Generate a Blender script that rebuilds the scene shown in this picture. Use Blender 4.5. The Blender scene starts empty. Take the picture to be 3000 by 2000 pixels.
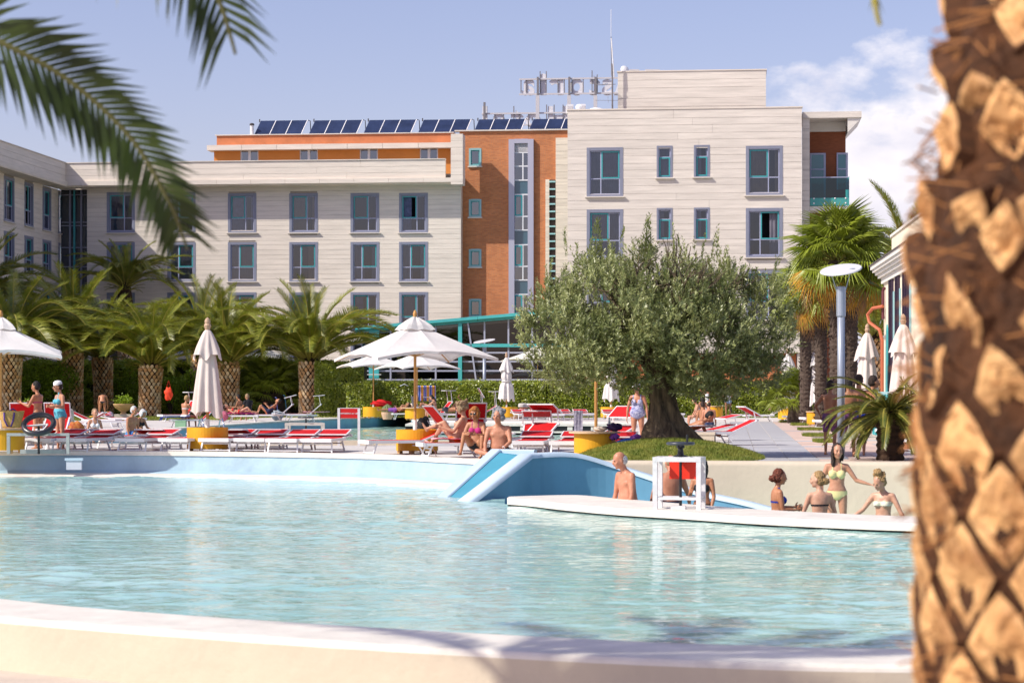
import bpy, math, random
import numpy as np
from mathutils import Vector, Matrix
from mathutils.geometry import tessellate_polygon
R = math.radians
SC = bpy.context.scene
COL = SC.collection

# ------------------------------------------------------------------ camera
EYE = 1.4; F = 6400.0; HZ = 1145.0          # eye height over the deck, focal length and horizon in photo pixels
cam = bpy.data.cameras.new('camera'); cam.lens = 76.8; cam.sensor_width = 36
cam.shift_y = (HZ - 1000.0) / 3000.0
cam.clip_start = 0.1; cam.clip_end = 6000
cam.dof.use_dof = True; cam.dof.focus_distance = 70; cam.dof.aperture_fstop = 3.9
camo = bpy.data.objects.new('camera', cam); COL.objects.link(camo)
camo.location = (0, 0, EYE); camo.rotation_euler = (R(90), 0, 0)
SC.camera = camo

# ------------------------------------------------------------------ sky and sun
SUN_EL = R(42); SUN = Vector((-math.cos(R(24)) * math.cos(SUN_EL), -math.sin(R(24)) * math.cos(SUN_EL), math.sin(SUN_EL)))
W = bpy.data.worlds.new('World'); SC.world = W; W.use_nodes = True
nt = W.node_tree; nt.nodes.clear()
def wn(t, **k):
    n = nt.nodes.new(t)
    for a, b in k.items(): setattr(n, a, b)
    return n
sky = wn('ShaderNodeTexSky', sky_type='NISHITA', sun_disc=False, sun_elevation=SUN_EL)
sky.sun_rotation = math.atan2(SUN.x, SUN.y)
sky.altitude = 100; sky.air_density = 1.0; sky.dust_density = 1.3; sky.ozone_density = 3.0
tc = wn('ShaderNodeTexCoord')
mp = wn('ShaderNodeMapping'); mp.inputs['Scale'].default_value = (1, 1, 1.7)
nz = wn('ShaderNodeTexNoise'); nz.inputs['Scale'].default_value = 13; nz.inputs['Detail'].default_value = 9; nz.inputs['Roughness'].default_value = 0.58
sep = wn('ShaderNodeSeparateXYZ')
def mth(op, a, b=None, clamp=False):
    n = wn('ShaderNodeMath', operation=op, use_clamp=clamp)
    for i, v in enumerate((a, b)):
        if v is None: continue
        if isinstance(v, (int, float)): n.inputs[i].default_value = v
        else: nt.links.new(v, n.inputs[i])
    return n.outputs[0]
nt.links.new(tc.outputs['Generated'], mp.inputs[0]); nt.links.new(mp.outputs[0], nz.inputs[0])
nt.links.new(tc.outputs['Generated'], sep.inputs[0])
# cumulus bank low over the right of the horizon: top edge by azimuth, broken up by noise
az = mth('DIVIDE', sep.outputs[0], sep.outputs[1])
el = sep.outputs[2]
top = mth('ADD', mth('MULTIPLY', mth('SUBTRACT', az, 0.12), 0.42), 0.116)
top = mth('MINIMUM', top, 0.132)
cl = mth('SUBTRACT', top, el)
cl = mth('ADD', mth('MULTIPLY', cl, 26.0), mth('MULTIPLY', mth('SUBTRACT', nz.outputs[0], 0.5), 4.2))
cl = mth('MULTIPLY', mth('ADD', cl, 0.4), 1.6, True)
front = mth('GREATER_THAN', sep.outputs[1], 0.0)
side = mth('MULTIPLY', mth('ADD', mth('SUBTRACT', az, 0.112), mth('MULTIPLY', mth('SUBTRACT', nz.outputs[0], 0.5), 0.08)), 45.0, True)
low = mth('MULTIPLY', mth('ADD', el, 0.02), 25.0, True)
cl = mth('MULTIPLY', mth('MULTIPLY', mth('MULTIPLY', cl, front), side), low)
nz2 = wn('ShaderNodeTexNoise'); nz2.inputs['Scale'].default_value = 30; nz2.inputs['Detail'].default_value = 6
nt.links.new(mp.outputs[0], nz2.inputs[0])
shade = wn('ShaderNodeMixRGB'); shade.inputs[1].default_value = (5.8, 5.6, 6.6, 1); shade.inputs[2].default_value = (8.6, 8.1, 8.2, 1)
sf = mth('ADD', mth('MULTIPLY', mth('SUBTRACT', el, 0.045), 9.0), mth('MULTIPLY', mth('SUBTRACT', nz2.outputs[0], 0.45), 2.2), True)
nt.links.new(sf, shade.inputs[0])
tint = wn('ShaderNodeMixRGB', blend_type='MULTIPLY'); tint.inputs[0].default_value = 1.0; tint.inputs[2].default_value = (1.42, 1.10, 1.16, 1)
nt.links.new(sky.outputs[0], tint.inputs[1])
mixc = wn('ShaderNodeMixRGB'); nt.links.new(mth('MULTIPLY', cl, 0.92), mixc.inputs[0])
nt.links.new(tint.outputs[0], mixc.inputs[1]); nt.links.new(shade.outputs[0], mixc.inputs[2])
bg = wn('ShaderNodeBackground'); bg.inputs[1].default_value = 0.122
nt.links.new(mixc.outputs[0], bg.inputs[0])
wo = wn('ShaderNodeOutputWorld'); nt.links.new(bg.outputs[0], wo.inputs[0])
sl = bpy.data.lights.new('sun', 'SUN'); sl.energy = 4.9; sl.angle = R(0.53); sl.color = (1.0, 0.94, 0.83)
so = bpy.data.objects.new('sun', sl); COL.objects.link(so)
so.rotation_euler = SUN.to_track_quat('Z', 'Y').to_euler()
SC.view_settings.view_transform = 'Standard'; SC.view_settings.look = 'None'
SC.view_settings.exposure = 0.14; SC.view_settings.gamma = 1
SC.cycles.max_bounces = 8; SC.cycles.diffuse_bounces = 3; SC.cycles.transparent_max_bounces = 16
try: SC.cycles.use_denoising = True
except Exception: pass

# ------------------------------------------------------------------ pixels of the photograph -> places
def P(x, y, Y): return Vector(((x - 1500) * Y / F, Y, EYE - (y - HZ) * Y / F))
def G(x, y, z=0.0):
    Y = F * (EYE - z) / (y - HZ)
    return Vector(((x - 1500) * Y / F, Y, z))
def GY(x, Y, z=0.0): return Vector(((x - 1500) * Y / F, Y, z))

# ------------------------------------------------------------------ materials
MATS = {}
def M(name, col, rough=0.6, var=0.0, scale=4.0, bump=0.0, bscale=30.0, metal=0.0, spec=0.4, obj=0.0,
      coords='Object', stretch=None, col2=None, trans=0.0, coat=0.0, detail=6):
    if name in MATS: return MATS[name]
    m = bpy.data.materials.new(name); m.use_nodes = True; t = m.node_tree
    b = t.nodes['Principled BSDF']
    b.inputs['Roughness'].default_value = rough; b.inputs['Metallic'].default_value = metal
    b.inputs['Specular IOR Level'].default_value = spec
    if coat: b.inputs['Coat Weight'].default_value = coat
    b.inputs['Base Color'].default_value = (*col, 1)
    vec = None
    if var or bump or col2 is not None:
        if coords == 'World':
            g = t.nodes.new('ShaderNodeNewGeometry'); vec = g.outputs['Position']
        else:
            g = t.nodes.new('ShaderNodeTexCoord'); vec = g.outputs['Object']
        if stretch:
            mp = t.nodes.new('ShaderNodeMapping'); mp.inputs['Scale'].default_value = stretch
            t.links.new(vec, mp.inputs[0]); vec = mp.outputs[0]
    out = None
    if var or col2 is not None:
        n = t.nodes.new('ShaderNodeTexNoise'); n.inputs['Scale'].default_value = scale; n.inputs['Detail'].default_value = detail
        n.inputs['Roughness'].default_value = 0.62
        t.links.new(vec, n.inputs[0])
        r = t.nodes.new('ShaderNodeValToRGB'); r.color_ramp.elements[0].position = 0.32; r.color_ramp.elements[1].position = 0.68
        a = col if col2 is not None else tuple(c * (1 - var) for c in col)
        c2 = col2 if col2 is not None else tuple(min(1, c * (1 + var)) for c in col)
        r.color_ramp.elements[0].color = (*a, 1); r.color_ramp.elements[1].color = (*c2, 1)
        t.links.new(n.outputs[0], r.inputs[0]); out = r.outputs[0]
    if obj:
        oi = t.nodes.new('ShaderNodeObjectInfo'); hs = t.nodes.new('ShaderNodeHueSaturation')
        mr = t.nodes.new('ShaderNodeMapRange'); mr.inputs[3].default_value = 1 - obj; mr.inputs[4].default_value = 1 + obj
        t.links.new(oi.outputs['Random'], mr.inputs[0]); t.links.new(mr.outputs[0], hs.inputs['Value'])
        if out is not None: t.links.new(out, hs.inputs['Color'])
        else: hs.inputs['Color'].default_value = (*col, 1)
        out = hs.outputs[0]
    if out is not None: t.links.new(out, b.inputs['Base Color'])
    if bump:
        n2 = t.nodes.new('ShaderNodeTexNoise'); n2.inputs['Scale'].default_value = bscale; n2.inputs['Detail'].default_value = 5
        t.links.new(vec, n2.inputs[0])
        bp = t.nodes.new('ShaderNodeBump'); bp.inputs['Strength'].default_value = min(1, bump); bp.inputs['Distance'].default_value = 0.03
        t.links.new(n2.outputs[0], bp.inputs['Height']); t.links.new(bp.outputs[0], b.inputs['Normal'])
    if trans:
        tr = t.nodes.new('ShaderNodeBsdfTranslucent'); mx = t.nodes.new('ShaderNodeMixShader'); mx.inputs[0].default_value = trans
        if out is not None: t.links.new(out, tr.inputs[0])
        else: tr.inputs[0].default_value = (*col, 1)
        t.links.new(b.outputs[0], mx.inputs[1]); t.links.new(tr.outputs[0], mx.inputs[2])
        t.links.new(mx.outputs[0], t.nodes['Material Output'].inputs[0])
    MATS[name] = m
    return m

def glass_mat(name, tint, refl=0.35, dark=None):
    """thin pane: tinted see-through plus a clear reflection"""
    if name in MATS: return MATS[name]
    m = bpy.data.materials.new(name); m.use_nodes = True; t = m.node_tree; t.nodes.clear()
    tr = t.nodes.new('ShaderNodeBsdfTransparent'); tr.inputs[0].default_value = (*tint, 1)
    gl = t.nodes.new('ShaderNodeBsdfGlossy'); gl.inputs[0].default_value = (0.9, 0.93, 1, 1); gl.inputs['Roughness'].default_value = 0.02
    n = t.nodes.new('ShaderNodeTexNoise'); n.inputs['Scale'].default_value = 1.1
    bp = t.nodes.new('ShaderNodeBump'); bp.inputs['Strength'].default_value = 0.12; bp.inputs['Distance'].default_value = 0.05
    t.links.new(n.outputs[0], bp.inputs['Height']); t.links.new(bp.outputs[0], gl.inputs['Normal'])
    fr = t.nodes.new('ShaderNodeFresnel'); fr.inputs[0].default_value = 1.5
    ad = t.nodes.new('ShaderNodeMath'); ad.operation = 'ADD'; ad.use_clamp = True; ad.inputs[1].default_value = refl
    mx = t.nodes.new('ShaderNodeMixShader'); o = t.nodes.new('ShaderNodeOutputMaterial')
    t.links.new(fr.outputs[0], ad.inputs[0]); t.links.new(ad.outputs[0], mx.inputs[0])
    t.links.new(tr.outputs[0], mx.inputs[1]); t.links.new(gl.outputs[0], mx.inputs[2]); t.links.new(mx.outputs[0], o.inputs[0])
    MATS[name] = m
    return m

# ------------------------------------------------------------------ mesh helpers
class MB:
    def __init__(s): s.v = []; s.f = []; s.m = []; s.cur = 0
    def add(s, vs, fs):
        o = len(s.v); s.v.extend([tuple(v) for v in vs])
        for f in fs: s.f.append(tuple(i + o for i in f)); s.m.append(s.cur)
        return s
    def box(s, x0, x1, y0, y1, z0, z1):
        vs = [(x, y, z) for z in (z0, z1) for y in (y0, y1) for x in (x0, x1)]
        return s.add(vs, [(0, 2, 3, 1), (4, 5, 7, 6), (0, 1, 5, 4), (2, 6, 7, 3), (0, 4, 6, 2), (1, 3, 7, 5)])
    def bar(s, a, b, w, h=None, up=(0, 0, 1)):
        a = Vector(a); b = Vector(b); h = h or w; d = (b - a).normalized(); up = Vector(up)
        if abs(d.dot(up)) > 0.98: up = Vector((0, 1, 0))
        x = d.cross(up).normalized(); y = x.cross(d).normalized(); vs = []
        for p in (a, b):
            for i, j in ((-1, -1), (1, -1), (1, 1), (-1, 1)): vs.append(p + x * (i * w / 2) + y * (j * h / 2))
        return s.add(vs, [(0, 3, 2, 1), (4, 5, 6, 7), (0, 1, 5, 4), (1, 2, 6, 5), (2, 3, 7, 6), (3, 0, 4, 7)])
    def tube(s, pts, rad, n=8, caps=True, close=False):
        pts = [Vector(p) for p in pts]; k = len(pts)
        if not hasattr(rad, '__len__'): rad = [rad] * k
        vs = []; prev = None
        for i, p in enumerate(pts):
            if close: d = pts[(i + 1) % k] - pts[i - 1]
            else: d = pts[min(i + 1, k - 1)] - pts[max(i - 1, 0)]
            d.normalize()
            if prev is None: a = Vector((0, 0, 1)) if abs(d.z) < 0.9 else Vector((1, 0, 0))
            else: a = prev
            x = (a - d * a.dot(d)).normalized(); y = d.cross(x); prev = x
            for j in range(n):
                t = 2 * math.pi * j / n; vs.append(p + x * (math.cos(t) * rad[i]) + y * (math.sin(t) * rad[i]))
        fs = []
        for i in range(k if close else k - 1):
            i2 = (i + 1) % k
            for j in range(n):
                j2 = (j + 1) % n; fs.append((i * n + j, i * n + j2, i2 * n + j2, i2 * n + j))
        if caps and not close: fs.append(tuple(range(n - 1, -1, -1))); fs.append(tuple((k - 1) * n + j for j in range(n)))
        return s.add(vs, fs)
    def lathe(s, prof, n=24, c=(0, 0, 0), caps=True, sx=1.0, sy=1.0):
        vs = []; k = len(prof)
        for r, z in prof:
            for j in range(n):
                t = 2 * math.pi * j / n; vs.append((c[0] + r * math.cos(t) * sx, c[1] + r * math.sin(t) * sy, c[2] + z))
        fs = [(i * n + j, i * n + (j + 1) % n, (i + 1) * n + (j + 1) % n, (i + 1) * n + j) for i in range(k - 1) for j in range(n)]
        if caps: fs.append(tuple(range(n - 1, -1, -1))); fs.append(tuple((k - 1) * n + j for j in range(n)))
        return s.add(vs, fs)
    def ell(s, c, r, n=12, k=8, axes=None):
        c = Vector(c); ax = axes or (Vector((1, 0, 0)), Vector((0, 1, 0)), Vector((0, 0, 1)))
        vs = [c - ax[2] * r[2]]
        for i in range(1, k):
            p = -math.pi / 2 + math.pi * i / k
            for j in range(n):
                t = 2 * math.pi * j / n
                vs.append(c + ax[0] * (r[0] * math.cos(p) * math.cos(t)) + ax[1] * (r[1] * math.cos(p) * math.sin(t)) + ax[2] * (r[2] * math.sin(p)))
        vs.append(c + ax[2] * r[2]); fs = []
        for j in range(n):
            j2 = (j + 1) % n; fs.append((0, 1 + j2, 1 + j))
            for i in range(k - 2): a = 1 + i * n; fs.append((a + j, a + j2, a + n + j2, a + n + j))
            fs.append((1 + (k - 2) * n + j, 1 + (k - 2) * n + j2, len(vs) - 1))
        return s.add(vs, fs)
    def prism(s, poly, z0, z1):
        n = len(poly); vs = [(x, y, z0) for x, y in poly] + [(x, y, z1) for x, y in poly]
        return s.add(vs, [tuple(range(n - 1, -1, -1)), tuple(range(n, 2 * n))] + [(i, (i + 1) % n, n + (i + 1) % n, n + i) for i in range(n)])
    def quad(s, a, b, c, d): return s.add([a, b, c, d], [(0, 1, 2, 3)])
    def mesh(s, name, mats, smooth=False):
        me = bpy.data.meshes.new(name); me.from_pydata(s.v, [], s.f)
        for m in (mats if isinstance(mats, (list, tuple)) else [mats]): me.materials.append(m)
        if isinstance(mats, (list, tuple)) and len(mats) > 1: me.polygons.foreach_set('material_index', s.m)
        if smooth: me.polygons.foreach_set('use_smooth', [True] * len(s.f))
        me.update(); return me
    def build(s, name, mats, parent=None, smooth=False):
        return put(name, s.mesh(name, mats, smooth), parent)

def put(name, me, parent=None, loc=None, rot=None, scale=None):
    o = bpy.data.objects.new(name, me); COL.objects.link(o)
    if parent: o.parent = parent
    if loc is not None: o.location = loc
    if rot is not None: o.rotation_euler = rot
    if scale is not None: o.scale = scale
    return o
def tag(o, label=None, cat=None, group=None, kind=None):
    if label: o['label'] = label
    if cat: o['category'] = cat
    if group: o['group'] = group
    if kind: o['kind'] = kind
    return o
def thing(name, label, cat, loc=(0, 0, 0), rz=0.0, group=None, tilt=None):
    o = bpy.data.objects.new(name, None); COL.objects.link(o); o.empty_display_size = 0.2
    o.location = loc; o.rotation_euler = (tilt[0], tilt[1], rz) if tilt else (0, 0, rz)
    return tag(o, label, cat, group)
def struct(o): o['kind'] = 'structure'; return o
def stuff(o): o['kind'] = 'stuff'; return o
def dup(root, loc, rz, label=None, group=None):
    r = root.copy(); COL.objects.link(r); r.location = loc; r.rotation_euler = (root.rotation_euler[0], root.rotation_euler[1], rz)
    if label: r['label'] = label
    if group: r['group'] = group
    for ch in list(root.children):
        c = ch.copy(); COL.objects.link(c); c.parent = r
        for g in list(ch.children):
            d = g.copy(); COL.objects.link(d); d.parent = c
    return r
def np_mesh(name, V, Fq, mat, smooth=False):
    """mesh from numpy arrays; Fq is (n,3) or (n,4)"""
    me = bpy.data.meshes.new(name); n, k = Fq.shape
    me.vertices.add(len(V)); me.vertices.foreach_set('co', np.asarray(V, dtype=np.float32).ravel())
    me.loops.add(n * k); me.loops.foreach_set('vertex_index', Fq.astype(np.int32).ravel())
    me.polygons.add(n); me.polygons.foreach_set('loop_start', np.arange(0, n * k, k, dtype=np.int32))
    for m in (mat if isinstance(mat, (list, tuple)) else [mat]): me.materials.append(m)
    if smooth: me.polygons.foreach_set('use_smooth', np.ones(n, dtype=bool))
    me.update(calc_edges=True); return me
def sheet(name, outer, holes, z, mat, kind='structure'):
    polys = [[Vector((x, y, 0)) for x, y in outer]] + [[Vector((x, y, 0)) for x, y in h] for h in holes]
    flat = [(p.x, p.y, z) for q in polys for p in q]
    tris = tessellate_polygon(polys)
    me = bpy.data.meshes.new(name)
    fs = []
    for a, b, c in tris:
        A, B, Cc = flat[a], flat[b], flat[c]
        cr = (B[0] - A[0]) * (Cc[1] - A[1]) - (B[1] - A[1]) * (Cc[0] - A[0])
        fs.append((a, b, c) if cr > 0 else (a, c, b))
    me.from_pydata(flat, [], fs); me.materials.append(mat); me.update()
    o = put(name, me); o['kind'] = kind; return o
RNG = np.random.default_rng(7)
random.seed(11)

# common materials
trav = M('travertine', (0.71, 0.64, 0.56), 0.75, var=0.09, scale=1.1, stretch=(0.5, 0.5, 6), coords='World', obj=0.03, bump=0.25, bscale=5)
trav_grey = M('travertine_grey', (0.66, 0.605, 0.54), 0.75, var=0.12, scale=1.0, stretch=(0.45, 0.45, 6), coords='World', obj=0.04, bump=0.25, bscale=5)
trav_warm = M('travertine_warm', (0.76, 0.66, 0.52), 0.75, var=0.12, scale=1.2, stretch=(0.5, 0.5, 6), coords='World', obj=0.05)
joint = M('joint_shadow_gap', (0.36, 0.31, 0.26), 0.9)
lilac = M('lilac_grey_metal', (0.22, 0.235, 0.31), 0.45, var=0.06)
lilac_l = M('pale_lilac_frame', (0.36, 0.38, 0.52), 0.4)
teal_f = M('teal_frame', (0.05, 0.33, 0.35), 0.4)
teal_b = M('teal_beam', (0.07, 0.42, 0.46), 0.4, var=0.08)
curtain_m = M('curtain', (0.17, 0.16, 0.20), 0.8, var=0.25, scale=0.9, coords='World')
curtain_w = M('curtain_tan', (0.26, 0.17, 0.10), 0.8, var=0.35, scale=0.9, coords='World')
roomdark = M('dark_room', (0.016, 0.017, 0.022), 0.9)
glass = glass_mat('window_glass', (0.58, 0.64, 0.72), 0.06)
glass_d = glass_mat('dark_glass', (0.35, 0.42, 0.47), 0.16)
white_m = M('white_metal', (0.74, 0.74, 0.76), 0.35, var=0.04)
red_f = M('red_fabric', (0.62, 0.008, 0.012), 0.75, var=0.12, scale=9, bump=0.1, bscale=200, trans=0.22)
yellow = M('yellow_paint', (0.72, 0.36, 0.012), 0.5, var=0.10, scale=2, bump=0.05)
wood = M('pine_wood', (0.50, 0.30, 0.13), 0.6, var=0.2, scale=3, stretch=(1, 1, 0.3))
wood_p = M('plywood_top', (0.60, 0.42, 0.26), 0.6, var=0.12, scale=4)
canvas = M('canvas', (0.78, 0.76, 0.74), 0.85, var=0.04, scale=3, bump=0.15, bscale=12, trans=0.25)
canvas_p = M('pinkish_canvas', (0.70, 0.60, 0.55), 0.9, var=0.05, scale=3, bump=0.2, bscale=8, trans=0.12)
# ================================================================== GROUND, POOLS
deck_m = M('deck_concrete', (0.56, 0.53, 0.50), 0.8, var=0.08, scale=0.6, bump=0.15, bscale=12, coords='World')
ground_m = M('near_paving', (0.55, 0.47, 0.40), 0.85, var=0.1, scale=1.5, bump=0.2)
cream = M('cream_plaster', (0.58, 0.50, 0.385), 0.8, var=0.05, scale=1.2, bump=0.25, bscale=9, coords='World')
rimw = M('white_rim_paint', (0.72, 0.675, 0.60), 0.6, var=0.12, scale=2.4, bump=0.2, bscale=10, coords='World')
bluep = M('blue_pool_paint', (0.33, 0.47, 0.56), 0.6, var=0.13, scale=1.3, bump=0.5, bscale=6, coords='World')
bluep_d = M('blue_ramp_paint', (0.06, 0.29, 0.40), 0.55, var=0.06, scale=1.2, coords='World')
bluep_f = M('blue_paint_shaded', (0.12, 0.29, 0.43), 0.6, var=0.12, scale=0.8, coords='World')  # same paint as the coping, darkened so the colour carries the face's shade
cop_b = M('pale_blue_coping', (0.50, 0.62, 0.73), 0.55, var=0.04, scale=2, coords='World')
EDGE = [(-900, 1330), (-300, 1327), (0, 1325.5), (250, 1324.5), (500, 1326), (700, 1328), (950, 1332), (1150, 1337), (1300, 1345), (1400, 1350), (1500, 1354)]
edge = [G(x, y) for x, y in EDGE]
def smooth_curve(pts, n=6):
    out = []
    for i in range(len(pts) - 1):
        p0 = pts[max(i - 1, 0)]; p1 = pts[i]; p2 = pts[i + 1]; p3 = pts[min(i + 2, len(pts) - 1)]
        for k in range(n):
            t = k / n
            out.append(0.5 * ((2 * p1) + (p2 - p0) * t + (2 * p0 - 5 * p1 + 4 * p2 - p3) * t * t + (3 * p1 - p0 - 3 * p2 + p3) * t ** 3))
    out.append(pts[-1]); return out
edge = smooth_curve(edge)
front = [(p.x, p.y) for p in edge] + [(0.6, 42.75), (1.2, 42.5)] + [(GY(x, 42.3).x, 42.3) for x in (1800, 2300, 2700)] + [(20, 42.3)]
POOL2 = [(215, 1303), (255, 1287), (330, 1272), (450, 1262), (640, 1247), (800, 1236), (1000, 1226), (1203, 1219.5), (1207, 1233), (1500, 1237), (2000, 1240), (2060, 1246), (2040, 1262), (1950, 1285), (1850, 1299), (1700, 1300), (1400, 1299), (1100, 1297), (800, 1295), (500, 1297), (330, 1302)]
pool2 = [(G(x, y).x, G(x, y).y) for x, y in POOL2]
outer = front + [(900, 30), (900, 3000), (-900, 3000), (-900, 60)]
sheet('deck', outer, [pool2], 0.0, deck_m)
# second pool: walls, coping, water
bm = MB(); n = len(pool2)
for i in range(n):
    a = pool2[i]; b = pool2[(i + 1) % n]
    bm.quad((*a, -0.02), (*b, -0.02), (*b, -1.4), (*a, -1.4))
struct(bm.build('pool_wall', M('blue_tile_wall', (0.17, 0.42, 0.55), 0.5, var=0.08, scale=2, coords='World')))
cxy = (sum(p[0] for p in pool2) / n, sum(p[1] for p in pool2) / n)
bm = MB()
def offs(poly, d):
    out = []
    for i in range(len(poly)):
        a = Vector(poly[i - 1]); b = Vector(poly[i]); c = Vector(poly[(i + 1) % len(poly)])
        n1 = (b - a).normalized(); n2 = (c - b).normalized(); t = (n1 + n2)
        t = t.normalized() if t.length > 1e-3 else n1
        out.append((b.x - t.y * d * sg, b.y + t.x * d * sg))
    return out
area = sum(pool2[i - 1][0] * pool2[i][1] - pool2[i][0] * pool2[i - 1][1] for i in range(n))
sg = 1 if area < 0 else -1
po = offs(pool2, 0.45)
for i in range(n):
    a, b, c, d = pool2[i], pool2[(i + 1) % n], po[(i + 1) % n], po[i]
    bm.add([(*a, 0.035), (*b, 0.035), (*c, 0.035), (*d, 0.035), (*a, -0.06), (*b, -0.06), (*c, -0.02), (*d, -0.02)], [(0, 1, 2, 3), (0, 4, 5, 1), (3, 2, 6, 7)])
struct(bm.build('pool_coping', rimw))
# raised kerb on the near side
kp = [G(x, 1302.5) for x in (770, 900, 1050, 1170, 1300, 1500, 1700, 1800)]
bm = MB()
for a, b in zip(kp, kp[1:]): bm.box(a.x, b.x, a.y - 0.5, a.y, -0.01, 0.12)
struct(bm.build('kerb', cream))

def water_mat(name, c1, c2, bs, rough=0.03):
    m = M(name, c1, rough, spec=0.5, col2=c2, scale=0.55, coords='World', stretch=(0.6, 1, 1))
    t = m.node_tree; b = t.nodes['Principled BSDF']; b.inputs['IOR'].default_value = 1.33
    g = t.nodes.new('ShaderNodeNewGeometry'); n = t.nodes.new('ShaderNodeTexNoise'); n.inputs['Scale'].default_value = 3.6; n.inputs['Detail'].default_value = 4
    n.inputs['Distortion'].default_value = 0.8
    mp = t.nodes.new('ShaderNodeMapping'); mp.inputs['Scale'].default_value = (0.8, 1.2, 1)
    bp = t.nodes.new('ShaderNodeBump'); bp.inputs['Strength'].default_value = bs; bp.inputs['Distance'].default_value = 0.1
    t.links.new(g.outputs['Position'], mp.inputs[0]); t.links.new(mp.outputs[0], n.inputs[0]); t.links.new(n.outputs[0], bp.inputs['Height']); t.links.new(bp.outputs[0], b.inputs['Normal'])
    return m
water1 = water_mat('pool_water', (0.30, 0.58, 0.535), (0.44, 0.67, 0.61), 0.19)
WZ = -0.50; RIMZ = -0.37
# near wall of the front pool: front edge points from the photograph, thickness 1 m
NW = [(-6000 / F * 0 - 7.5, 20.6), (-5.6, 18.9), (-4.13, 17.6), (-1.9, 16.2), (0, 15.25), (1.3, 14.75), (2.6, 14.5), (4.5, 14.6), (8, 15.6)]
nwf = smooth_curve([Vector((x, y, 0)) * 0.975 for x, y in NW], 8)
def norm2(c, i):
    d = c[min(i + 1, len(c) - 1)] - c[max(i - 1, 0)]; d.normalize(); return Vector((-d.y, d.x, 0))
nwb = [p + norm2(nwf, i) * 0.95 for i, p in enumerate(nwf)]
def sweep(front, back, prof_front, zt, zb, r=0.05):
    """wall with a rounded front edge: list of cross section columns"""
    bm = MB(); rows = []
    for p, q in zip(front, back):
        d = (q - p).normalized()
        rows.append([Vector((p.x, p.y, zb)), Vector((p.x, p.y, zt - r))] + [p + d * (r * (1 - math.cos(a))) + Vector((0, 0, zt - r + r * math.sin(a))) for a in (0.5, 1.0, 1.57)]
                    + [q - d * (r * (1 - math.cos(a))) + Vector((0, 0, zt - r + r * math.sin(a))) for a in (1.57, 1.0, 0.5)] + [Vector((q.x, q.y, zt - r)), Vector((q.x, q.y, zb))])
    return rows
def skin_rows(rows, matidx=None):
    bm = MB(); k = len(rows[0])
    vs = [v for r in rows for v in r]; o = 0
    bm.v = [tuple(v) for v in vs]
    for i in range(len(rows) - 1):
        for j in range(k - 1):
            bm.f.append((i * k + j, (i + 1) * k + j, (i + 1) * k + j + 1, i * k + j + 1)); bm.m.append(matidx[j] if matidx else 0)
    bm.f.append(tuple(range(k))); bm.m.append(0)
    bm.f.append(tuple((len(rows) - 1) * k + j for j in range(k - 1, -1, -1))); bm.m.append(0)
    return bm
rows = sweep(nwf, nwb, None, RIMZ, -1.1, 0.05)
nearwall = skin_rows(rows, [0, 1, 1, 1, 1, 1, 1, 1, 0]).build('pool_rim_wall', [cream, rimw], smooth=False)
tag(nearwall, 'long cream curved pool wall with a broad white rim in front of the water', 'wall')
# near ground
sheet('ground', [(-60, -60), (60, -60), (60, 15.8), (8, 15.9)] + [(p.x, p.y + 0.1) for p in reversed(nwf)] + [(-60, 24)], [], -0.79, ground_m)
sheet('pool_floor', [(-40, 14), (40, 14), (40, 50.5), (-40, 50.5)], [], -1.7, bluep)
# front pool water with real waves
def wave_h(X, Y, waves):
    h = np.zeros_like(X)
    for lx, ly, a, ph in waves: h += a * np.sin(X * lx + Y * ly + ph)
    return h
rw = np.random.default_rng(3)
waves = []
for lam, cnt in ((2.2, 2), (1.3, 3), (0.8, 7), (0.5, 12), (0.33, 14), (.24, 8)):
    for _ in range(cnt):
        th = rw.normal(1.45, 0.65); k = 2 * math.pi / (lam * rw.uniform(0.8, 1.25))
        waves.append((k * math.cos(th), k * math.sin(th), lam * 0.0026, rw.uniform(0, 6.28)))
xs = np.arange(-15, 13, 0.085); ys = np.arange(14.2, 48.5, 0.085)
X, Y = np.meshgrid(xs, ys)
mask_amp = 0.55 + 0.45 * np.sin(X * 0.5 + Y * 0.31) * np.sin(Y * 0.42 - X * 0.23 + 1)
Z = WZ + wave_h(X, Y, waves) * mask_amp
nwx = np.array([p.x for p in nwf]); nwy = np.array([p.y for p in nwf]) + 0.35
RF = [(1486, 1458), (1560, 1464), (1650, 1474), (1800, 1487), (2000, 1499), (2200, 1512), (2400, 1522), (2670, 1532), (3100, 1540)]
RB = [(1492, 1453.5), (1560, 1451), (1690, 1449), (1800, 1458), (2000, 1474), (2200, 1489), (2400, 1500), (2670, 1511), (3100, 1519)]
rf = smooth_curve([G(x, y, RIMZ) for x, y in RF], 5); rb = smooth_curve([G(x, y, RIMZ) for x, y in RB], 5)
for p in rf + rb: p.z = 0
keep = (Y > np.interp(X, nwx, nwy)) & ~((X > rb[0].x) & (Y > np.interp(X, [p.x for p in rb], [p.y for p in rb]) - .15))
idx = np.arange(X.size).reshape(X.shape)
q = np.stack([idx[:-1, :-1], idx[:-1, 1:], idx[1:, 1:], idx[1:, :-1]], -1).reshape(-1, 4)
q = q[keep.ravel()[q].all(1)]
struct(put('pool_water', np_mesh('pool_water', np.stack([X, Y, Z], -1).reshape(-1, 3), q, water1, True)))
struct(put('channel_water', MB().quad((-.5, 31, -1.0), (30, 26, -1.0), (30, 42.5, -1.0), (-.5, 42.5, -1.0)).mesh('channel_water', water1)))
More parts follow.
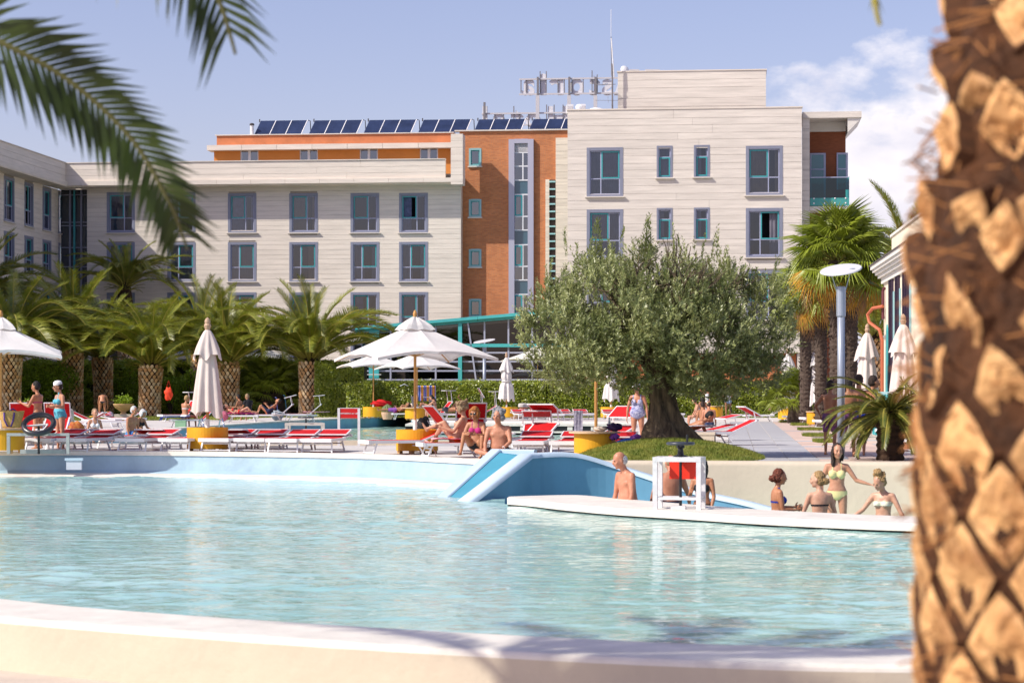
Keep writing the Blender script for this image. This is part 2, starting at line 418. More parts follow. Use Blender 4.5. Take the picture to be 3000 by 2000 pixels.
# second pool water
xs = np.arange(-14, 9, 0.16); ys = np.arange(54, 122, 0.16)
X, Y = np.meshgrid(xs, ys); Z = -0.5 + wave_h(X, Y, waves) * 1.0
def inpoly(X, Y, poly):
    ins = np.zeros(X.shape, bool)
    for i in range(len(poly)):
        x1, y1 = poly[i - 1]; x2, y2 = poly[i]
        c = ((y1 > Y) != (y2 > Y)) & (X < (x2 - x1) * (Y - y1) / (y2 - y1 + 1e-12) + x1); ins ^= c
    return ins
keep = inpoly(X, Y, offs(pool2, 0.3))
idx = np.arange(X.size).reshape(X.shape)
q = np.stack([idx[:-1, :-1], idx[:-1, 1:], idx[1:, 1:], idx[1:, :-1]], -1).reshape(-1, 4); q = q[keep.ravel()[q].all(1)]
struct(put('second_pool_water', np_mesh('second_pool_water', np.stack([X, Y, Z], -1).reshape(-1, 3), q, water1, True)))
# dark drain slot under the far coping of the second pool
bm = MB(); a = G(1207, 1243.5, -0.05)
ys_ = F * 1.4 / (1233 - HZ)
far_y = 100.5
drain = thing('overflow_channel', 'long dark overflow slot with pale blocks along the far side of the back pool', 'channel', (0, 0, 0))
p0 = GY(1195, 97); bm.box(p0.x, 8.3, 94.6, 95.0, -0.34, -0.12); bm.build('slot', M('slot_dark', (0.02, 0.022, 0.025), 0.8), drain)
bm = MB(); bm.box(p0.x, 8.3, 94.55, 100.5, -0.12, -0.03); bm.build('ledge', rimw, drain)
bm = MB(); bm.box(p0.x, 8.3, 94.56, 95.2, -0.42, -0.34); bm.build('lower_ledge', rimw, drain)
for k in range(12):
    bm = MB(); x = p0.x + 0.9 + k * 1.02; bm.box(x, x + 0.22, 94.45, 94.62, -0.30, -0.16); bm.build('spacer_block', rimw, drain)

# blue back wall of the front pool with white coping and a worn ledge
top = edge; n = len(top)
botf = [p - norm2(top, i) * 0.25 for i, p in enumerate(top)]
rows = []
for i, p in enumerate(top):
    nn = -norm2(top, i)
    rows.append([p + nn * 1.25 + Vector((0, 0, -0.62)), p + nn * 1.25 + Vector((0, 0, -0.50)), p + nn * 1.15 + Vector((0, 0, -0.47)), p + nn * 0.22 + Vector((0, 0, -0.46)),
                 p + nn * 0.05 + Vector((0, 0, -0.40)), p + nn * 0.0 + Vector((0, 0, -0.07)), p + nn * 0.03 + Vector((0, 0, -0.065)), p + nn * 0.035 + Vector((0, 0, 0.03)), p - nn * 0.35 + Vector((0, 0, 0.032)), p - nn * 0.36 + Vector((0, 0, -0.1))])
bw = skin_rows(rows, [1, 1, 1, 0, 0, 0, 1, 1, 1]).build('blue_pool_wall', [bluep, rimw])
tag(bw, 'curved blue painted pool wall with white coping below the row of red loungers', 'wall')
# niche box on the wall
p = P(206, 1350, 48.2); t = thing('wall_skimmer', 'pale rectangular skimmer cover set in the blue pool wall at the left', 'skimmer', (p.x, 48.62, -0.35))
MB().box(-0.17, 0.17, -0.03, 0.05, 0.0, 0.20).build('cover', M('skimmer_plastic', (0.62, 0.64, 0.72), 0.5, var=0.05), t)
MB().box(-0.20, 0.20, -0.05, 0.05, 0.205, 0.26).build('lintel', cop_b, t)

# slide / ramp
sl_ = thing('water_slide', 'blue plastered pool slide with pale sloping copings beside the curved blue wall', 'slide', (0, 0, 0))
A0 = Vector((-1.33, 39.0, -0.56)); A1 = Vector((-0.31, 41.9, 0.29)); B0 = Vector((-0.92, 37.6, -0.56)); B1 = Vector((0.25, 40.6, 0.23)); A2 = Vector((0.45, 41.7, 0.28))
def strip(pts, w, h, mat, name, par):
    bm = MB()
    rws = []
    for i, p in enumerate(pts):
        d = (pts[min(i + 1, len(pts) - 1)] - pts[max(i - 1, 0)]); d.z = 0; d.normalize(); s = Vector((-d.y, d.x, 0)) * w / 2; u = Vector((0, 0, 1))
        rws.append([p - s - u * h, p - s - u * 0.02, p - s * 0.8, p + s * 0.8, p + s - u * 0.02, p + s - u * h])
    return skin_rows(rws).build(name, mat, par, smooth=False)
strip([A0, A1, A2], 0.24, 0.8, cop_b, 'coping', sl_)
strip([B0, B1], 0.24, 0.8, cop_b, 'coping', sl_)
bm = MB(); dz = Vector((0, 0, -0.06))
bm.quad(A0 + dz, B0 + dz, B1 + dz, A1 + dz); bm.quad(A1 + dz, B1 + dz, Vector((0.4, 41.6, 0.16)), Vector((0.4, 41.7, 0.16))); bm.build('chute', bluep_d, sl_)
wallpts = [Vector((-0.86, 37.55, -0.54)), Vector((0.26, 40.5, 0.22))] + smooth_curve([Vector((.45, 40.75, .225)), Vector((1.15, 41.1, 0.22)), Vector((1.9, 41.25, 0.02)), Vector((2.55, 41.1, -0.18)), Vector((3.45, 40.7, -0.46)), Vector((4.4, 40.3, -0.66)), Vector((5.5, 39.9, -0.95))], 5)
bw_ = thing('curved_blue_wall', 'shaded blue curved wall whose pale coping sinks away to the right behind the bathers', 'wall', (0, 0, 0))
bm = MB(); rws = []
for i, p in enumerate(wallpts):
    d = wallpts[min(i + 1, len(wallpts) - 1)] - wallpts[max(i - 1, 0)]; d.z = 0; d.normalize(); s = Vector((-d.y, d.x, 0))
    rws.append([Vector((p.x, p.y, -1.7)) + s * -0.11, p - s * 0.11 - Vector((0, 0, 0.07)), p + s * 0.14 - Vector((0, 0, 0.07)), Vector((p.x, p.y, -1.7)) + s * 0.14])
skin_rows(rws).build('wall_face', bluep_f, bw_)
rws = []
for i, p in enumerate(wallpts):
    d = wallpts[min(i + 1, len(wallpts) - 1)] - wallpts[max(i - 1, 0)]; d.z = 0; d.normalize(); s = Vector((-d.y, d.x, 0)); u = Vector((0, 0, 1))
    rws.append([p - s * 0.14 - u * 0.068, p - s * 0.13, p - s * 0.07 + u * 0.02, p + s * 0.12 + u * 0.02, p + s * 0.16, p + s * 0.16 - u * 0.068])
skin_rows(rws).build('coping', cop_b, bw_, smooth=True)
# cream retaining wall on the right
cwf = [Vector((x, y, 0)) for x, y in ((0.9, 42.15), (2.5, 42.1), (4.5, 41.9), (6.5, 41.6), (8.5, 41.2), (11, 40.4), (16, 38))]
cwf = smooth_curve(cwf, 4); cwb = [p + Vector((0, 0.6, 0)) for p in cwf]
cw = skin_rows(sweep(cwf, cwb, None, 0.05, -1.7, 0.09)).build('cream_retaining_wall', cream, smooth=True)
tag(cw, 'smooth cream retaining wall behind the young women in the water', 'wall')
# island rim
rm = skin_rows(sweep(rf, rb, None, RIMZ, -0.475, 0.035)).build('island_rim', rimw, smooth=False)
tag(rm, 'white curved stone rim sweeping across the pool in front of the bathers', 'rim')
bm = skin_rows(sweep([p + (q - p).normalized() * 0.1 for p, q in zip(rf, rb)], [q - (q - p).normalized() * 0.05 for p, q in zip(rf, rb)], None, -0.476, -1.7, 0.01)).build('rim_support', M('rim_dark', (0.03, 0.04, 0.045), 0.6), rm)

# paving slabs on the right
pav_a = M('grey_slab', (0.40, 0.40, 0.42), 0.75, var=0.08, scale=3, obj=0.10, coords='World')
pav_b = M('pink_slab', (0.56, 0.42, 0.36), 0.75, var=0.08, scale=3, obj=0.12, coords='World')
pav_c = M('pale_slab', (0.60, 0.57, 0.53), 0.75, var=0.06, scale=3, obj=0.05, coords='World')
pm = struct(sheet('pavement', [(3.2, 42.9), (16, 42.9), (26, 130), (6, 130)], [], 0.004, M('slab_joint', (0.58, 0.54, 0.50), 0.9)))
unit = MB().box(-0.5, 0.5, -0.5, 0.5, 0, 1)
slab_me = {k: unit.mesh('paving_slab', m) for k, m in (('a', pav_a), ('b', pav_b), ('c', pav_c))}
# joints run to the vanishing point of the photograph (x 2150): slabs turned 5.8 degrees
TH = R(5.8); ex = Vector((math.cos(TH), -math.sin(TH), 0)); ey = Vector((math.sin(TH), math.cos(TH), 0)); o0 = Vector((4.0, 43.9, 0))
cnt = 0; rest = {k: MB() for k in 'abc'}
for j in range(46):
    dep = 1.2
    for i in range(-3, 13):
        w = 0.62
        c = o0 + ex * (i * w) + ey * (j * dep + (0.6 if False else 0))
        k = 'c' if i < 1 else ('a' if i < 3 else ('a' if (i in (3, 9, 10)) else 'b'))
        if random.random() < 0.10 and i > 3: k = random.choice('ab')
        if c.y > 43.1 + 0.4 and cnt < 290 and j < 19:
            put('paving_slab', slab_me[k], pm, c + Vector((0, 0, 0.006)), (0, 0, -TH), (w - 0.02, dep - 0.025, 0.014)); cnt += 1
        elif j >= 19:
            a = c - ex * (w / 2 - 0.01) - ey * (dep / 2 - 0.012); b = ex * (w - 0.02); d = ey * (dep - 0.025); z = Vector((0, 0, 0.02))
            rest[k].quad(a + z, a + b + z, a + b + d + z, a + d + z)
for k, m in (('a', pav_a), ('b', pav_b), ('c', pav_c)):
    if rest[k].v: stuff(rest[k].build('far_paving_slabs', m, pm))

# lawns
grass_m = M('grass', (0.13, 0.17, 0.025), 0.9, var=0.35, scale=2.0, coords='World', col2=(0.26, 0.25, 0.06))
blade_m = M('grass_blade', (0.11, 0.18, 0.02), 0.7, scale=2.5, trans=0.3, coords='World', col2=(0.33, 0.32, 0.06))
def blades(pts, h, w=0.02, name='grass', mat=None, jit=0.35, seed=1):
    r = np.random.default_rng(seed); n = len(pts); th = r.uniform(0, 6.28, n); hh = h * r.uniform(0.5, 1.2, n)
    dx = np.cos(th) * w; dy = np.sin(th) * w; lean = r.normal(0, jit, (n, 2)) * hh[:, None]
    V = np.zeros((n, 3, 3)); V[:, 0] = pts; V[:, 1] = pts; V[:, 2] = pts
    V[:, 0, 0] -= dx; V[:, 0, 1] -= dy; V[:, 1, 0] += dx; V[:, 1, 1] += dy; V[:, 2, :2] += lean; V[:, 2, 2] += hh
    return np_mesh(name, V.reshape(-1, 3), np.arange(n * 3).reshape(-1, 3), mat or blade_m)
struct(sheet('lawn', [(-70, 100), (-38, 100), (-16.5, 104), (-12, 118), (-5, 114.5), (14.8, 114.5), (16, 119), (16, 140), (-70, 140)], [], 0.012, grass_m))
lx = RNG.uniform(-30, 16, 26000); ly = RNG.uniform(104, 120, 26000); k = (ly > 114.6) | (lx < -13)
stuff(put('lawn_grass', blades(np.stack([lx[k], ly[k], np.full(k.sum(), 0.01)], -1), 0.09, 0.03, seed=5)))
# ================================================================== BUILDINGS
c_, s_ = math.cos(TH), math.sin(TH)
class Frame:
    """a building's own axes: u right along the facade, v into the building, z up"""
    def __init__(s, O, ang): s.O = Vector(O); s.ang = ang; s.ex = Vector((math.cos(ang), math.sin(ang), 0)); s.ey = Vector((-math.sin(ang), math.cos(ang), 0))
    def px(s, x, y, v=0.0):
        k = (x - 1500) / F; O = s.O; e = s.ex; n = s.ey
        u = (k * (O.y + v * n.y) - O.x - v * n.x) / (e.x - k * e.y)
        Y = O.y + u * e.y + v * n.y
        return u, EYE + (HZ - y) * Y / F
    def rect(s, x0, y0, x1, y1, v=0.0):
        u0, za = s.px(x0, y0, v); u1, zb = s.px(x1, y1, v); u0b, z1 = s.px((x0 + x1) / 2, y0, v); _, z0 = s.px((x0 + x1) / 2, y1, v)
        return u0, u1, z0, z1
FM = Frame(GY(1000, 152), -TH)       # middle block
FR = Frame(GY(2000, 127), -TH)       # right block
corner = GY(187, 157)
FL = Frame(GY(187, 152.8), R(90) - TH) # left wing, u grows away from the camera
UNIT = MB().box(0, 1, 0, 1, 0, 1)
UM = {}
def unit_mesh(name, mat):
    k = (name, mat.name)
    if k not in UM: UM[k] = UNIT.mesh(name, mat)
    return UM[k]
def ubox(name, mat, par, x0, x1, y0, y1, z0, z1): return put(name, unit_mesh(name, mat), par, (x0, y0, z0), None, (x1 - x0, y1 - y0, z1 - z0))

def courses(par, u0, u1, z0, z1, holes, hc, v, mat, thick=0.12, gap=0.013, seed=0, brk=5.5, name='stone_course', limit=290):
    r = random.Random(seed); zs = []; z = z1
    hs = hc if hasattr(hc, '__len__') else [hc]
    i = 0
    while z > z0 + 0.05:
        h = hs[i % len(hs)]; zs.append((max(z0, z - h), z)); z -= h; i += 1
    cnt = 0; rest = MB()
    for a, b in zs:
        blocked = sorted((h[0], h[1]) for h in holes if min(b, h[3]) - max(a, h[2]) > 0.5 * (b - a))
        segs = []; cur = u0
        for h0, h1 in blocked:
            if h0 > cur: segs.append((cur, h0, False))
            cur = max(cur, h1)
        if cur < u1: segs.append((cur, u1, True))
        for p, q, _ in segs:
            if q - p < 0.05: continue
            cuts = [p]
            while q - cuts[-1] > brk * 1.7: cuts.append(cuts[-1] + brk * r.uniform(0.8, 1.3))
            cuts.append(q)
            for m0, m1 in zip(cuts, cuts[1:]):
                g = 0.012 if m1 < q else 0
                pr = r.uniform(0, 0.008)
                if cnt < limit: ubox(name, mat, par, m0, m1 - g, v - pr, v + thick, a + gap, b); cnt += 1
                else: rest.box(m0, m1 - g, v - pr, v + thick, a + gap, b)
    if rest.v: stuff(rest.build(name, mat, par))
    # dark joint bed behind the courses, with the window openings left out
    bm = MB(); eu = sorted({u0, u1, *[min(max(h[0], u0), u1) for h in holes], *[min(max(h[1], u0), u1) for h in holes]})
    ez = sorted({z0, z1, *[min(max(h[2], z0), z1) for h in holes], *[min(max(h[3], z0), z1) for h in holes]})
    for p, q in zip(eu, eu[1:]):
        for a, b in zip(ez, ez[1:]):
            cu, cz = (p + q) / 2, (a + b) / 2
            if any(h[0] < cu < h[1] and h[2] < cz < h[3] for h in holes): continue
            bm.quad((p, v + 0.03, a), (q, v + 0.03, a), (q, v + 0.03, b), (p, v + 0.03, b))
    bm.build('joint_bed', joint, par)

WC = {}
def wmesh(key, fn):
    if key not in WC: WC[key] = fn()
    return WC[key]
def window(par, u0, u1, z0, z1, v=0.0, style='R', cur='full', open_=False):
    """style R: teal sash on the right pane, L: on the left, S: small (transom over teal pane)"""
    w = round(u1 - u0, 1); h = round(z1 - z0, 1); uc = (u0 + u1) / 2; key = (w, h, style)
    hw = w / 2; sr = 0.12 if style in 'RL' else 0.05
    def surround():
        bm = MB(); e = 0.06
        for a in ((-hw - e, -hw + sr, 0, h), (hw - sr, hw + e, 0, h)): bm.box(a[0], a[1], -0.025, 0.22, a[2], a[3])
        bm.box(-hw - e, hw + e, -0.025, 0.22, h, h + e); bm.box(-hw + sr, hw - sr, -0.02, 0.22, h - sr, h); bm.box(-hw + sr, hw - sr, -0.02, 0.22, 0, sr)
        # deep side reveals back to the frame
        return bm.mesh('window', lilac)
    win = put('window', wmesh(('s',) + key, surround), par, (uc, v, z0))
    def sill():
        return MB().box(-hw - 0.16, hw + 0.16, -0.16, 0.02, -0.06, -0.002).mesh('sill', trav_grey)
    put('sill', wmesh(('sill', w), sill), win)
    iw = hw - sr - 0.005; z_lo, z_hi = sr + 0.005, h - sr - 0.005; f = 0.06
    if style in 'RL':
        mx = 0.12 * w * (-1 if style == 'R' else 1); tz = z_lo + (z_hi - z_lo) * 0.36
        xs = [(-iw, mx), (mx, iw)]
        teal = 1 if style == 'R' else 0
    else:
        mx = None; tz = z_lo + (z_hi - z_lo) * 0.68
    def frame():
        bm = MB(); y0, y1 = 0.10, 0.16
        bm.box(-iw, iw, y0, y1, z_lo, z_lo + f); bm.box(-iw, iw, y0, y1, z_hi - f, z_hi); bm.box(-iw, -iw + f, y0, y1, z_lo + f, z_hi - f); bm.box(iw - f, iw, y0, y1, z_lo + f, z_hi - f)
        bm.box(-iw + f, iw - f, y0, y1, tz - f / 2, tz + f / 2)
        if mx is not None: bm.box(mx - f / 2, mx + f / 2, y0 - 0.004, y1, z_lo + f, z_hi - f)
        return bm.mesh('frame', lilac_l)
    put('frame', wmesh(('f',) + key, frame), win)
    def sash():
        bm = MB(); y0, y1 = 0.085, 0.14; g = 0.075
        if mx is not None: a, b = xs[teal]; a += f * 0.5; b -= f * 0.5; lo, hi = tz + f * 0.3, z_hi - f * 0.5
        else: a, b = -iw + 0.03, iw - 0.03; lo, hi = z_lo + 0.02, tz - 0.01
        bm.box(a, b, y0, y1, lo, lo + g); bm.box(a, b, y0, y1, hi - g, hi); bm.box(a, a + g, y0, y1, lo + g, hi - g); bm.box(b - g, b, y0, y1, lo + g, hi - g)
        return bm.mesh('sash', teal_f)
    s = put('sash', wmesh(('t',) + key, sash), win)
    panes = []
    if mx is not None:
        for a, b in xs: panes += [(a, b, z_lo, tz), (a, b, tz, z_hi)]
    else: panes = [(-iw, iw, z_lo, tz), (-iw, iw, tz, z_hi)]
    for i, (a, b, lo, hi) in enumerate(panes):
        if open_ and mx is not None and i == (3 if style == 'R' else 1): continue
        me = wmesh(('p', round(a, 2), round(b, 2), round(lo, 2), round(hi, 2)), lambda: MB().quad((a + 0.03, 0.13, lo + 0.03), (b - 0.03, 0.13, lo + 0.03), (b - 0.03, 0.13, hi - 0.03), (a + 0.03, 0.13, hi - 0.03)).mesh('pane', glass))
        put('pane', me, win)
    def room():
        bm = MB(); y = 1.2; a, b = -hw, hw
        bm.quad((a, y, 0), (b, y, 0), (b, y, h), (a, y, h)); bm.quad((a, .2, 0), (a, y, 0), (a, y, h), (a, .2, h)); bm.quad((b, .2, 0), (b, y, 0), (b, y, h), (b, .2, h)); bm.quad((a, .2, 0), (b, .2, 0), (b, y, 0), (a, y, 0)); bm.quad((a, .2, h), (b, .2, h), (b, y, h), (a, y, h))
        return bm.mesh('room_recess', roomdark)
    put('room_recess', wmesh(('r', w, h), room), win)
    rv = random.Random(int(abs(u0 * 7.3 + z0 * 13.7) * 10)); cmat = rv.choice([curtain_m, curtain_m, curtain_w, M('curtain_blue', (.10, .12, .22), .8, var=.25), M('curtain_pale', (.34, .33, .34), .8, var=.2)])
    if cur == 'full': cur = rv.choice(['full', 'full', 'full', 'part', 'wide', 'right'])
    spans = {'wide': [(-1, .35), (.7, 1)], 'full': [(-1, 1)], 'part': [(-1, -0.1), (0.55, 1)], 'right': [(0.35, 1)], 'left': [(-1, -0.2)], 'none': []}[cur]
    for a, b in spans:
        def cur_m():
            bm = MB(); n = max(8, int((b - a) * iw * 22)); vs = []
            for i in range(n + 1):
                x = iw * (a + (b - a) * i / n); y = 0.27 + 0.035 * math.sin(i * 2.4) + 0.015 * math.sin(i * 5.1)
                vs += [(x, y, 0.02), (x, y, h - 0.02)]
            return bm.add(vs, [(2 * i, 2 * i + 2, 2 * i + 3, 2 * i + 1) for i in range(n)]).mesh('curtain', cmat, True)
        put('curtain', wmesh(('c', key, a, b, cmat.name), cur_m), win)
    return win

# ---------------- middle block
mb = thing('hotel_middle_block', 'long travertine clad hotel block with three rows of lilac framed windows behind the palms', 'building', FM.O, -TH)
cols = [(316, 392), (492, 571), (670, 749), (850, 929), (1029, 1109), (1172, 1251)]
rws_ = [(567, 682), (711, 825), (858, 972), (1004, 1120)]
hol = []; wl = []
for ri, (ya, yb) in enumerate(rws_):
    for ci, (xa, xb) in enumerate(cols):
        h = FM.rect(xa, ya, xb, yb); hol.append(h); wl.append((ri, ci, h))
u0, _ = FM.px(255, 600); u1, _ = FM.px(1350, 600); zt = FM.px(800, 546)[1]
courses(mb, u0, u1, 0.0, zt, hol, [0.36, 0.36, 0.30], 0.0, trav, seed=1, brk=9)
styles = {(0, 0): 'L', (0, 1): 'R', (0, 2): 'L', (0, 3): 'L', (0, 4): 'L', (0, 5): 'L', (1, 1): 'R', (1, 2): 'R', (1, 3): 'R', (1, 4): 'R', (1, 5): 'R', (2, 4): 'L', (2, 5): 'L', (2, 3): 'L'}
for ri, ci, h in wl:
    cu = {(0, 5): 'left', (1, 4): 'part', (2, 4): 'left', (0, 4): 'none', (0, 0): 'full'}.get((ri, ci), 'full')
    window(mb, *h, v=0.0, style=styles.get((ri, ci), 'R'), cur=cu, open_=(ri, ci) == (0, 5))
# cornice: lower slab lip and parapet band (proud of the wall)
ca, cb = FM.px(205, 500)[0], FM.px(1349, 500)[0]
z_lip0, z_lip1, z_par = FM.px(800, 547)[1], FM.px(800, 531)[1], FM.px(800, 475)[1]
ubox('soffit', trav_warm, mb, ca - 1.0, cb - 0.3, -1.20, 0.2, z_lip0 - 0.0, z_lip0 + 0.08)
nseg = 12
for i in range(nseg):
    a = ca - 1.2 + (cb + 1.2 - ca) * i / nseg; b = ca - 1.2 + (cb + 1.2 - ca) * (i + 1) / nseg - 0.015
    ubox('cornice_slab', trav, mb, a, b, -1.32, -1.0, z_lip0 + 0.081, z_lip1)
courses(mb, ca - 1.2, cb - 0.9, z_lip1, z_par - 0.06, [], [0.46, 0.42], -1.15, trav, seed=4, brk=8, thick=0.3)
ubox('coping', trav_grey, mb, ca - 1.2, cb - 0.9, -1.22, -0.7, z_par - 0.06, z_par)
# end pier that frames the cornice band
pa, pb = FM.px(1328, 440)[0], FM.px(1348, 440)[0]
zp0, zp1 = FM.px(1340, 546)[1], FM.px(1340, 399)[1]
courses(mb, pa, pb + 0.35, zp0 + 0.0, zp1, [], 0.47, -1.34, trav, seed=5, brk=9, thick=1.3)
ubox('return_wall', trav_warm, mb, FM.px(1340, 500)[0], u1, 0.121, 1.6, 0, zt)
ubox('roof', joint, mb, ca, u1, -0.6, 8, z_par - 1.1, z_par - 1.0)
# penthouse
ph = thing('hotel_penthouse', 'orange rendered penthouse floor with a long pale canopy slab above the middle block', 'building', FM.O, -TH)
org = M('orange_render', (0.66, 0.25, 0.055), 0.85, var=0.07, scale=0.7, coords='World'); org2 = M('red_orange_render', (0.56, 0.19, 0.08), 0.85, var=0.15, scale=0.9, coords='World')
vp = 2.5
a, b = FM.px(627, 450, vp)[0], FM.px(1330, 450, vp)[0]; z0 = z_par - 1.0; z1 = FM.px(1000, 434, vp)[1]
pw = [FM.rect(x0, 440, x1, 472, vp) for x0, x1 in ((704, 757), (878, 931), (1054, 1107), (1230, 1283))]
eu = [a]
for h in pw: eu += [h[0], h[1]]
eu.append(b)
bm = MB()
for i in range(0, len(eu), 2): bm.box(eu[i], eu[i + 1], vp, vp + 0.3, z0, z1)
bm.build('wall', org, ph)
for h in pw:
    wn_ = put('window', MB().box(h[0], h[0] + 0.07, vp + 0.05, vp + 0.15, z0, z1).box(h[1] - 0.07, h[1], vp + 0.05, vp + 0.15, z0, z1).box((h[0] + h[1]) / 2 - 0.09, (h[0] + h[1]) / 2 + 0.09, vp + 0.05, vp + 0.15, z0, z1).mesh('window', white_m), ph)
    bm = MB().quad((h[0], vp + 0.12, z0), (h[1], vp + 0.12, z0), (h[1], vp + 0.12, z1), (h[0], vp + 0.12, z1)); bm.build('pane', glass_d, wn_)
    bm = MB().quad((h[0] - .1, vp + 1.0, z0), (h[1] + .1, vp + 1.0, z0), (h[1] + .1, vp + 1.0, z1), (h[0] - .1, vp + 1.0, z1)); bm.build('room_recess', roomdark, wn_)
ca2, cb2 = FM.px(606, 430, 1.9)[0], FM.px(1330, 430, 1.9)[0]
z2 = FM.px(1000, 421, 1.9)[1]; z1b = FM.px(1000, 436, 1.9)[1]
for i in range(7):
    x0 = ca2 + (cb2 - ca2) * i / 7; ubox('canopy_slab', trav, ph, x0, ca2 + (cb2 - ca2) * (i + 1) / 7 - 0.02, 1.9, 3.4, z1b, z2)
ap = FM.px(635, 400, 2.4)[0]; bp_ = FM.px(1330, 400, 2.4)[0]
ubox('parapet', org2, ph, ap, bp_, 2.4, 6, z2 + 0.001, FM.px(1000, 394, 2.4)[1]); zroof = FM.px(1000, 394, 2.4)[1]
ubox('parapet_coping', trav_grey, ph, ap - 0.1, bp_, 2.3, 6.1, zroof + 0.001, zroof + 0.07)

# ---------------- brick stair tower
brick = bpy.data.materials.new('brick'); brick.use_nodes = True; t = brick.node_tree; b = t.nodes['Principled BSDF']; b.inputs['Roughness'].default_value = 0.85
bt = t.nodes.new('ShaderNodeTexBrick'); bt.inputs['Color1'].default_value = (0.58, 0.20, 0.065, 1); bt.inputs['Color2'].default_value = (0.42, 0.125, 0.04, 1); bt.inputs['Mortar'].default_value = (0.36, 0.20, 0.12, 1)
bt.inputs['Scale'].default_value = 1.0; bt.inputs['Brick Width'].default_value = 0.26; bt.inputs['Row Height'].default_value = 0.085; bt.inputs['Mortar Size'].default_value = 0.010; bt.inputs['Bias'].default_value = -0.2
tcx = t.nodes.new('ShaderNodeTexCoord'); sp = t.nodes.new('ShaderNodeSeparateXYZ'); cb3 = t.nodes.new('ShaderNodeCombineXYZ'); nzz = t.nodes.new('ShaderNodeTexNoise'); nzz.inputs['Scale'].default_value = 0.7; nzz.inputs['Detail'].default_value = 8
hs = t.nodes.new('ShaderNodeHueSaturation'); mr = t.nodes.new('ShaderNodeMapRange'); mr.inputs[3].default_value = 0.8; mr.inputs[4].default_value = 1.25
t.links.new(tcx.outputs['Object'], sp.inputs[0]); t.links.new(sp.outputs[0], cb3.inputs[0]); t.links.new(sp.outputs[2], cb3.inputs[1]); t.links.new(cb3.outputs[0], bt.inputs[0]); t.links.new(cb3.outputs[0], nzz.inputs[0])
t.links.new(nzz.outputs[0], mr.inputs[0]); t.links.new(mr.outputs[0], hs.inputs['Value']); t.links.new(bt.outputs[0], hs.inputs['Color']); t.links.new(hs.outputs[0], b.inputs['Base Color'])
bp2 = t.nodes.new('ShaderNodeBump'); bp2.inputs['Strength'].default_value = 0.4; bp2.inputs['Distance'].default_value = 0.02; t.links.new(bt.outputs['Fac'], bp2.inputs['Height']); bp2.invert = True; t.links.new(bp2.outputs[0], b.inputs['Normal'])
VB = 0.95
tw = thing('brick_stair_tower', 'orange red brick stair tower with a tall lilac framed stair window between the pale blocks', 'building', FM.O, -TH)
ba, bb = FM.px(1346, 600, VB)[0] , FM.px(1668, 600, VB)[0]; zb1 = FM.px(1500, 384, VB)[1]
sw = FM.rect(1492, 409, 1563, 940, VB); small = [FM.rect(1375, y, 1409, y + 52, VB) for y in (435, 584, 730, 876)]
hs_ = [sw] + small
eu = sorted({ba, bb, *[h[0] for h in hs_], *[h[1] for h in hs_]}); ez = sorted({0, zb1, *[h[2] for h in hs_], *[h[3] for h in hs_]})
bm = MB()
for p, q in zip(eu, eu[1:]):
    for a_, b_ in zip(ez, ez[1:]):
        cu, cz = (p + q) / 2, (a_ + b_) / 2
        if any(h[0] < cu < h[1] and h[2] < cz < h[3] for h in hs_): continue
        bm.quad((p, VB, a_), (q, VB, a_), (q, VB, b_), (p, VB, b_))
bm.quad((ba, VB, zb1), (bb, VB, zb1), (bb, VB + 6, zb1), (ba, VB + 6, zb1))
bm.build('brick_wall', brick, tw)
ubox('coping', trav_grey, tw, FM.px(1332, 400, VB)[0], bb, VB - 0.15, VB + 0.3, zb1 + 0.001, zb1 + 0.09)
for h in small:
    w = put('window', MB().box(h[0] - .03, h[0] + 0.10, VB - 0.03, VB + 0.2, h[2], h[3]).box(h[1] - 0.1, h[1] + .03, VB - 0.03, VB + 0.2, h[2], h[3]).box(h[0] + 0.1, h[1] - 0.1, VB - 0.03, VB + 0.2, h[3] - 0.12, h[3] + .02).box(h[0] + 0.1, h[1] - 0.1, VB - 0.03, VB + 0.2, h[2], h[2] + 0.1).mesh('window', M('pale_teal', (0.28, 0.48, 0.50), 0.45)), tw)
    MB().box(h[0] - 0.1, h[1] + 0.1, VB - 0.12, VB + 0.02, h[2] - 0.08, h[2] - 0.002).build('sill', trav_grey, w)
    a, b_, c, d = h[0] + .1, h[1] - .1, h[2] + .1, h[3] - .12
    MB().box(a, a + .06, VB + .05, VB + .12, c, d).box(b_ - .06, b_, VB + .05, VB + .12, c, d).box(a + .06, b_ - .06, VB + .05, VB + .12, d - .06, d).box(a + .06, b_ - .06, VB + .05, VB + .12, c, c + .06).build('sash', teal_f, w)
    MB().quad((a, VB + .1, c), (b_, VB + .1, c), (b_, VB + .1, d), (a, VB + .1, d)).build('pane', glass_d, w)
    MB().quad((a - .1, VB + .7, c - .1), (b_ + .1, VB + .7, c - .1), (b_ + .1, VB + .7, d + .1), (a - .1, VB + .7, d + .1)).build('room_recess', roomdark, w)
h = sw; wv = VB
fr = put('stair_window', MB().box(h[0] - .02, h[0] + .38, wv - .25, wv + .1, h[2], h[3]).box(h[1] - .38, h[1] + .02, wv - .25, wv + .1, h[2], h[3]).box(h[0] + .38, h[1] - .38, wv - .25, wv + .1, h[3] - .28, h[3] + .02).mesh('stair_window', M('lilac_white_frame', (0.42, 0.41, 0.50), 0.45)), tw)
ia, ib = h[0] + .38, h[1] - .38; rowsY = [447, 487, 528, 570, 634, 674, 717, 780, 820, 862, 925]
bm = MB()
for k in range(9):
    z = FM.px(1520, 417 + k * 3.4, wv)[1]; bm.add([(ia, wv - .1, z), (ib, wv - .1, z), (ib, wv - .02, z + 0.05), (ia, wv - .02, z + .05)], [(0, 1, 2, 3)]); bm.box(ia, ib, wv - .1, wv - .08, z - 0.01, z + .03)
bm.build('louvre', white_m, fr)
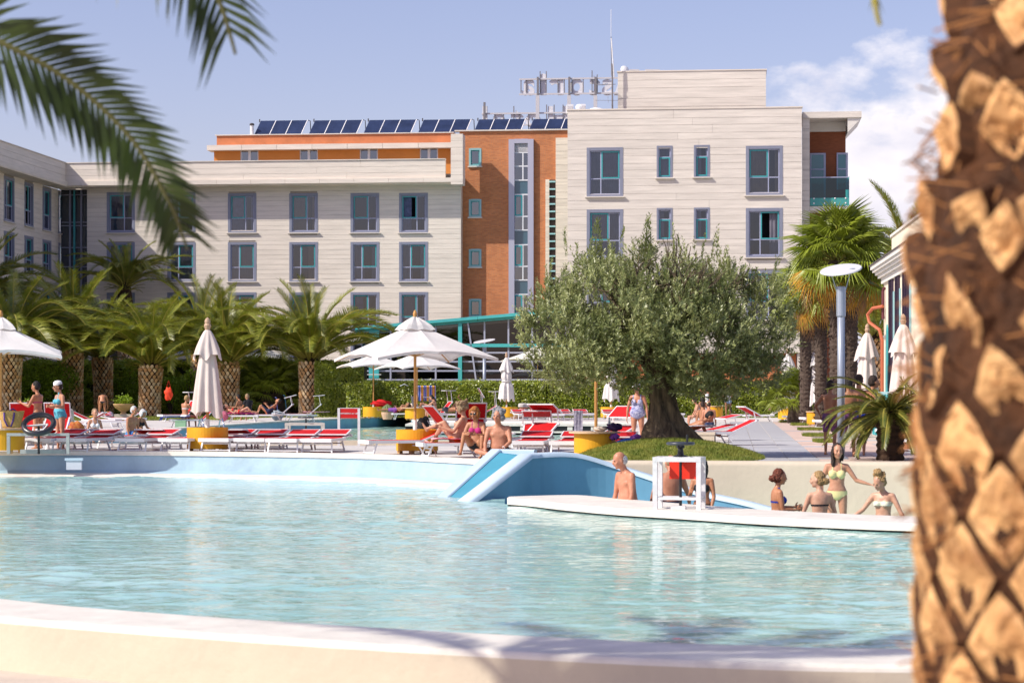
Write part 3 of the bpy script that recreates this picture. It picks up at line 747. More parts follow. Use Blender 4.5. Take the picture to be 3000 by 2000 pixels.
for i in range(len(rowsY) - 1):
    za = FM.px(1520, rowsY[i], wv)[1]; zb = FM.px(1520, rowsY[i + 1], wv)[1]
    ubox('mullion', white_m, fr, ia, ib, wv - .08, wv + .02, za - .05, za + .03)
    solid = rowsY[i] in (528, 674, 820)
    mxu = ia + (ib - ia) * 0.62
    if not solid: ubox('mullion', white_m, fr, mxu - .04, mxu + .04, wv - .08, wv + .02, zb + .03, za - .05)
    if rowsY[i] in (570, 717, 862):
        bm = MB(); bm.box(ia, ia + .1, wv - .1, wv, zb + .03, za - .05).box(mxu - .14, mxu - .04, wv - .1, wv, zb + .03, za - .05).box(ia + .1, mxu - .14, wv - .1, wv, za - .15, za - .05).box(ia + .1, mxu - .14, wv - .1, wv, zb + .03, zb + .13); bm.build('sash', teal_f, fr)
    if solid: ubox('pane', M('spandrel_glass', (0.05, 0.11, 0.15), 0.1, spec=0.8), fr, ia, ib, wv - .03, wv - .01, zb + .03, za - .05)
    else:
        for p, q in ((ia, mxu - .04), (mxu + .04, ib)): MB().quad((p, wv - .03, zb), (q, wv - .03, zb), (q, wv - .03, za), (p, wv - .03, za)).build('pane', glass_d, fr)
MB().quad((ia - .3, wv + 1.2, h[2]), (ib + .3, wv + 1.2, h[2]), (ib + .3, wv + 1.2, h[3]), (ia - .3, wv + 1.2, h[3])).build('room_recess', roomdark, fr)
# cream strip and ladder of slots
st = thing('cream_pier', 'narrow warm cream stone pier beside the right block', 'building', FM.O, -TH)
sa = FM.px(1628, 500, VB - 0.3)[0]; sb = FM.px(1680, 500, VB - .3)[0]
courses(st, sa, sb, 0, FM.px(1640, 404, VB - .3)[1], [], 0.47, VB - 0.3, trav_warm, seed=8, brk=9, thick=0.29)
ld = thing('slotted_screen', 'cream ladder like screen of small slots with pale teal rungs on the brick tower', 'screen', FM.O, -TH)
la, l1, l2, lb = [FM.px(x, 600, VB - .25)[0] for x in (1598, 1609, 1627, 1628.5)]; zt2 = FM.px(1610, 526, VB - .25)[1]
courses(ld, la, l1, 0, zt2, [], 0.47, VB - .25, trav_warm, seed=9, thick=.24)
ubox('backing', M('slot_back', (0.10, 0.06, 0.05), 0.8), ld, l1, l2, VB - .03, VB - .01, 0, zt2)
z = zt2 - 0.1
while z > 3:
    ubox('rung', M('pale_teal_rung', (0.36, 0.62, 0.60), 0.5), ld, l1, l2, VB - .27, VB - .05, z - .10, z); z -= 0.515

# ---------------- right block
rb_ = thing('hotel_right_block', 'tall pale travertine hotel block with large and small windows and a stepped top', 'building', FR.O, -TH)
holes = []; wins = []
for xa, ya, xb, yb, stl, cu, op in ((1721, 433, 1823, 576, 'R', 'full', 0), (1721, 614, 1823, 757, 'L', 'full', 0), (1721, 795, 1823, 938, 'R', 'full', 0),
        (2188, 428, 2290, 572, 'L', 'full', 0), (2188, 610, 2290, 754, 'R', 'right', 1), (2188, 792, 2290, 936, 'L', 'full', 0),
        (1927, 430, 1967, 521, 'S', 'full', 0), (2036, 429, 2076, 519, 'S', 'full', 0), (1927, 612, 1967, 703, 'S', 'full', 0), (2036, 610, 2076, 702, 'S', 'full', 0), (1927, 794, 1967, 884, 'S', 'full', 0), (2036, 792, 2076, 884, 'S', 'full', 0)):
    h = FR.rect(xa, ya, xb, yb); holes.append(h); wins.append((h, stl, cu, op))
ra, rbb = FR.px(1663, 600)[0], FR.px(2349, 600)[0]; rz = FR.px(2000, 320)[1]; zlow = FR.px(2000, 1060)[1]
courses(rb_, ra, rbb, 3.6, rz, holes, [0.52, 0.40, 0.46, 0.38], 0.0, trav_grey, seed=21, brk=7)
ubox('coping', trav, rb_, ra - .05, rbb + .05, -0.05, 0.5, rz + .001, rz + .07)
for h, stl, cu, op in wins: window(rb_, *h, v=0, style=stl, cur=cu, open_=bool(op))
ubox('side_wall', trav_warm, rb_, ra, ra + .25, 0.125, 12, 0, rz - .01)
ubox('side_wall', trav_grey, rb_, rbb - .25, rbb, 0.125, 12, 0, rz - .01)
ubox('ground_floor', org2, rb_, ra + .3, rbb - .3, 0.6, 0.9, 0, 3.6)
ubox('roof', joint, rb_, ra, rbb, 0.3, 12, rz - .5, rz - .4)
ta, tb = FR.px(1810, 260, 1.5)[0], FR.px(2244, 260, 1.5)[0]; tz0 = rz - .4; tz1 = FR.px(2000, 209, 1.5)[1]
tp = thing('roof_tower', 'plain travertine lift tower standing on the roof of the right block', 'building', FR.O, -TH)
courses(tp, ta, tb, tz0, tz1, [], [0.50, 0.46, 0.62], 1.5, trav_grey, seed=31, brk=7)
ubox('coping', trav, tp, ta - .05, tb + .05, 1.45, 6, tz1 + .001, tz1 + .06); ubox('core', joint, tp, ta + .05, tb - .05, 1.7, 6, tz0, tz1)
# annex with balcony
an = thing('balcony_annex', 'brown brick annex with a far jutting white roof and teal glass balcony', 'building', FR.O, -TH)
VA = 1.0; za = FR.px(2430, 328, VA)[1]; zb = FR.px(2430, 346, VA)[1]
c0, c1 = FR.px(2350.5, 600, VA)[0], FR.px(2372, 600, VA)[0]
courses(an, c0, c1, 0, zb - .01, [], 0.6, VA, trav_grey, seed=33, thick=.5)
r1 = FR.px(2524, 336, VA)[0]
whitec = M('white_soffit', (0.66, 0.63, 0.58), 0.8, var=.05)
ubox('roof_slab', trav_grey, an, c0, r1, VA - 0.1, VA + 4.5, zb, za)
wl1 = FR.px(2478, 500, VA + 2)[0]
bm = MB(); zw = FR.px(2478, 400, VA + 2)[1]
bm.add([(wl1, VA + .0, zb - .01), (r1, VA, zb - .01), (wl1, VA, zw), (wl1, VA + 4.4, zb - .01), (r1, VA + 4.4, zb - .01), (wl1, VA + 4.4, zw)], [(0, 2, 1), (3, 4, 5), (1, 2, 5, 4), (0, 1, 4, 3)]); bm.build('roof_bracket', whitec, an)
zs0 = FR.px(2425, 386, VA + 2)[1]
ubox('soffit_wall', whitec, an, c1 + .01, wl1 - .01, VA + 2, VA + 2.2, zs0, zb - .01)
brown = M('brown_brick', (0.22, 0.07, 0.03), 0.85, var=.2, scale=3, stretch=(1, 1, 8), coords='World')
ubox('brick_wall', brown, an, c1 + .01, wl1 - .01, VA + 2.01, VA + 2.4, 0, zs0 - .001)
for xa, ya, xb, yb in ((2373, 449, 2419, 600), (2451, 448, 2484, 556)):
    h = FR.rect(xa, ya, xb, yb, VA + 2)
    w = put('window', MB().box(h[0], h[0] + .08, VA + 1.93, VA + 2.0, h[2], h[3]).box(h[1] - .12, h[1], VA + 1.93, VA + 2.0, h[2], h[3]).box(h[0] + .08, h[1] - .12, VA + 1.93, VA + 2, h[3] - .1, h[3]).box(h[0] + .08, h[1] - .12, VA + 1.93, VA + 2, h[3] - 1.0, h[3] - .92).mesh('window', lilac_l), an)
    MB().box(h[0] + .08, h[1] - .12, VA + 1.96, VA + 1.99, h[2], h[3]).build('pane', M('teal_pane', (0.04, 0.16, 0.20), 0.08, spec=.8), w)
h = FR.rect(2373, 521, 2488, 603, VA - .0); hb = FR.px(2430, 580, VA)[1]
bal = put('balcony', MB().box(h[0], h[1], VA + .05, VA + 2.0, h[2] - .25, h[2] - .02).mesh('balcony', whitec), an)
tealg = glass_mat('teal_glass', (0.03, 0.36, 0.32), 0.02)
MB().quad((h[0], VA, hb), (h[1], VA, hb), (h[1], VA, h[3]), (h[0], VA, h[3])).quad((h[1], VA, h[2]), (h[1], VA + 2, h[2]), (h[1], VA + 2, h[3]), (h[1], VA, h[3])).build('glass_panel', tealg, bal)
MB().box(h[0], h[1], VA - .02, VA + .03, h[2], hb).build('fascia', M('teal_fascia', (0.06, 0.30, 0.28), 0.3), bal)
MB().box(h[0], h[1] + .02, VA - .03, VA + .02, h[3], h[3] + .05).build('rail', lilac_l, bal)
bm = MB()
for i in range(4):
    for j in range(2): bm.ell((h[0] + (h[1] - h[0]) * (0.1 + .27 * i), VA - .03, h[2] + .15 + .28 * j), (.05, .03, .05), 8, 5)
bm.build('bolt', white_m, bal)

# ---------------- left wing
lw = thing('hotel_left_wing', 'receding travertine hotel wing at the left edge with narrow looking windows', 'building', FL.O, R(90) - TH)
zp = z_par
def uL(x): return FL.px(x, 500)[0]
holesL = []
for ya, yb in ((516, 647), (677, 790), (835, 950)):      # measured on the nearest column
    for xa, xb in ((-60, -32), (12, 41), (72, 97), (125, 149), (171, 193)):
        u_a, _ = FL.px(xa, 500, 1.0); u_b, _ = FL.px(xb, 500, 1.0)
        um, z1_ = FL.px(12, ya, 1.0); _, z0_ = FL.px(12, yb, 1.0)
        holesL.append((u_a, u_b, z0_, z1_))
ue = FL.px(199, 600, 1.0)[0]; us = -42
zl0 = z_lip0; zl1 = z_lip1
courses(lw, us, ue, 0, zl0, holesL, [0.36, .36, .30], 1.0, trav, seed=41, brk=7)
for i, h in enumerate(holesL): window(lw, *h, v=1.0, style='R' if i % 2 else 'L', cur='full')
courses(lw, us, uL(186), zl1, zp - .06, [], [0.46, .42], -.15 + .0, trav, seed=42, thick=.3)
ubox('coping', trav_grey, lw, us, uL(186), -.22, .4, zp - .06, zp)
ubox('cornice_slab', trav, lw, us, uL(186) + .0, -.3, .1, zl0 + .08, zl1); ubox('soffit', trav_warm, lw, us, uL(186), -.28, 1.0, zl0, zl0 + .079)
ubox('roof', joint, lw, us, ue, .4, 9, zp - 1.1, zp - 1.0)
ubox('end_wall', trav, lw, us + .01, us + .4, 1.13, 9, 0, zp - 1.11); ubox('rear_wall', trav, lw, us + .41, ue, 8.6, 8.99, 0, zp - 1.11); ubox('end_parapet', trav, lw, us + .01, us + .3, .41, 9, zp - .99, zp - .07)
# dark glazed corner between the wings
gc = thing('glazed_corner', 'dark recessed glazing with lilac bands between the left wing and the middle block', 'building', FM.O, -TH)
ga, gb = FM.px(203, 600, 1.2)[0], FM.px(258, 600, 1.2)[0]
ubox('glazing', M('corner_glass', (0.02, 0.03, 0.045), 0.08, spec=.9), gc, ga - .6, gb + .3, 1.2, 1.3, 0, zl0)
for y in (570, 650, 660, 724, 780, 860): z = FM.px(230, y, 1.2)[1]; ubox('band', lilac, gc, ga - .6, gb + .3, 1.1, 1.19, z - .07, z)
for f_ in (0.02, 0.25, .62): x = ga + (gb - ga) * f_; ubox('mullion', teal_f if f_ == .25 else lilac, gc, x, x + .12, 1.05, 1.18, 0, zl0)
ubox('lintel', trav, gc, ga - .6, gb + .2, .8, 1.6, zl0 - .9 + .9, zl0 + .3)

# ---------------- rooftop things
panel_m = M('solar_blue', (0.022, 0.035, 0.085), 0.18, var=0.25, scale=1.2, spec=.6, coords='World')
sc0 = None; VS = 2.9
for gi, (xa, xb) in enumerate(((745, 884), (905, 1046), (1065, 1205), (1225, 1366), (1388, 1526), (1548, 1690))):
    zb_ = zroof + .07 if gi < 3 else (zroof + .07 if gi == 3 else zb1 + .12)
    ua, ub = FM.px(xa, 390, VS)[0], FM.px(xb, 390, VS)[0]; zt_ = FM.px((xa + xb) / 2, 349 - gi * 1.0, VS)[1]
    loc = FM.O + FM.ex * ua + FM.ey * VS + Vector((0, 0, zb_))
    t_ = thing('solar_collector', ['first', 'second', 'third', 'fourth', 'fifth', 'last'][gi] + ' set of three tilted dark blue solar panels from the left on the hotel roof', 'solar panels', loc, -TH, 'solar collectors along the roof')
    H = zt_ - zb_; Wd = (ub - ua); pw_ = Wd / 3 * 0.93; sk = .28
    for k in range(3):
        x0 = k * Wd / 3
        p_ = MB().add([(x0, 0, .05), (x0 + pw_, 0, .05), (x0 + pw_ + sk, .9, H), (x0 + sk, .9, H), (x0, .08, .03), (x0 + pw_, .08, .03), (x0 + pw_ + sk, .98, H - .04), (x0 + sk, .98, H - .04)],
            [(0, 1, 2, 3), (4, 7, 6, 5), (0, 4, 5, 1), (1, 5, 6, 2), (2, 6, 7, 3), (3, 7, 4, 0)]).build('panel', panel_m, t_)
        MB().bar((x0 + pw_ + .05, .0, .05), (x0 + pw_ + sk + .05, .9, H), .05).build('edge_strip', white_m, p_)
    MB().tube([(Wd + sk, .9, H), (Wd + sk + .15, .95, H - .05), (Wd + sk + .2, .9, .1)], .03, 6).tube([(sk - .1, .95, H - .1), (sk - .1, .95, H + .12)], .04, 6).build('pipe', M('dark_pipe', (.06, .05, .05), .5), t_)
# vent pipe
p = FM.O + FM.ex * FM.px(738, 390, VS)[0] + FM.ey * VS; t_ = thing('roof_vent', 'short white vent pipe beside the first solar panels on the left', 'vent', (p.x, p.y, zroof + .07))
MB().lathe([(.13, 0), (.13, .7)], 10).build('pipe', white_m, t_); MB().lathe([(.17, .7), (.17, .8), (.1, .86)], 10).build('cap', M('dark_pipe', (.06, .05, .05)), t_)
# sign letters seen from behind
letm = M('letter_tray', (0.66, 0.66, 0.70), 0.5, var=.1, scale=.8, coords='World'); stm = M('sign_steel', (0.20, 0.19, 0.20), .5); stw = M('pale_steel', (0.55, .54, .56), .45)
FS = Frame(GY(1600, 168), -TH)
sg_ = thing('roof_sign', 'two line hotel roof sign on steel rails seen from behind with the letters reversed', 'sign', FS.O, -TH)
zbase = FS.px(1600, 277)[1]
def letter(ch, x, ybase, hpx, wpx, tall=False):
    cu = bpy.data.curves.new('letter', 'FONT'); cu.body = ch; cu.size = 1; cu.extrude = .08; cu.offset = 0.028; cu.align_x = 'CENTER'
    o = bpy.data.objects.new('letter', cu); COL.objects.link(o); o.parent = sg_
    cu.materials.append(letm)
    u, z = FS.px(x, ybase); cap = 0.73 if (ch.isupper() or ch in 'lthid') else 0.53
    Yd = 168; hm = hpx * Yd / F; wm = wpx * Yd / F
    nat = {'a': .5, 's': .45, 't': .3, 'o': .55, 'r': .35, 'i': .18, 'A': .65, 'H': .62, 'e': .52, 'l': .16}[ch]
    o.location = (u, 0, z); o.rotation_euler = (R(90), 0, R(180)); o.scale = (wm / nat, hm / cap, 1.4)
    return o
for ch, x, yb, hp, wp in (('a', 1548, 277, 48, 42), ('i', 1592, 277, 66, 22), ('r', 1634, 277, 48, 38), ('o', 1690, 277, 50, 42), ('t', 1742, 277, 66, 24), ('s', 1779, 277, 48, 38), ('A', 1826, 277, 66, 46),
                          ('l', 1421, 372, 62, 16), ('e', 1462, 372, 42, 40), ('t', 1514, 372, 58, 30), ('o', 1562, 372, 42, 46), ('H', 1636, 372, 62, 60)):
    letter(ch, x, yb, hp, wp)
u_a, u_b = FS.px(1522, 230)[0], FS.px(1812, 230)[0]
for y in (231, 275): z = FS.px(1660, y)[1]; ubox('rail', stw, sg_, u_a, u_b, -.25, -.13, z - .09, z + .03)
u_a2, u_b2 = FS.px(1412, 230)[0], FS.px(1670, 230)[0]
for y in (332, 366): z = FS.px(1540, y)[1]; ubox('rail', stw, sg_, u_a2, u_b2, -.25, -.13, z - .09, z + .03)
for x in (1577, 1669, 1746): u, z = FS.px(x, 228); _, z0 = FS.px(x, 420); _, zm = FS.px(x, 282); ubox('post', stm, sg_, u - .08, u + .08, -.45, -.26, zm, z); ubox('post', stw, sg_, u - .16, u + .12, -.45, -.26, z0, zm - .001)
u, z = FS.px(1421, 302); ubox('post', stm, sg_, u - .08, u + .08, -.45, -.26, FS.px(1421, 420)[1], z)
for (x, ya, yb) in ((1527, 233, 273), (1542, 233, 273), (1583, 210, 273), (1601, 210, 273), (1635, 233, 273), (1654, 233, 273), (1676, 233, 273), (1709, 233, 273), (1735, 208, 273), (1750, 220, 275), (1602, 308, 350), (1624, 308, 350), (1650, 308, 350), (1450, 332, 350), (1476, 332, 350), (1506, 312, 350), (1522, 330, 350), (1549, 332, 350)):
    u, z1_ = FS.px(x, ya); z0_ = FS.px(x, yb)[1]; ubox('brace', stm, sg_, u - .035, u + .035, -.20, -.10, z0_, z1_)
# dishes, antenna mast and boxes on the right block roof
def dish(x, y, r, Yd, lab, rz=0):
    p = P(x, y, Yd); t_ = thing('satellite_dish', lab, 'dish', p, rz)
    MB().lathe([(0.001, 0.18 * r), (r * .5, .06 * r), (r * .85, -.14 * r), (r, -.28 * r), (r * .97, -.3 * r), (r * .5, .02 * r), (.001, .12 * r)], 20, caps=False).build('reflector', white_m, t_).rotation_euler = (R(75), 0, 0)
    MB().tube([(0, .1, 0), (0, .4, -.9)], .05, 6).build('mount', stw, t_)
dish(1747, 352, .9, 128.5, 'large white dish mostly sunk behind the parapet of the right block')
dish(1697, 314, .22, 128, 'small round white dish between two boxes on the right roof edge')
dish(1833, 205, .30, 129.5, 'white dish at the left end of the roof tower top', .5)
for x0, x1, y0, y1, lab in ((1660, 1680, 306, 322, 'white equipment box at the left corner of the right block roof'), (1702, 1716, 305, 322, 'square white equipment box beside the small dish')):
    a = P(x0, y1, 128); b_ = P(x1, y0, 128); t_ = thing('equipment_box', lab, 'box', (a.x, 128, a.z - .2)); MB().box(0, b_.x - a.x, 0, .6, 0, b_.z - a.z + .2).build('casing', white_m, t_); MB().box(.05, b_.x - a.x - .05, -.02, 0, .25, b_.z - a.z + .1).build('lid', stw, t_)
p = P(1794, 322, 128.5); t_ = thing('antenna_mast', 'thin antenna mast with aerials at the left foot of the roof tower', 'antenna', p)
MB().tube([(0, 0, -.5), (0, 0, 2.6), (-.05, 0, 2.7)], .05, 6).tube([(-.05, 0, 2.0), (-.08, 0, 4.3)], .025, 5).build('mast', stm, t_); MB().tube([(0.1, -.02, 1.9), (-.06, -.02, 4.2)], .035, 6).tube([(-.08, 0, 4.3), (-.08, 0, 4.3 + 1.6)], .016, 5).build('whip', white_m, t_)
bm = MB()
for k in range(9): bm.bar((-.9 + k * .09, -.15, 1.42), (-.9 + k * .09, .15, 1.42 + .12), .02)
bm.bar((-1.0, 0, 1.45), (.2, 0, 1.5), .03); bm.bar((-1.0, 0, .55), (.35, 0, .55), .02); bm.bar((-.25, -.2, .4), (-.25, .2, .8), .02); bm.build('aerial', stm, t_)
for x0, x1 in ((1845, 1873), (1891, 1933)):
    a = P(x0, 203, 130); b_ = P(x1, 203, 130); t_ = thing('roof_duct', 'low flat metal duct top on the roof tower, ' + ('narrower left one' if x0 < 1880 else 'wider right one'), 'duct', (a.x, 130, tz1 + .05)); MB().box(0, b_.x - a.x, 0, .5, .22, .28).build('plate', stw, t_); MB().bar((.25, .2, 0), (.25, .2, .22), .04).bar((b_.x - a.x - .25, .2, 0), (b_.x - a.x - .25, .2, .22), .04).build('leg', stm, t_)

# ---------------- glass pavilion in front of the middle block
FP = Frame(GY(1300, 138), -TH)
pv = thing('glass_pavilion', 'dark glazed pavilion under a rising teal roof beam behind the hedge', 'building', FP.O, -TH)
def beam(name, mat, x0, ya0, yb0, x1, ya1, yb1, v0, v1):
    ua, za0 = FP.px(x0, ya0, v0); _, zb0 = FP.px(x0, yb0, v0); ub, za1 = FP.px(x1, ya1, v0); _, zb1_ = FP.px(x1, yb1, v0)
    vs = [(ua, v0, zb0), (ub, v0, zb1_), (ub, v0, za1), (ua, v0, za0), (ua, v1, zb0), (ub, v1, zb1_), (ub, v1, za1), (ua, v1, za0)]
    return MB().add(vs, [(0, 1, 2, 3), (5, 4, 7, 6), (4, 0, 3, 7), (1, 5, 6, 2), (3, 2, 6, 7), (4, 5, 1, 0)]).build(name, mat, pv)
for i in range(5):
    xs_ = 1040 + 180 * i; xe = xs_ + 179
    yt = lambda x: 957 - (x - 1040) * 0.0855
    beam('roof_beam', teal_b, xs_, yt(xs_), yt(xs_) + 9, xe, yt(xe), yt(xe) + 9, -.5, 8)
    beam('lower_beam', teal_b, xs_, yt(xs_) + 9.5, yt(xs_) + 17, xe, yt(xe) + 9.5, yt(xe) + 17, -.3, -.05)
ua, ub = FP.px(1062, 1000)[0], FP.px(1930, 1000)[0]
zbm = FP.px(1500, 1006)[1]
bm = MB(); uz = lambda x: FP.px(x, yt(x) + 16)
p0 = uz(1062); p1 = uz(1930)
bm.quad((p0[0], 0, 0), (p1[0], 0, 0), (p1[0], 0, p1[1]), (p0[0], 0, p0[1])).build('glazing', glass_mat('pavilion_glass', (0.16, 0.19, 0.20), 0.02), pv)
bm = MB().quad((p0[0], 5, 0), (p1[0], 5, 0), (p1[0], 5, p1[1]), (p0[0], 5, p0[1])).quad((p0[0], .1, .1), (p1[0], .1, .1), (p1[0], 5, .1), (p0[0], 5, .1)).build('interior', M('interior_dark', (0.03, 0.028, 0.03), 0.7, var=.5, scale=.8, coords='World'), pv)
for x in (1145, 1277, 1420, 1490, 1560, 1630, 1700, 1770, 1840, 1900):
    u, z = FP.px(x, yt(x) + 16); ubox('mullion', lilac_l, pv, u - .05, u + .05, -.12, 0.02, 0, z)
for xa, xb in ((1372, 1398), (1655, 1675)):
    u0_, z0_ = FP.px(xb, 1130); u1_, z1_ = FP.px(xa, yt(xa) + 16); MB().bar((u0_, -.2, z0_), (u1_, -.2, z1_), .1).build('leaning_strut', lilac_l, pv)
for y in (1033, 1059, 1086, 1112):
    z = FP.px(1400, y)[1]; ubox('transom', lilac_l, pv, ua, ub, -.1, -.005, z - .05, z + .05)
u0_, z0_ = FP.px(1340, 1016); ubox('cross_beam', teal_b, pv, FP.px(1343, 1)[0], ub, -.25, -.13, z0_ - .02, FP.px(1400, 1007)[1])
u0_, u1_ = FP.px(1344, 1)[0], FP.px(1355, 1)[0]; ubox('column', teal_b, pv, u0_, u1_, -.32, -.13, 0, FP.px(1350, yt(1350) + 16)[1])
u0_, u1_ = FP.px(1083, 1)[0], FP.px(1112, 1)[0]; ubox('column', teal_b, pv, u0_, u1_, -.32, -.13, 0, FP.px(1100, yt(1100) + 16)[1])
for y in (1098, 1112): z = FP.px(1100, y)[1]; ubox('railing', white_m, pv, FP.px(1064, 1)[0], FP.px(1120, 1)[0], -.5, -.45, z, z + .05)
r = random.Random(5)
for k in range(26):
    u = r.uniform(ua + 2, ub - 3); z = r.choice((.7, .9, 1.3)); w = r.uniform(.5, 1.4)
    ubox('furniture', random.choice([M('inside_red', (.25, .03, .03)), M('inside_grey', (.12, .12, .13)), M('inside_pale', (.35, .36, .4))]), pv, u, u + w, 1.5 + r.random() * 2, 3.6 + r.random(), 0.1, z)
ubox('ceiling_strip', M('inside_pale', (.35, .36, .4)), pv, FP.px(1400, 1)[0], FP.px(1560, 1)[0], 1, 1.6, FP.px(1400, 1022)[1], FP.px(1400, 1018)[1])

# ---------------- cream villa on the right
FV = Frame((11.95, 70.5, 0), R(90 - 4.6 + 180))
# u runs towards the camera; its front looks left
vw = thing('cream_villa', 'cream rendered villa with stepped cornice and tall dark windows beside the near trunk', 'building', (12.0, 70.5, 0), R(-90 - 4.6))
vil = M('villa_cream', (0.72, 0.62, 0.48), 0.8, var=.05, scale=1, coords='World'); vilw = M('villa_white', (0.66, 0.62, 0.57), .7, var=.04)
L = 15.0
zc = 5.35
def yv(d): return d
wins_v = [(2.2, 3.4), (4.3, 5.4), (6.6, 8.4)]
eu = [0]; 
for a, b_ in wins_v: eu += [a, b_]
eu.append(L)
# local x = towards the camera (far end at 0), local y = into the building (right), front at y=0
bm = MB()
for i in range(0, len(eu), 2): bm.box(eu[i], eu[i + 1], 0, .4, 0, zc - .5)
bm.box(0, L, 0, .4, zc - .5, zc); bm.box(0, .4, .4, 6, 0, zc + .9); bm.box(eu[1], eu[2], 0, .4, 0, 1.3); bm.box(eu[3], eu[4], 0, .4, 0, 1.3); bm.box(eu[5], eu[6], 0, .4, 0, 1.3)
bm.build('wall', vil, vw)
MB().box(0, L, .25, .6, zc, zc + 1.0).build('parapet', vil, vw)
MB().box(-.1, L, .2, .65, zc + 1.0, zc + 1.08).build('coping', vilw, vw)
for k, (a, b_, o) in enumerate(((-.55, -.30, .30), (-.34, -.12, .42), (-.62, -.50, .22), (-.15, 0, .55))): pass
for k, (out, z0_, z1_) in enumerate(((.40, zc - .04, zc + .08), (.34, zc - .13, zc - .041), (.26, zc - .22, zc - .131), (.18, zc - .32, zc - .221), (.08, zc - .5, zc - .321))):
    MB().box(-out, L, -out, -.001, z0_, z1_).build('cornice_step', vilw, vw)
bm = MB()
for k in range(60): bm.box(-.6 + k * .25, -.6 + k * .25 + .2, -.44, -.1, zc + .081, zc + .12)
bm.build('eave_tiles', M('dark_tile', (.10, .08, .08), .8), vw)
for a, b_ in wins_v:
    w = put('window', MB().box(a, a + .12, -.06, .1, 1.3, zc - .5).box(b_ - .12, b_, -.06, .1, 1.3, zc - .5).mesh('window', M('dark_frame', (.035, .02, .045), .4)), vw)
    MB().quad((a, .12, 1.3), (b_, .12, 1.3), (b_, .12, zc - .5), (a, .12, zc - .5)).build('pane', glass_d, w)
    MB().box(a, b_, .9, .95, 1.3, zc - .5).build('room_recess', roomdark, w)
    bm = MB(); n_ = 3
    for k in range(1, n_): x = a + (b_ - a) * k / n_; bm.box(x - .04, x + .04, -.05, .1, 1.3, zc - .5)
    bm.build('mullion', M('dark_frame', (.035, .02, .045), .4), w)
    MB().box(b_ + .0, b_ + .35, -.03, -.001, 1.0, zc - .9).build('shutter', M('pale_teal', (0.28, 0.48, 0.50)), w)
MB().box(.9, 12, -.35, -.001, 0, 1.0).build('teal_base', teal_b, vw)
for k in range(8): ubox('teal_pilaster', teal_b, vw, .95 + k * .8, 1.25 + k * .8, -.45, -.351, 0, 1.3)
MB().box(-.1, 12, -.45, -.0005, 1.301, 1.38).build('ledge', M('pale_teal', (0.28, 0.48, 0.50)), vw)
bm = MB(); prof = [(1.2, 1.38), (2.0, 1.38), (2.0, 2.0), (1.95, 2.8), (1.8, 3.3), (1.6, 3.5), (1.4, 3.3), (1.25, 2.8), (1.2, 2.0)]
bm.add([(x, -.02, z) for x, z in prof] + [(x, -.06, z) for x, z in prof], [tuple(range(9, 18)), (8, 7, 6, 5, 4, 3, 2, 1, 0)] + [(i, (i + 1) % 9, 9 + (i + 1) % 9, 9 + i) for i in range(9)]); bm.build('arched_panel', teal_f, vw)
copper = M('copper_pipe', (0.50, 0.14, 0.07), 0.4, metal=.3); MB().tube([(.75, -.12, 0), (.75, -.12, 3.0), (.7, -.2, 3.35), (.45, -.5, 3.6), (.35, -.55, 3.85), (.5, -.4, 4.05), (.8, -.1, 4.1)], .055, 8).build('downpipe', copper, vw)
MB().tube([(.62, -.08, 3.7), (.62, -.08, 4.6), (.7, -.04, 4.7)], .05, 8).build('upper_pipe', M('plum_pipe', (.12, .03, .04), .4), vw)
MB().box(9.2, 10.4, .8, 1.6, zc + 1.0, zc + 2.6).build('chimney', M('chimney_brown', (.2, .1, .07), .8), vw)

bpy.context.view_layer.update()
dg = bpy.context.evaluated_depsgraph_get()
for o in [o for o in SC.objects if o.type == 'FONT']:
    me = bpy.data.meshes.new_from_object(o.evaluated_get(dg)); me.materials.clear(); me.materials.append(o.data.materials[0])
    n = put('letter', me, o.parent, o.location, o.rotation_euler, o.scale); bpy.data.objects.remove(o)
# ================================================================== VEGETATION
leafg = M('palm_leaf', (0.10, 0.14, 0.010), 0.38, scale=1.2, trans=0.3, obj=0.25, spec=.8, col2=(0.33, 0.34, 0.035))
leafy = M('palm_leaf_yellow', (0.19, 0.20, 0.03), 0.5, var=0.3, scale=1.5, trans=0.3, obj=0.2)
rach = M('palm_rib', (0.32, 0.28, 0.05), 0.5, var=0.2, scale=2)
leafn = M('near_palm_leaf', (0.030, 0.050, 0.006), 0.45, var=0.5, scale=3, trans=0.22)
dead = M('dead_leaf', (0.42, 0.19, 0.04), 0.8, var=0.4, scale=2, obj=.2)
bootm = M('palm_boot', (0.62, 0.36, 0.17), 0.85, var=0.3, scale=5, obj=0.25, bump=.4, bscale=30)
boote = M('palm_boot_pale', (0.80, 0.60, 0.38), 0.85, var=0.2, scale=5, obj=0.22)
trunkd = M('palm_trunk_dark', (0.040, 0.020, 0.010), 0.95, var=0.4, scale=6, bump=.6, bscale=20)

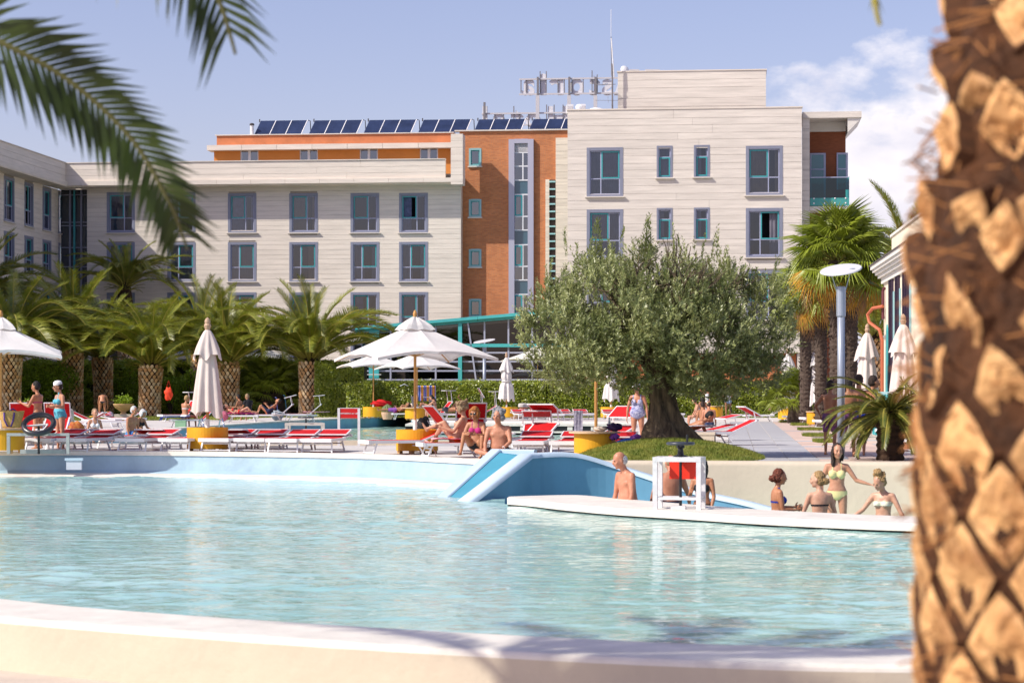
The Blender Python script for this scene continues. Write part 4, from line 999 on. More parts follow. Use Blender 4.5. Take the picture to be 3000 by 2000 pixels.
def frond(L=3.2, nl=62, ll=0.55, bend=1.5, up=1.0, w=0.028, vee=0.75, droop=0.25, mats=None, seed=0, petiole=0.12, twist=0.0, name='frond', fwd=0.75):
    """feather frond growing from the origin along +x, rising at angle up and arching over by bend (radians)"""
    r = np.random.default_rng(seed); bm = MB(); n = 26
    pts = [Vector((0, 0, 0))]; ang = []
    for i in range(n):
        t = i / (n - 1); a = up - bend * t ** 1.25; ang.append(a)
        pts.append(pts[-1] + Vector((math.cos(a), math.sin(twist * t) * 0.3, math.sin(a))) * (L / n))
    bm.cur = 1; bm.tube(pts, [0.035 * L / 3.2 * (1 - 0.85 * i / n) + 0.006 for i in range(n + 1)], 5)
    bm.cur = 0
    for i in range(nl):
        t = petiole + (1 - petiole) * (i + 0.5) / nl; f = t * n; k = min(int(f), n - 1); p = pts[k].lerp(pts[k + 1], f - k); a = ang[min(k, n - 1)]
        d = Vector((math.cos(a), 0, math.sin(a))); nrm = Vector((-math.sin(a), 0, math.cos(a)))
        env = (0.45 + 1.1 * math.sin(math.pi * min(1, (t - petiole) / (1 - petiole) * 0.82 + 0.10)) ** 0.8) / 1.5
        for s in (-1, 1):
            l = ll * env * r.uniform(0.85, 1.12)
            dirn = (Vector((0, s, 0)) * (0.80 + r.normal(0, .06)) + nrm * (vee * r.uniform(.5, 1.2) * 0.6) + d * (fwd * (0.6 + .7 * t))).normalized()
            tip = p + dirn * l + Vector((0, 0, -droop * l * r.uniform(.5, 1.5)))
            mid = p + dirn * (l * .5) + nrm * (0.02 * l)
            wd = d * (w / 2) * (0.7 + .5 * env)
            bm.add([p - wd, p + wd, mid + wd * 1.1, mid - wd * 1.1, tip], [(0, 1, 2, 3), (3, 2, 4)])
    return bm.mesh(name, list(mats or (leafg, rach)))
FR_ME = [frond(4.7, 96, .60, b_, u, seed=i, droop=dr, w=.030) for i, (b_, u, dr) in enumerate(((.9, 0, .12), (1.0, 0, .15), (1.95, 0, .22), (1.3, 0, .2), (2.25, 0, .25)))]
FR_Y = [frond(1.6, 30, .25, b_, 0, seed=20 + i, mats=(leafy, rach)) for i, b_ in enumerate((.6, 1.0))]

def boot_mesh(kind=0):
    # diamond shaped leaf scar standing proud, outward = +x, up = z
    bm = MB(); out = (.0, .055, .075)
    d = [(0, -.5), (.5, 0), (.30, .36), (0, .5), (-.30, .36), (-.5, 0)]
    a = [(-0.03, x * .98, z * .98) for x, z in d]; b_ = [(.05 + (.05 if z > 0 else 0), x * .84, z * .82 + .02) for x, z in d]; c = (.085, 0, .12)
    return bm.add(a + b_ + [c], [(i, (i + 1) % 6, 6 + (i + 1) % 6, 6 + i) for i in range(6)] + [(6 + i, 6 + (i + 1) % 6, 12) for i in range(6)]).mesh('leaf_base', bootm if kind == 0 else boote)
BT = [boot_mesh(0), boot_mesh(1)]
def canary(px, ybase, ytrunk, Y, lab, nf=58, hs=1.0, lean=0.0, seed=1, rad=None, sc=1.0, nb=24):
    nf = int(nf * 1.05); sc *= 1.10
    loc = GY(px, Y, 0.0); r = random.Random(seed)
    t_ = thing('canary_palm', lab, 'palm tree', loc, r.uniform(0, 6), 'feather palms in front of the middle block', (r.gauss(0, .035), r.gauss(0, .035)))
    H = EYE + (HZ - ytrunk) * Y / F; rad = rad or 0.52
    prof = [(rad * 1.02, -.1), (rad * .96, H * .25), (rad * 1.0, H * .6), (rad * 1.12, H * .85), (rad * .8, H), (rad * .3, H + .5)]
    MB().lathe(prof, 16).build('trunk', trunkd, t_, True)
    rowh = 0.185; nr = int(H / rowh); per = 14; cnt = 0
    def rr(z):
        f_ = z / H
        return rad * (1.0 - .03 * math.sin(f_ * 3.1) + (.14 * max(0, (f_ - .55) / .45) if f_ < .86 else .12 - (f_ - .86) * 1.2))
    vis0 = -t_.rotation_euler[2]
    for i in range(nr):
        z = (i + .5) * rowh
        for j in range(per):
            a = 2 * math.pi * (j + .5 * (i % 2)) / per + .02 * r.gauss(0, 1)
            wa = a + t_.rotation_euler[2]
            if math.sin(wa) > 0.35: continue          # far side of the trunk never shows
            if cnt >= 285: break
            rad_ = rr(z); R0 = rad_ * math.cos(0) - .01
            s = (1.0, 2 * math.pi * rad_ / per * .84, rowh * 1.62)
            put('leaf_base', BT[1 if r.random() < .45 else 0], t_, (R0 * math.cos(a), R0 * math.sin(a), z), (r.gauss(0, .05), r.gauss(-.1, .08), a), s); cnt += 1
    for i in range(nf):
        f_ = i / (nf - 1); a = i * 2.39996 + r.gauss(0, .12)
        el_ = R(88) - R(58) * f_ ** .9 + r.gauss(0, .08)
        k = 0 if f_ < .12 else ((2 if r.random() < .5 else 4) if f_ < .45 else ((2 if r.random() < .4 else 3) if f_ < .7 else (1 if r.random() < .5 else 3)))
        s = sc * (0.80 + .25 * min(1, f_ * 2.2)) * r.uniform(.82, 1.12)
        o = put('frond', FR_ME[k], t_, (math.cos(a) * rad * .4, math.sin(a) * rad * .4, H + .25 - .35 * f_), (r.gauss(0, .25), -el_, a), (s, s, s))
        if f_ > .93: pass
    for i in range(16):   # golden stubs under the crown
        a = i * 2.4; put('petiole', FR_Y[i % 2], t_, (math.cos(a) * rad * .7, math.sin(a) * rad * .7, H - .25), (0, -R(r.uniform(5, 45)), a), (.7, .7, .7))
    return t_
canary(215, 1214, 1022, 122, 'big feather palm with a broad trunk just right of the left edge umbrella', seed=2, nf=66, sc=1.06)
canary(305, 1212, 1042, 127, 'feather palm behind the bending bather with a wide crown and golden ribs', seed=3, nf=58, sc=.95)
canary(437, 1210, 1068, 118, 'feather palm with a bulging trunk behind the elderly couple', seed=4, nf=58, rad=.56, sc=.95)
canary(578, 1205, 1004, 133, 'feather palm partly behind the closed umbrella, its trunk to the left of the umbrella', seed=5, nf=58, sc=1.0)
canary(672, 1214, 1060, 119, 'feather palm leaning behind the sunbather in a red bikini', seed=6, nf=60, sc=1.0)
canary(906, 1214, 1052, 119, 'feather palm standing alone at the right end of the palm row', seed=7, nf=62, rad=.54, sc=1.0)
canary(30, 1210, 1030, 117, 'feather palm with dark shaded trunk at the left edge of the picture', seed=8, nf=60, sc=1.08)
canary(372, 1205, 840, 150, 'tallest feather palm rearing up behind the palm row before the facade', seed=9, nf=44, sc=.85)
canary(-60, 1205, 900, 128, 'feather palm whose fronds enter at the left edge under the wing', seed=10, nf=50, sc=1.05)
# the pineapple shaped far palms behind the villa
canary(2640, 1200, 800, 100, 'feather palm rising behind the cream villa roof', seed=12, nf=40, sc=.95)
canary(2560, 1205, 985, 112, 'shaded feather palm between the fan palms and the villa', seed=13, nf=50, sc=1.0)

# fan leaves
def fan(nseg=34, Rr=.62, pet=.7, mats=None, seed=0, spread=R(300), droop=.25, name='fan_leaf'):
    r = np.random.default_rng(seed); bm = MB(); bm.cur = 1; bm.bar((0, 0, 0), (pet, 0, 0), .022); bm.cur = 0
    for i in range(nseg):
        a = -spread / 2 + spread * (i + .5) / nseg; da = spread / nseg / 2
        l = Rr * (1 - .22 * abs(a) / (spread / 2)) * r.uniform(.93, 1.05)
        c = Vector((pet, 0, 0)); e = lambda an, rr_, z=0: c + Vector((math.cos(an) * rr_, math.sin(an) * rr_, z))
        tip = e(a + r.normal(0, .02), l, -droop * l * r.uniform(.6, 1.5))
        m1 = e(a - da * .95, l * .52, .02); m2 = e(a + da * .95, l * .52, .02); mm = e(a, l * .52, .045)
        bm.add([c, m1, mm, m2, tip], [(0, 1, 2), (0, 2, 3), (1, 4, 2), (2, 4, 3)])
    return bm.mesh(name, list(mats))
fang = M('fan_green', (0.23, 0.28, 0.025), 0.42, var=.25, scale=2, trans=.25, obj=.25, spec=.5)
fano = M('fan_orange', (0.50, 0.26, 0.03), 0.6, var=.35, scale=2, trans=.3, obj=.2)
fanb = M('fan_brown', (0.30, 0.17, 0.08), 0.9, var=.4, scale=2, trans=.1, obj=.25)
FG = [fan(34, .66, .75, (fang, rach), 1), fan(34, .6, .7, (fang, rach), 2, droop=.5)]
FO = [fan(28, .6, .65, (fano, fano), 3, R(240), .5)]; FB = [fan(22, .55, .6, (fanb, fanb), 4, R(150), .9)]
fibre = M('palm_fibre', (0.085, 0.06, 0.045), 0.95, var=.5, scale=14, bump=1.0, bscale=30, stretch=(1, 1, 2.5))
def trachy(px, Y, ytop, lab, seed, wid=.24, nf=46, sc=1.15, skirt=True, lean=0):
    sc *= 1.08; nf = int(nf * 1.2)
    loc = GY(px, Y, 0); r = random.Random(seed); t_ = thing('fan_palm', lab, 'palm tree', loc, r.uniform(0, 6), 'fan palms on the right')
    H = EYE + (HZ - ytop) * Y / F; n = int(H / .09); n_s = 14; bm = MB(); pr = []
    vs = []
    for i in range(n + 1):
        z = H * i / n - .05
        for j in range(n_s):
            a = 2 * math.pi * j / n_s; w_ = wid * (1.0 + .12 * r.random() + .10 * (i % 2)) * (1.15 if z > H - .8 else 1)
            vs.append((w_ * math.cos(a) + lean * (z / H), w_ * math.sin(a), z))
    bm.add(vs, [(i * n_s + j, i * n_s + (j + 1) % n_s, (i + 1) * n_s + (j + 1) % n_s, (i + 1) * n_s + j) for i in range(n) for j in range(n_s)])
    for k in range(160):
        z = r.uniform(.1, H); a = r.uniform(0, 6.28); bm.bar((wid * math.cos(a) + lean * z / H, wid * math.sin(a), z), ((wid + .09) * math.cos(a + .2) + lean * z / H, (wid + .09) * math.sin(a + .2), z + .08), .03)
    bm.build('trunk', fibre, t_)
    for i in range(nf):
        f_ = i / (nf - 1); a = i * 2.39996; el_ = R(80) - R(125) * f_ + r.gauss(0, .1)
        me = FG[r.random() < .5] if f_ < .88 else (FO[0] if f_ < .97 or not skirt else FB[0])
        s = sc * r.uniform(.88, 1.1)
        put('fan_leaf', me, t_, (lean, 0, H - .25 * f_), (r.gauss(0, .3), -el_, a), (s, s, s))
    if skirt:
        for i in range(6):
            a = i * 2.4; put('dead_leaf', FB[0], t_, (lean, 0, H - .35 - .03 * i), (r.gauss(0, .2), R(r.uniform(48, 78)), a), (.9, .9, .9))
    return t_
trachy(2455, 75, 760, 'front fan palm with a wide green crown just behind the disc lamp post', 1, .26, 60, 1.5)
trachy(2405, 84, 845, 'fan palm with a thick hairy trunk left of the lamp post', 2, .21, 46, 1.3)
trachy(2490, 80, 800, 'fan palm with its trunk directly right of the lamp post', 3, .26, 52, 1.35)
trachy(2360, 92, 880, 'leftmost fan palm trunk of the group beside the olive tree', 4, .22, 40, 1.25)
trachy(2385, 104, 890, 'thin far fan palm between the two thicker trunks', 5, .18, 34, 1.1)
def fan_bush(px, Y, h, w, lab, seed, n=70, ybase=0):
    loc = GY(px, Y, 0); r = random.Random(seed); t_ = thing('fan_palm_bush', lab, 'bush', loc, 0)
    MB().lathe([(w * .25, 0), (w * .2, h * .4), (.05, h * .5)], 8).build('stem', fibre, t_)
    for i in range(n):
        a = i * 2.4; f_ = (i + .5) / n; el_ = R(75) - R(85) * f_; rr_ = w * .28 * f_
        put('fan_leaf', FG[i % 2], t_, (math.cos(a) * rr_, math.sin(a) * rr_, h * (.55 - .4 * f_ * r.random())), (r.gauss(0, .4), -el_, a), (h * .42,) * 3)
fan_bush(800, 121, 3.2, 4.0, 'broad leafy fan palm bush between the two right feather palms', 21, 120)
fan_bush(745, 124, 3.4, 3.0, 'taller fan palm bush against the leaning feather palm trunk', 22, 80)
fan_bush(855, 124, 2.6, 2.6, 'low fan palm bush beside the dark clipped hedge', 24, 70)
fan_bush(2345, 95, 2.4, 2.4, 'pale green fan palm bush behind the closed umbrella by the hairy trunks', 23, 70)

# hedges and shrubs
def leaf_cloud(P_, size, mat, name, seed=0, aspect=.55, nrm=None, flat=0.5):
    r = np.random.default_rng(seed); n = len(P_)
    a = r.normal(0, 1, (n, 3)); a /= np.linalg.norm(a, axis=1)[:, None]
    if nrm is not None: b_ = nrm + r.normal(0, flat, (n, 3))
    else: b_ = r.normal(0, 1, (n, 3))
    c = np.cross(a, b_); c /= np.linalg.norm(c, axis=1)[:, None] + 1e-9; a = np.cross(b_, c); a /= np.linalg.norm(a, axis=1)[:, None] + 1e-9
    s = size * r.uniform(.6, 1.3, n)[:, None]
    V = np.stack([P_ - a * s, P_ + c * s * aspect, P_ + a * s, P_ - c * s * aspect], 1).reshape(-1, 3)
    return np_mesh(name, V, np.arange(n * 4).reshape(-1, 4), mat)
hedge_l = M('hedge_leaf', (0.13, 0.20, 0.010), 0.35, var=.6, scale=5, trans=.3, spec=.7, coords='World', col2=(0.38, 0.42, 0.04))
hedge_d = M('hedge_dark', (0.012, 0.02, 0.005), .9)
def hedge(x0, x1, y0, y1, h, n, lab, seed, mat=None, size=.055, wav=.08, name='hedge'):
    r = np.random.default_rng(seed); t_ = thing(name, lab, 'hedge', ((x0 + x1) / 2, y0, 0)); cx = (x0 + x1) / 2
    nf, ntp = int(n * .7), int(n * .3)
    fx = r.uniform(x0, x1, nf); fz = r.uniform(0.05, h, nf); wv = lambda x, z: wav * (np.sin(x * 2.3) * .5 + np.sin(x * 5.1 + z * 3) * .3 + np.sin(z * 7 + x) * .3)
    Pf = np.stack([fx - cx, -wv(fx, fz) - r.exponential(.05, nf) + .04, fz], -1)
    tx = r.uniform(x0, x1, ntp); ty = r.uniform(0, y1 - y0, ntp); Pt = np.stack([tx - cx, ty, h + wv(tx, ty) * .7 + r.exponential(.035, ntp)], -1)
    V = np.concatenate([Pf, Pt]); N = np.concatenate([np.tile([-.3, -1, .3], (nf, 1)), np.tile([-.2, -.3, 1], (ntp, 1))])
    put('foliage', leaf_cloud(V, size, mat or hedge_l, 'foliage', seed, nrm=N, flat=.7), t_)['kind'] = 'stuff'
    MB().box(x0 - cx + .06, x1 - cx - .06, .12, y1 - y0, 0, h - .06).build('branches', hedge_d, t_)  # no modelled branches: solid near-black core box stands for the shade between leaves
    return t_
hx = lambda x, Y: (x - 1500) * Y / F
hedge(hx(1070, 117), hx(1600, 117), 117, 118.4, 1.83, 26000, 'clipped bright green hedge running left of the olive tree in front of the glass pavilion', 1)
hedge(hx(1603, 117), hx(2360, 117), 117, 118.4, 1.83, 34000, 'clipped bright green hedge running behind the olive tree to the fan palms', 2)
hedge(hx(922, 117.5), hx(1066, 117.5), 117.5, 121, 2.9, 16000, 'taller dark square hedge block between the last feather palm and the open umbrella', 3, wav=.14)
hedge(hx(1015, 116), hx(1090, 116), 116, 117.4, 1.78, 5000, 'short lower hedge step beside the wooden umbrella pole', 4)
hedge(-38, hx(890, 134), 134, 137, 3.1, 52000, 'long high dark hedge behind the feather palm trunks', 5, mat=M('mixed_leaf', (0.16, 0.26, 0.012), 0.4, scale=2, trans=.3, coords='World', col2=(0.45, 0.50, 0.04)), wav=.3, size=.09, name='hedge')
def shrub(px, Y, w, h, lab, seed, n=5000, mat=None, size=.07):
    r = np.random.default_rng(seed); t_ = thing('shrub', lab, 'shrub', GY(px, Y, 0)); k = 14
    C_ = np.stack([r.uniform(-w / 2, w / 2, k), r.uniform(-.6, .6, k), r.uniform(h * .2, h * .82, k)], -1); Rr = r.uniform(.25, .5, k) * min(w, h) * .8
    i = r.integers(0, k, n); d = r.normal(0, 1, (n, 3)); d /= np.linalg.norm(d, axis=1)[:, None]
    V = C_[i] + d * Rr[i][:, None] * r.uniform(.75, 1.08, n)[:, None]; V[:, 2] = np.clip(V[:, 2], .02, None)
    put('foliage', leaf_cloud(V, size, mat or hedge_l, 'foliage', seed, nrm=d, flat=.8), t_)['kind'] = 'stuff'
    bm = MB()
    for j in range(k): bm.tube([(0, 0, 0), C_[j] * .6, C_[j]], .03, 5)
    bm.build('branches', fibre, t_)
lime = M('lime_leaf', (0.22, 0.33, 0.02), 0.4, var=.5, scale=4, trans=.3, coords='World')
shrub(105, 121, 3.2, 3.2, 'yellow green shrub between the first two palm trunks at the left', 31, 9000, lime)
shrub(545, 126, 1.2, 2.9, 'slim bright shrub beside the closed umbrella', 32, 2500, lime)
shrub(500, 128, 1.0, 2.7, 'low green shoots between the palm trunks behind the seated blonde', 33, 2000, lime)
shrub(365, 128, 1.6, 2.9, 'light green shrub behind the stone flower bowl', 34, 4000, lime)
shrub(-40, 119, 3, 2.5, 'dark shrub at the far left edge', 36, 4000)
# grass tufts between the paving on the right
for i, (xa, xb, y) in enumerate(((2285, 2365, 1238), (2320, 2362, 1247), (2340, 2412, 1261), (2355, 2425, 1279), (2388, 2440, 1297))):
    a, b_ = G(xa, y), G(xb, y); n_ = 1500; r = np.random.default_rng(50 + i); V = np.stack([r.uniform(0, b_.x - a.x, n_), r.normal(0, .28, n_), np.full(n_, 0.0)], -1)
    o = put('grass_strip', blades(V, .11, .014, 'grass_strip', seed=60 + i), None, (a.x, a.y, .02)); tag(o, kind='stuff')

# ---------------- olive tree on its grass mound
OL = G(1868, 1322); OY = OL.y
mound_c = Vector((2.62, 47.0, 0))
def mound_h(x, y):
    d2 = ((x - 3.28) / 1.95) ** 2 + ((y - 45.4) / 3.3) ** 2
    return 0.37 * np.clip(1 - d2, 0, None) ** 0.9 * np.clip((y - 42.7) / 1.1, 0, 1) ** .6
xs = np.arange(-1.3, 6.8, .1); ys = np.arange(42.75, 51, .1); X, Y = np.meshgrid(xs, ys); Zm = mound_h(X, Y) + .006 + .02 * np.sin(X * 5) * np.sin(Y * 4)
Zm = np.where(mound_h(X, Y) > .004, Zm, -.05)
idx = np.arange(X.size).reshape(X.shape); q = np.stack([idx[:-1, :-1], idx[:-1, 1:], idx[1:, 1:], idx[1:, :-1]], -1).reshape(-1, 4); q = q[(mound_h(X, Y).ravel()[q] > .0).any(1)]
struct(put('grass_mound', np_mesh('grass_mound', np.stack([X, Y, Zm], -1).reshape(-1, 3), q, grass_m, True)))
r = np.random.default_rng(9); gx = r.uniform(-1.2, 6.7, 90000); gy = r.uniform(42.8, 50, 90000); k = mound_h(gx, gy) > .006
stuff(put('mound_grass', blades(np.stack([gx[k], gy[k], mound_h(gx[k], gy[k])], -1), .075, .008, seed=10)))
olt = thing('olive_tree', 'old olive tree with a thick twisted trunk and wide silvery crown on a grass mound', 'olive tree', (2.75, 46.2, .45))
bark = M('olive_bark', (0.025, 0.018, 0.013), 0.95, scale=7, stretch=(1.2, 1.2, .22), bump=1.0, bscale=9, col2=(0.20, 0.15, 0.09))
# twisted fluted trunk, drawn as a ring mesh
rings = []; nr, ns = 46, 56; path = [(0.66, 0, -.6), (0.60, 0, -.1), (0.52, 0, .3), (.46, 0, .7), (.42, 0, 1.1), (.36, 0, 1.5), (0.34, 0, 1.9)]
radp = [.70, .54, .35, .27, .25, .33, .38]
vs = []
for i in range(nr):
    f_ = i / (nr - 1) * (len(path) - 1); k = min(int(f_), len(path) - 2); tt = f_ - k; tt = tt * tt * (3 - 2 * tt)
    c = Vector(path[k]).lerp(Vector(path[k + 1]), tt); ra_ = radp[k] * (1 - tt) + radp[k + 1] * tt
    for j in range(ns):
        a = 2 * math.pi * j / ns; tw_ = a * 1.0 + i * .05
        fl = 1 + .13 * math.sin(4 * tw_ + .5) + .11 * math.sin(7 * tw_ + i * .06) + .07 * abs(math.sin(9 * tw_ - i * .07)) + .04 * math.sin(i * .9 + 3 * a) + .03 * math.sin(i * .45 + 11 * a)
        if i < 10: fl += (10 - i) / 10 * .25 * max(0, math.sin(4 * a + 1))
        vs.append((c.x + ra_ * fl * math.cos(a), c.y + ra_ * fl * math.sin(a) * .8, c.z))
bm = MB(); bm.add(vs, [(i * ns + j, i * ns + (j + 1) % ns, (i + 1) * ns + (j + 1) % ns, (i + 1) * ns + j) for i in range(nr - 1) for j in range(ns)] + [tuple((nr - 1) * ns + j for j in range(ns))])
bm.build('trunk', bark, olt, True)
OR = random.Random(4); limbs = []
def grow(p, d, L, rad, depth):
    pts = [p]; rads = [rad]; n = 5
    for i in range(n):
        d = (d + Vector((OR.gauss(0, .16), OR.gauss(0, .16), OR.gauss(0.04, .10)))).normalized(); pts.append(pts[-1] + d * L / n); rads.append(rad * (1 - .5 * (i + 1) / n))
    limbs.append((pts, rads))
    if depth > 0:
        for k in range(3 if depth > 1 else 4):
            i = OR.choice((2, 3, 4, 5)); dd = (d + Vector((OR.gauss(0, .65), OR.gauss(0, .65), OR.gauss(.15, .45)))).normalized(); grow(pts[i], dd, L * .72, rads[i] * .7, depth - 1)
main = [(-.75, -.1, .8), (.75, .1, .7), (-.2, .5, 1), (.3, -.6, .8), (-.95, .25, .42), (1, -.1, .38), (.1, 0, 1), (-.45, -.6, .55), (.5, .6, .6)]
for d in main: grow(Vector((.34 + d[0] * .15, d[1] * .15, 1.7)), Vector(d).normalized(), 1.1, .17, 3)
bm = MB()
for pts, rads in limbs: bm.tube(pts, rads, 6, False)
bm.build('limbs', bark, olt, True)
# crown: lumps filled with leafy twigs
olv = M('olive_leaf', (0.13, 0.165, 0.04), 0.42, var=.45, scale=1.3, trans=.25, spec=.7, coords='World', col2=(0.44, 0.46, 0.19))
lump = []
LR = np.random.default_rng(12)
def S(px, py, r_, dy=0): p = P(px, py, 46.2 + dy); lump.append((p.x - 2.75, p.y - 46.2, p.z - .45, r_))
for px, py, r_, dy in ((1640, 920, .70, 0), (1760, 860, .72, -.6), (1880, 840, .75, .4), (2000, 860, .72, -.3), (2120, 880, .68, .3), (2230, 920, .7, 0), (1590, 980, .55, 0), (1700, 990, .9, -.9), (1840, 930, .9, -1.1), (1980, 950, .95, -1.1),
                       (2110, 980, .9, -.8), (2230, 1010, .7, -.2), (1600, 1060, .5, .2), (1680, 1070, .6, -.6), (1780, 1050, .7, -1), (2040, 1060, .75, -1), (2150, 1080, .7, -.4), (1920, 1040, .75, -.9), (2240, 1090, .5, .2), (1800, 900, 1.0, 1.0), (2050, 900, 1.0, 1.2), (1700, 1000, .8, 1.1), (2170, 1000, .8, 1.0),
                       (1740, 790, .34, 0), (1880, 765, .36, 0), (2140, 810, .34, 0), (1660, 850, .36, .2), (2260, 860, .35, 0), (1560, 930, .3, 0), (1560, 1010, .3, 0), (1920, 1090, .55, .6), (2280, 960, .4, .3), (1870, 1030, .75, -.9), (1970, 1050, .7, -1.0), (1800, 1100, .5, -.5), (2030, 1105, .5, -.4), (1690, 1110, .42, .1), (2120, 1120, .48, .1), (1890, 1090, .45, -.9)): S(px, py, r_, dy)
def twig(n=20, L=.30):
    r = np.random.default_rng(3); V = []
    for i in range(n):
        t = i / n
    return None
lump = np.array(lump); wts = lump[:, 3] ** 2.3; wts /= wts.sum()
NT = 13500; li = LR.choice(len(lump), NT, p=wts)
d = LR.normal(0, 1, (NT, 3)); d /= np.linalg.norm(d, axis=1)[:, None]
base = lump[li, :3] + d * (lump[li, 3] * LR.uniform(.35, 1.0, NT) ** .55)[:, None]
td = d * .6 + np.array([0, 0, .75]) + LR.normal(0, .35, (NT, 3)); td /= np.linalg.norm(td, axis=1)[:, None]
# long upright shoots on top
NS = 120; sx = LR.choice(len(lump), NS, p=wts); shoots = lump[sx, :3] + np.stack([LR.normal(0, .35, NS), LR.normal(0, .3, NS), lump[sx, 3] * .85], -1)
tw_b, tw_d = [base], [td]
for b_, on in zip(shoots, range(NS)):
    L_ = LR.uniform(.2, .7); dr = np.array([LR.normal(0, .18), LR.normal(0, .15), 1]); dr /= np.linalg.norm(dr); m = int(L_ / .11)
    tw_b.append(np.array([b_ + dr * (.11 * q_) for q_ in range(m)]).reshape(-1, 3)); tw_d.append(np.tile(dr, (m, 1)).reshape(-1, 3))
for x, y, n_ in ((1752, 650, 9), (1900, 640, 10), (1896, 690, 10), (1760, 720, 8), (1660, 790, 7), (2130, 740, 8), (2080, 760, 6), (2220, 790, 6)):
    p1 = P(x, y, 46.2) - Vector((2.75, 46.2, .45)); b_ = p1 - Vector((.12, 0, n_ * .12)); dr = np.array([.1, 0, 1.]); dr /= np.linalg.norm(dr)
    for off in (-.1, .1, .0): tw_b.append(np.array([np.array(b_) + dr * (.12 * q_) + [off * (1 - q_ / n_) * 2, 0, 0] for q_ in range(n_)])); tw_d.append(np.tile(dr, (n_, 1)))
base = np.concatenate(tw_b); td = np.concatenate(tw_d)
n3 = np.sin(base[:, 0] * 2.9 + 1) * np.sin(base[:, 2] * 3.3 + base[:, 0] * 1.1) + .7 * np.sin(base[:, 0] * 5.7 + base[:, 1] * 3 + 2) * np.sin(base[:, 2] * 6.1 + 1.5 * base[:, 1]) + .3 * LR.normal(0, 1, len(base))
kk_ = (n3 > -.34) | (np.arange(len(base)) > 13500); base = base[kk_]; td = td[kk_]; NT = len(base)
nlv = 15
t = np.tile(np.arange(nlv) / nlv, NT); bb_ = np.repeat(base, nlv, 0); dd = np.repeat(td, nlv, 0)
Lc = np.repeat(LR.uniform(.12, .30, NT), nlv); pos = bb_ + dd * (t * Lc)[:, None]
sd = LR.normal(0, 1, (len(pos), 3)); sd -= dd * (sd * dd).sum(1)[:, None]; sd /= np.linalg.norm(sd, axis=1)[:, None]
ld_ = dd * .75 + sd * .8; ld_ /= np.linalg.norm(ld_, axis=1)[:, None]
wv_ = np.cross(ld_, sd); wv_ /= np.linalg.norm(wv_, axis=1)[:, None] + 1e-9
ll = LR.uniform(.055, .10, len(pos))[:, None]; wd = ll * .17
V = np.stack([pos, pos + ld_ * ll * .5 + wv_ * wd, pos + ld_ * ll, pos + ld_ * ll * .5 - wv_ * wd], 1).reshape(-1, 3)
stuff(put('crown', np_mesh('crown', V, np.arange(len(V)).reshape(-1, 4), olv), olt))
# shrubs under the near right: low sago palm by the wall
sagm = M('sago_leaf', (0.055, 0.085, 0.012), .4, var=.5, scale=2, col2=(0.20, 0.17, 0.03), trans=.15)
SG = [frond(1.6, 74, .19, b_, 0, w=.024, vee=.5, droop=.05, mats=(sagm, rach), seed=70 + i, petiole=.08, fwd=.9) for i, b_ in enumerate((.8, 1.2, 1.6))]
def sago(loc, lab, th, n, seed, s=1.0, only=None):
    r = random.Random(seed); t_ = thing('sago_palm', lab, 'palm tree', loc, 0)
    bm = MB(); pr = [(.27, 0)] + [(.26 + .03 * (k % 2), th * k / 14) for k in range(1, 15)] + [(.12, th + .15)]; bm.lathe(pr, 14).build('trunk', trunkd, t_)
    for i in range(n):
        a = i * 2.39996; f_ = i / n; el_ = R(58) - R(74) * f_
        put('frond', SG[i % 3], t_, (.08 * math.cos(a), .08 * math.sin(a), th + .05), (r.gauss(0, .2), -el_ + r.gauss(0, .08), a), (s * r.uniform(.85, 1.1),) * 3)
    return t_
sago(Vector((7.55, 43.6, 0)), 'arching sago palm behind the cream wall beside the blurred trunk', .90, 58, 5, .88)
# yucca like plant with looped leaves near the villa
t_ = thing('aloe_plant', 'small looping leaved potted plant between the sago palm and the folded umbrella', 'plant', GY(2650, 52, .95))
bm = MB()
for k in range(14):
    a = k * 2.4; bm.tube([(0, 0, .1), (.18 * math.cos(a), .18 * math.sin(a), .25), (.16 * math.cos(a), .16 * math.sin(a), .5), (.05 * math.cos(a), .05 * math.sin(a), .62)], .012, 4)
for k in range(24): a = k * 2.4; bm.bar((0, 0, .6), (.12 * math.cos(a), .12 * math.sin(a), .6 + .05 * (k % 5)), .012)
bm.build('leaves', fang, t_); MB().lathe([(.14, -.95), (.2, -.02), (.22, .1), (.18, .1)], 14).build('pot', M('terracotta', (.45, .2, .1), .8), t_)

# ---------------- near palm at the right edge: trunk and crown above the frame
NX, NY = 1.315, 5.05
npalm = thing('near_palm', 'huge blurred palm trunk with diamond leaf scars filling the right edge', 'palm tree', (NX, NY, -.86))
nb_m = M('near_boot', (0.25, 0.095, 0.022), 0.65, var=.45, scale=7, coords='World', col2=(0.80, 0.48, 0.20), bump=.6, bscale=26, obj=.18)
nb_s = M('near_boot_edge', (0.07, 0.026, 0.008), .9, var=.4, scale=14)
nb_d = M('near_fibre', (0.020, 0.008, 0.003), .95, scale=7, col2=(0.10, 0.036, 0.010), bump=1, bscale=30)
rad = .36; Hn = 8.6; nrad = lambda z: rad - .11 * min(1, max(0, (z - 2.55) / .65)) ** 1.3
MB().lathe([(rad + .04, -.05), (rad, .8), (rad, 2.5), (nrad(2.9), 2.9), (nrad(3.2), 3.2), (rad - .1, Hn), (.2, Hn + .4)], 32).build('trunk', nb_d, npalm, True)
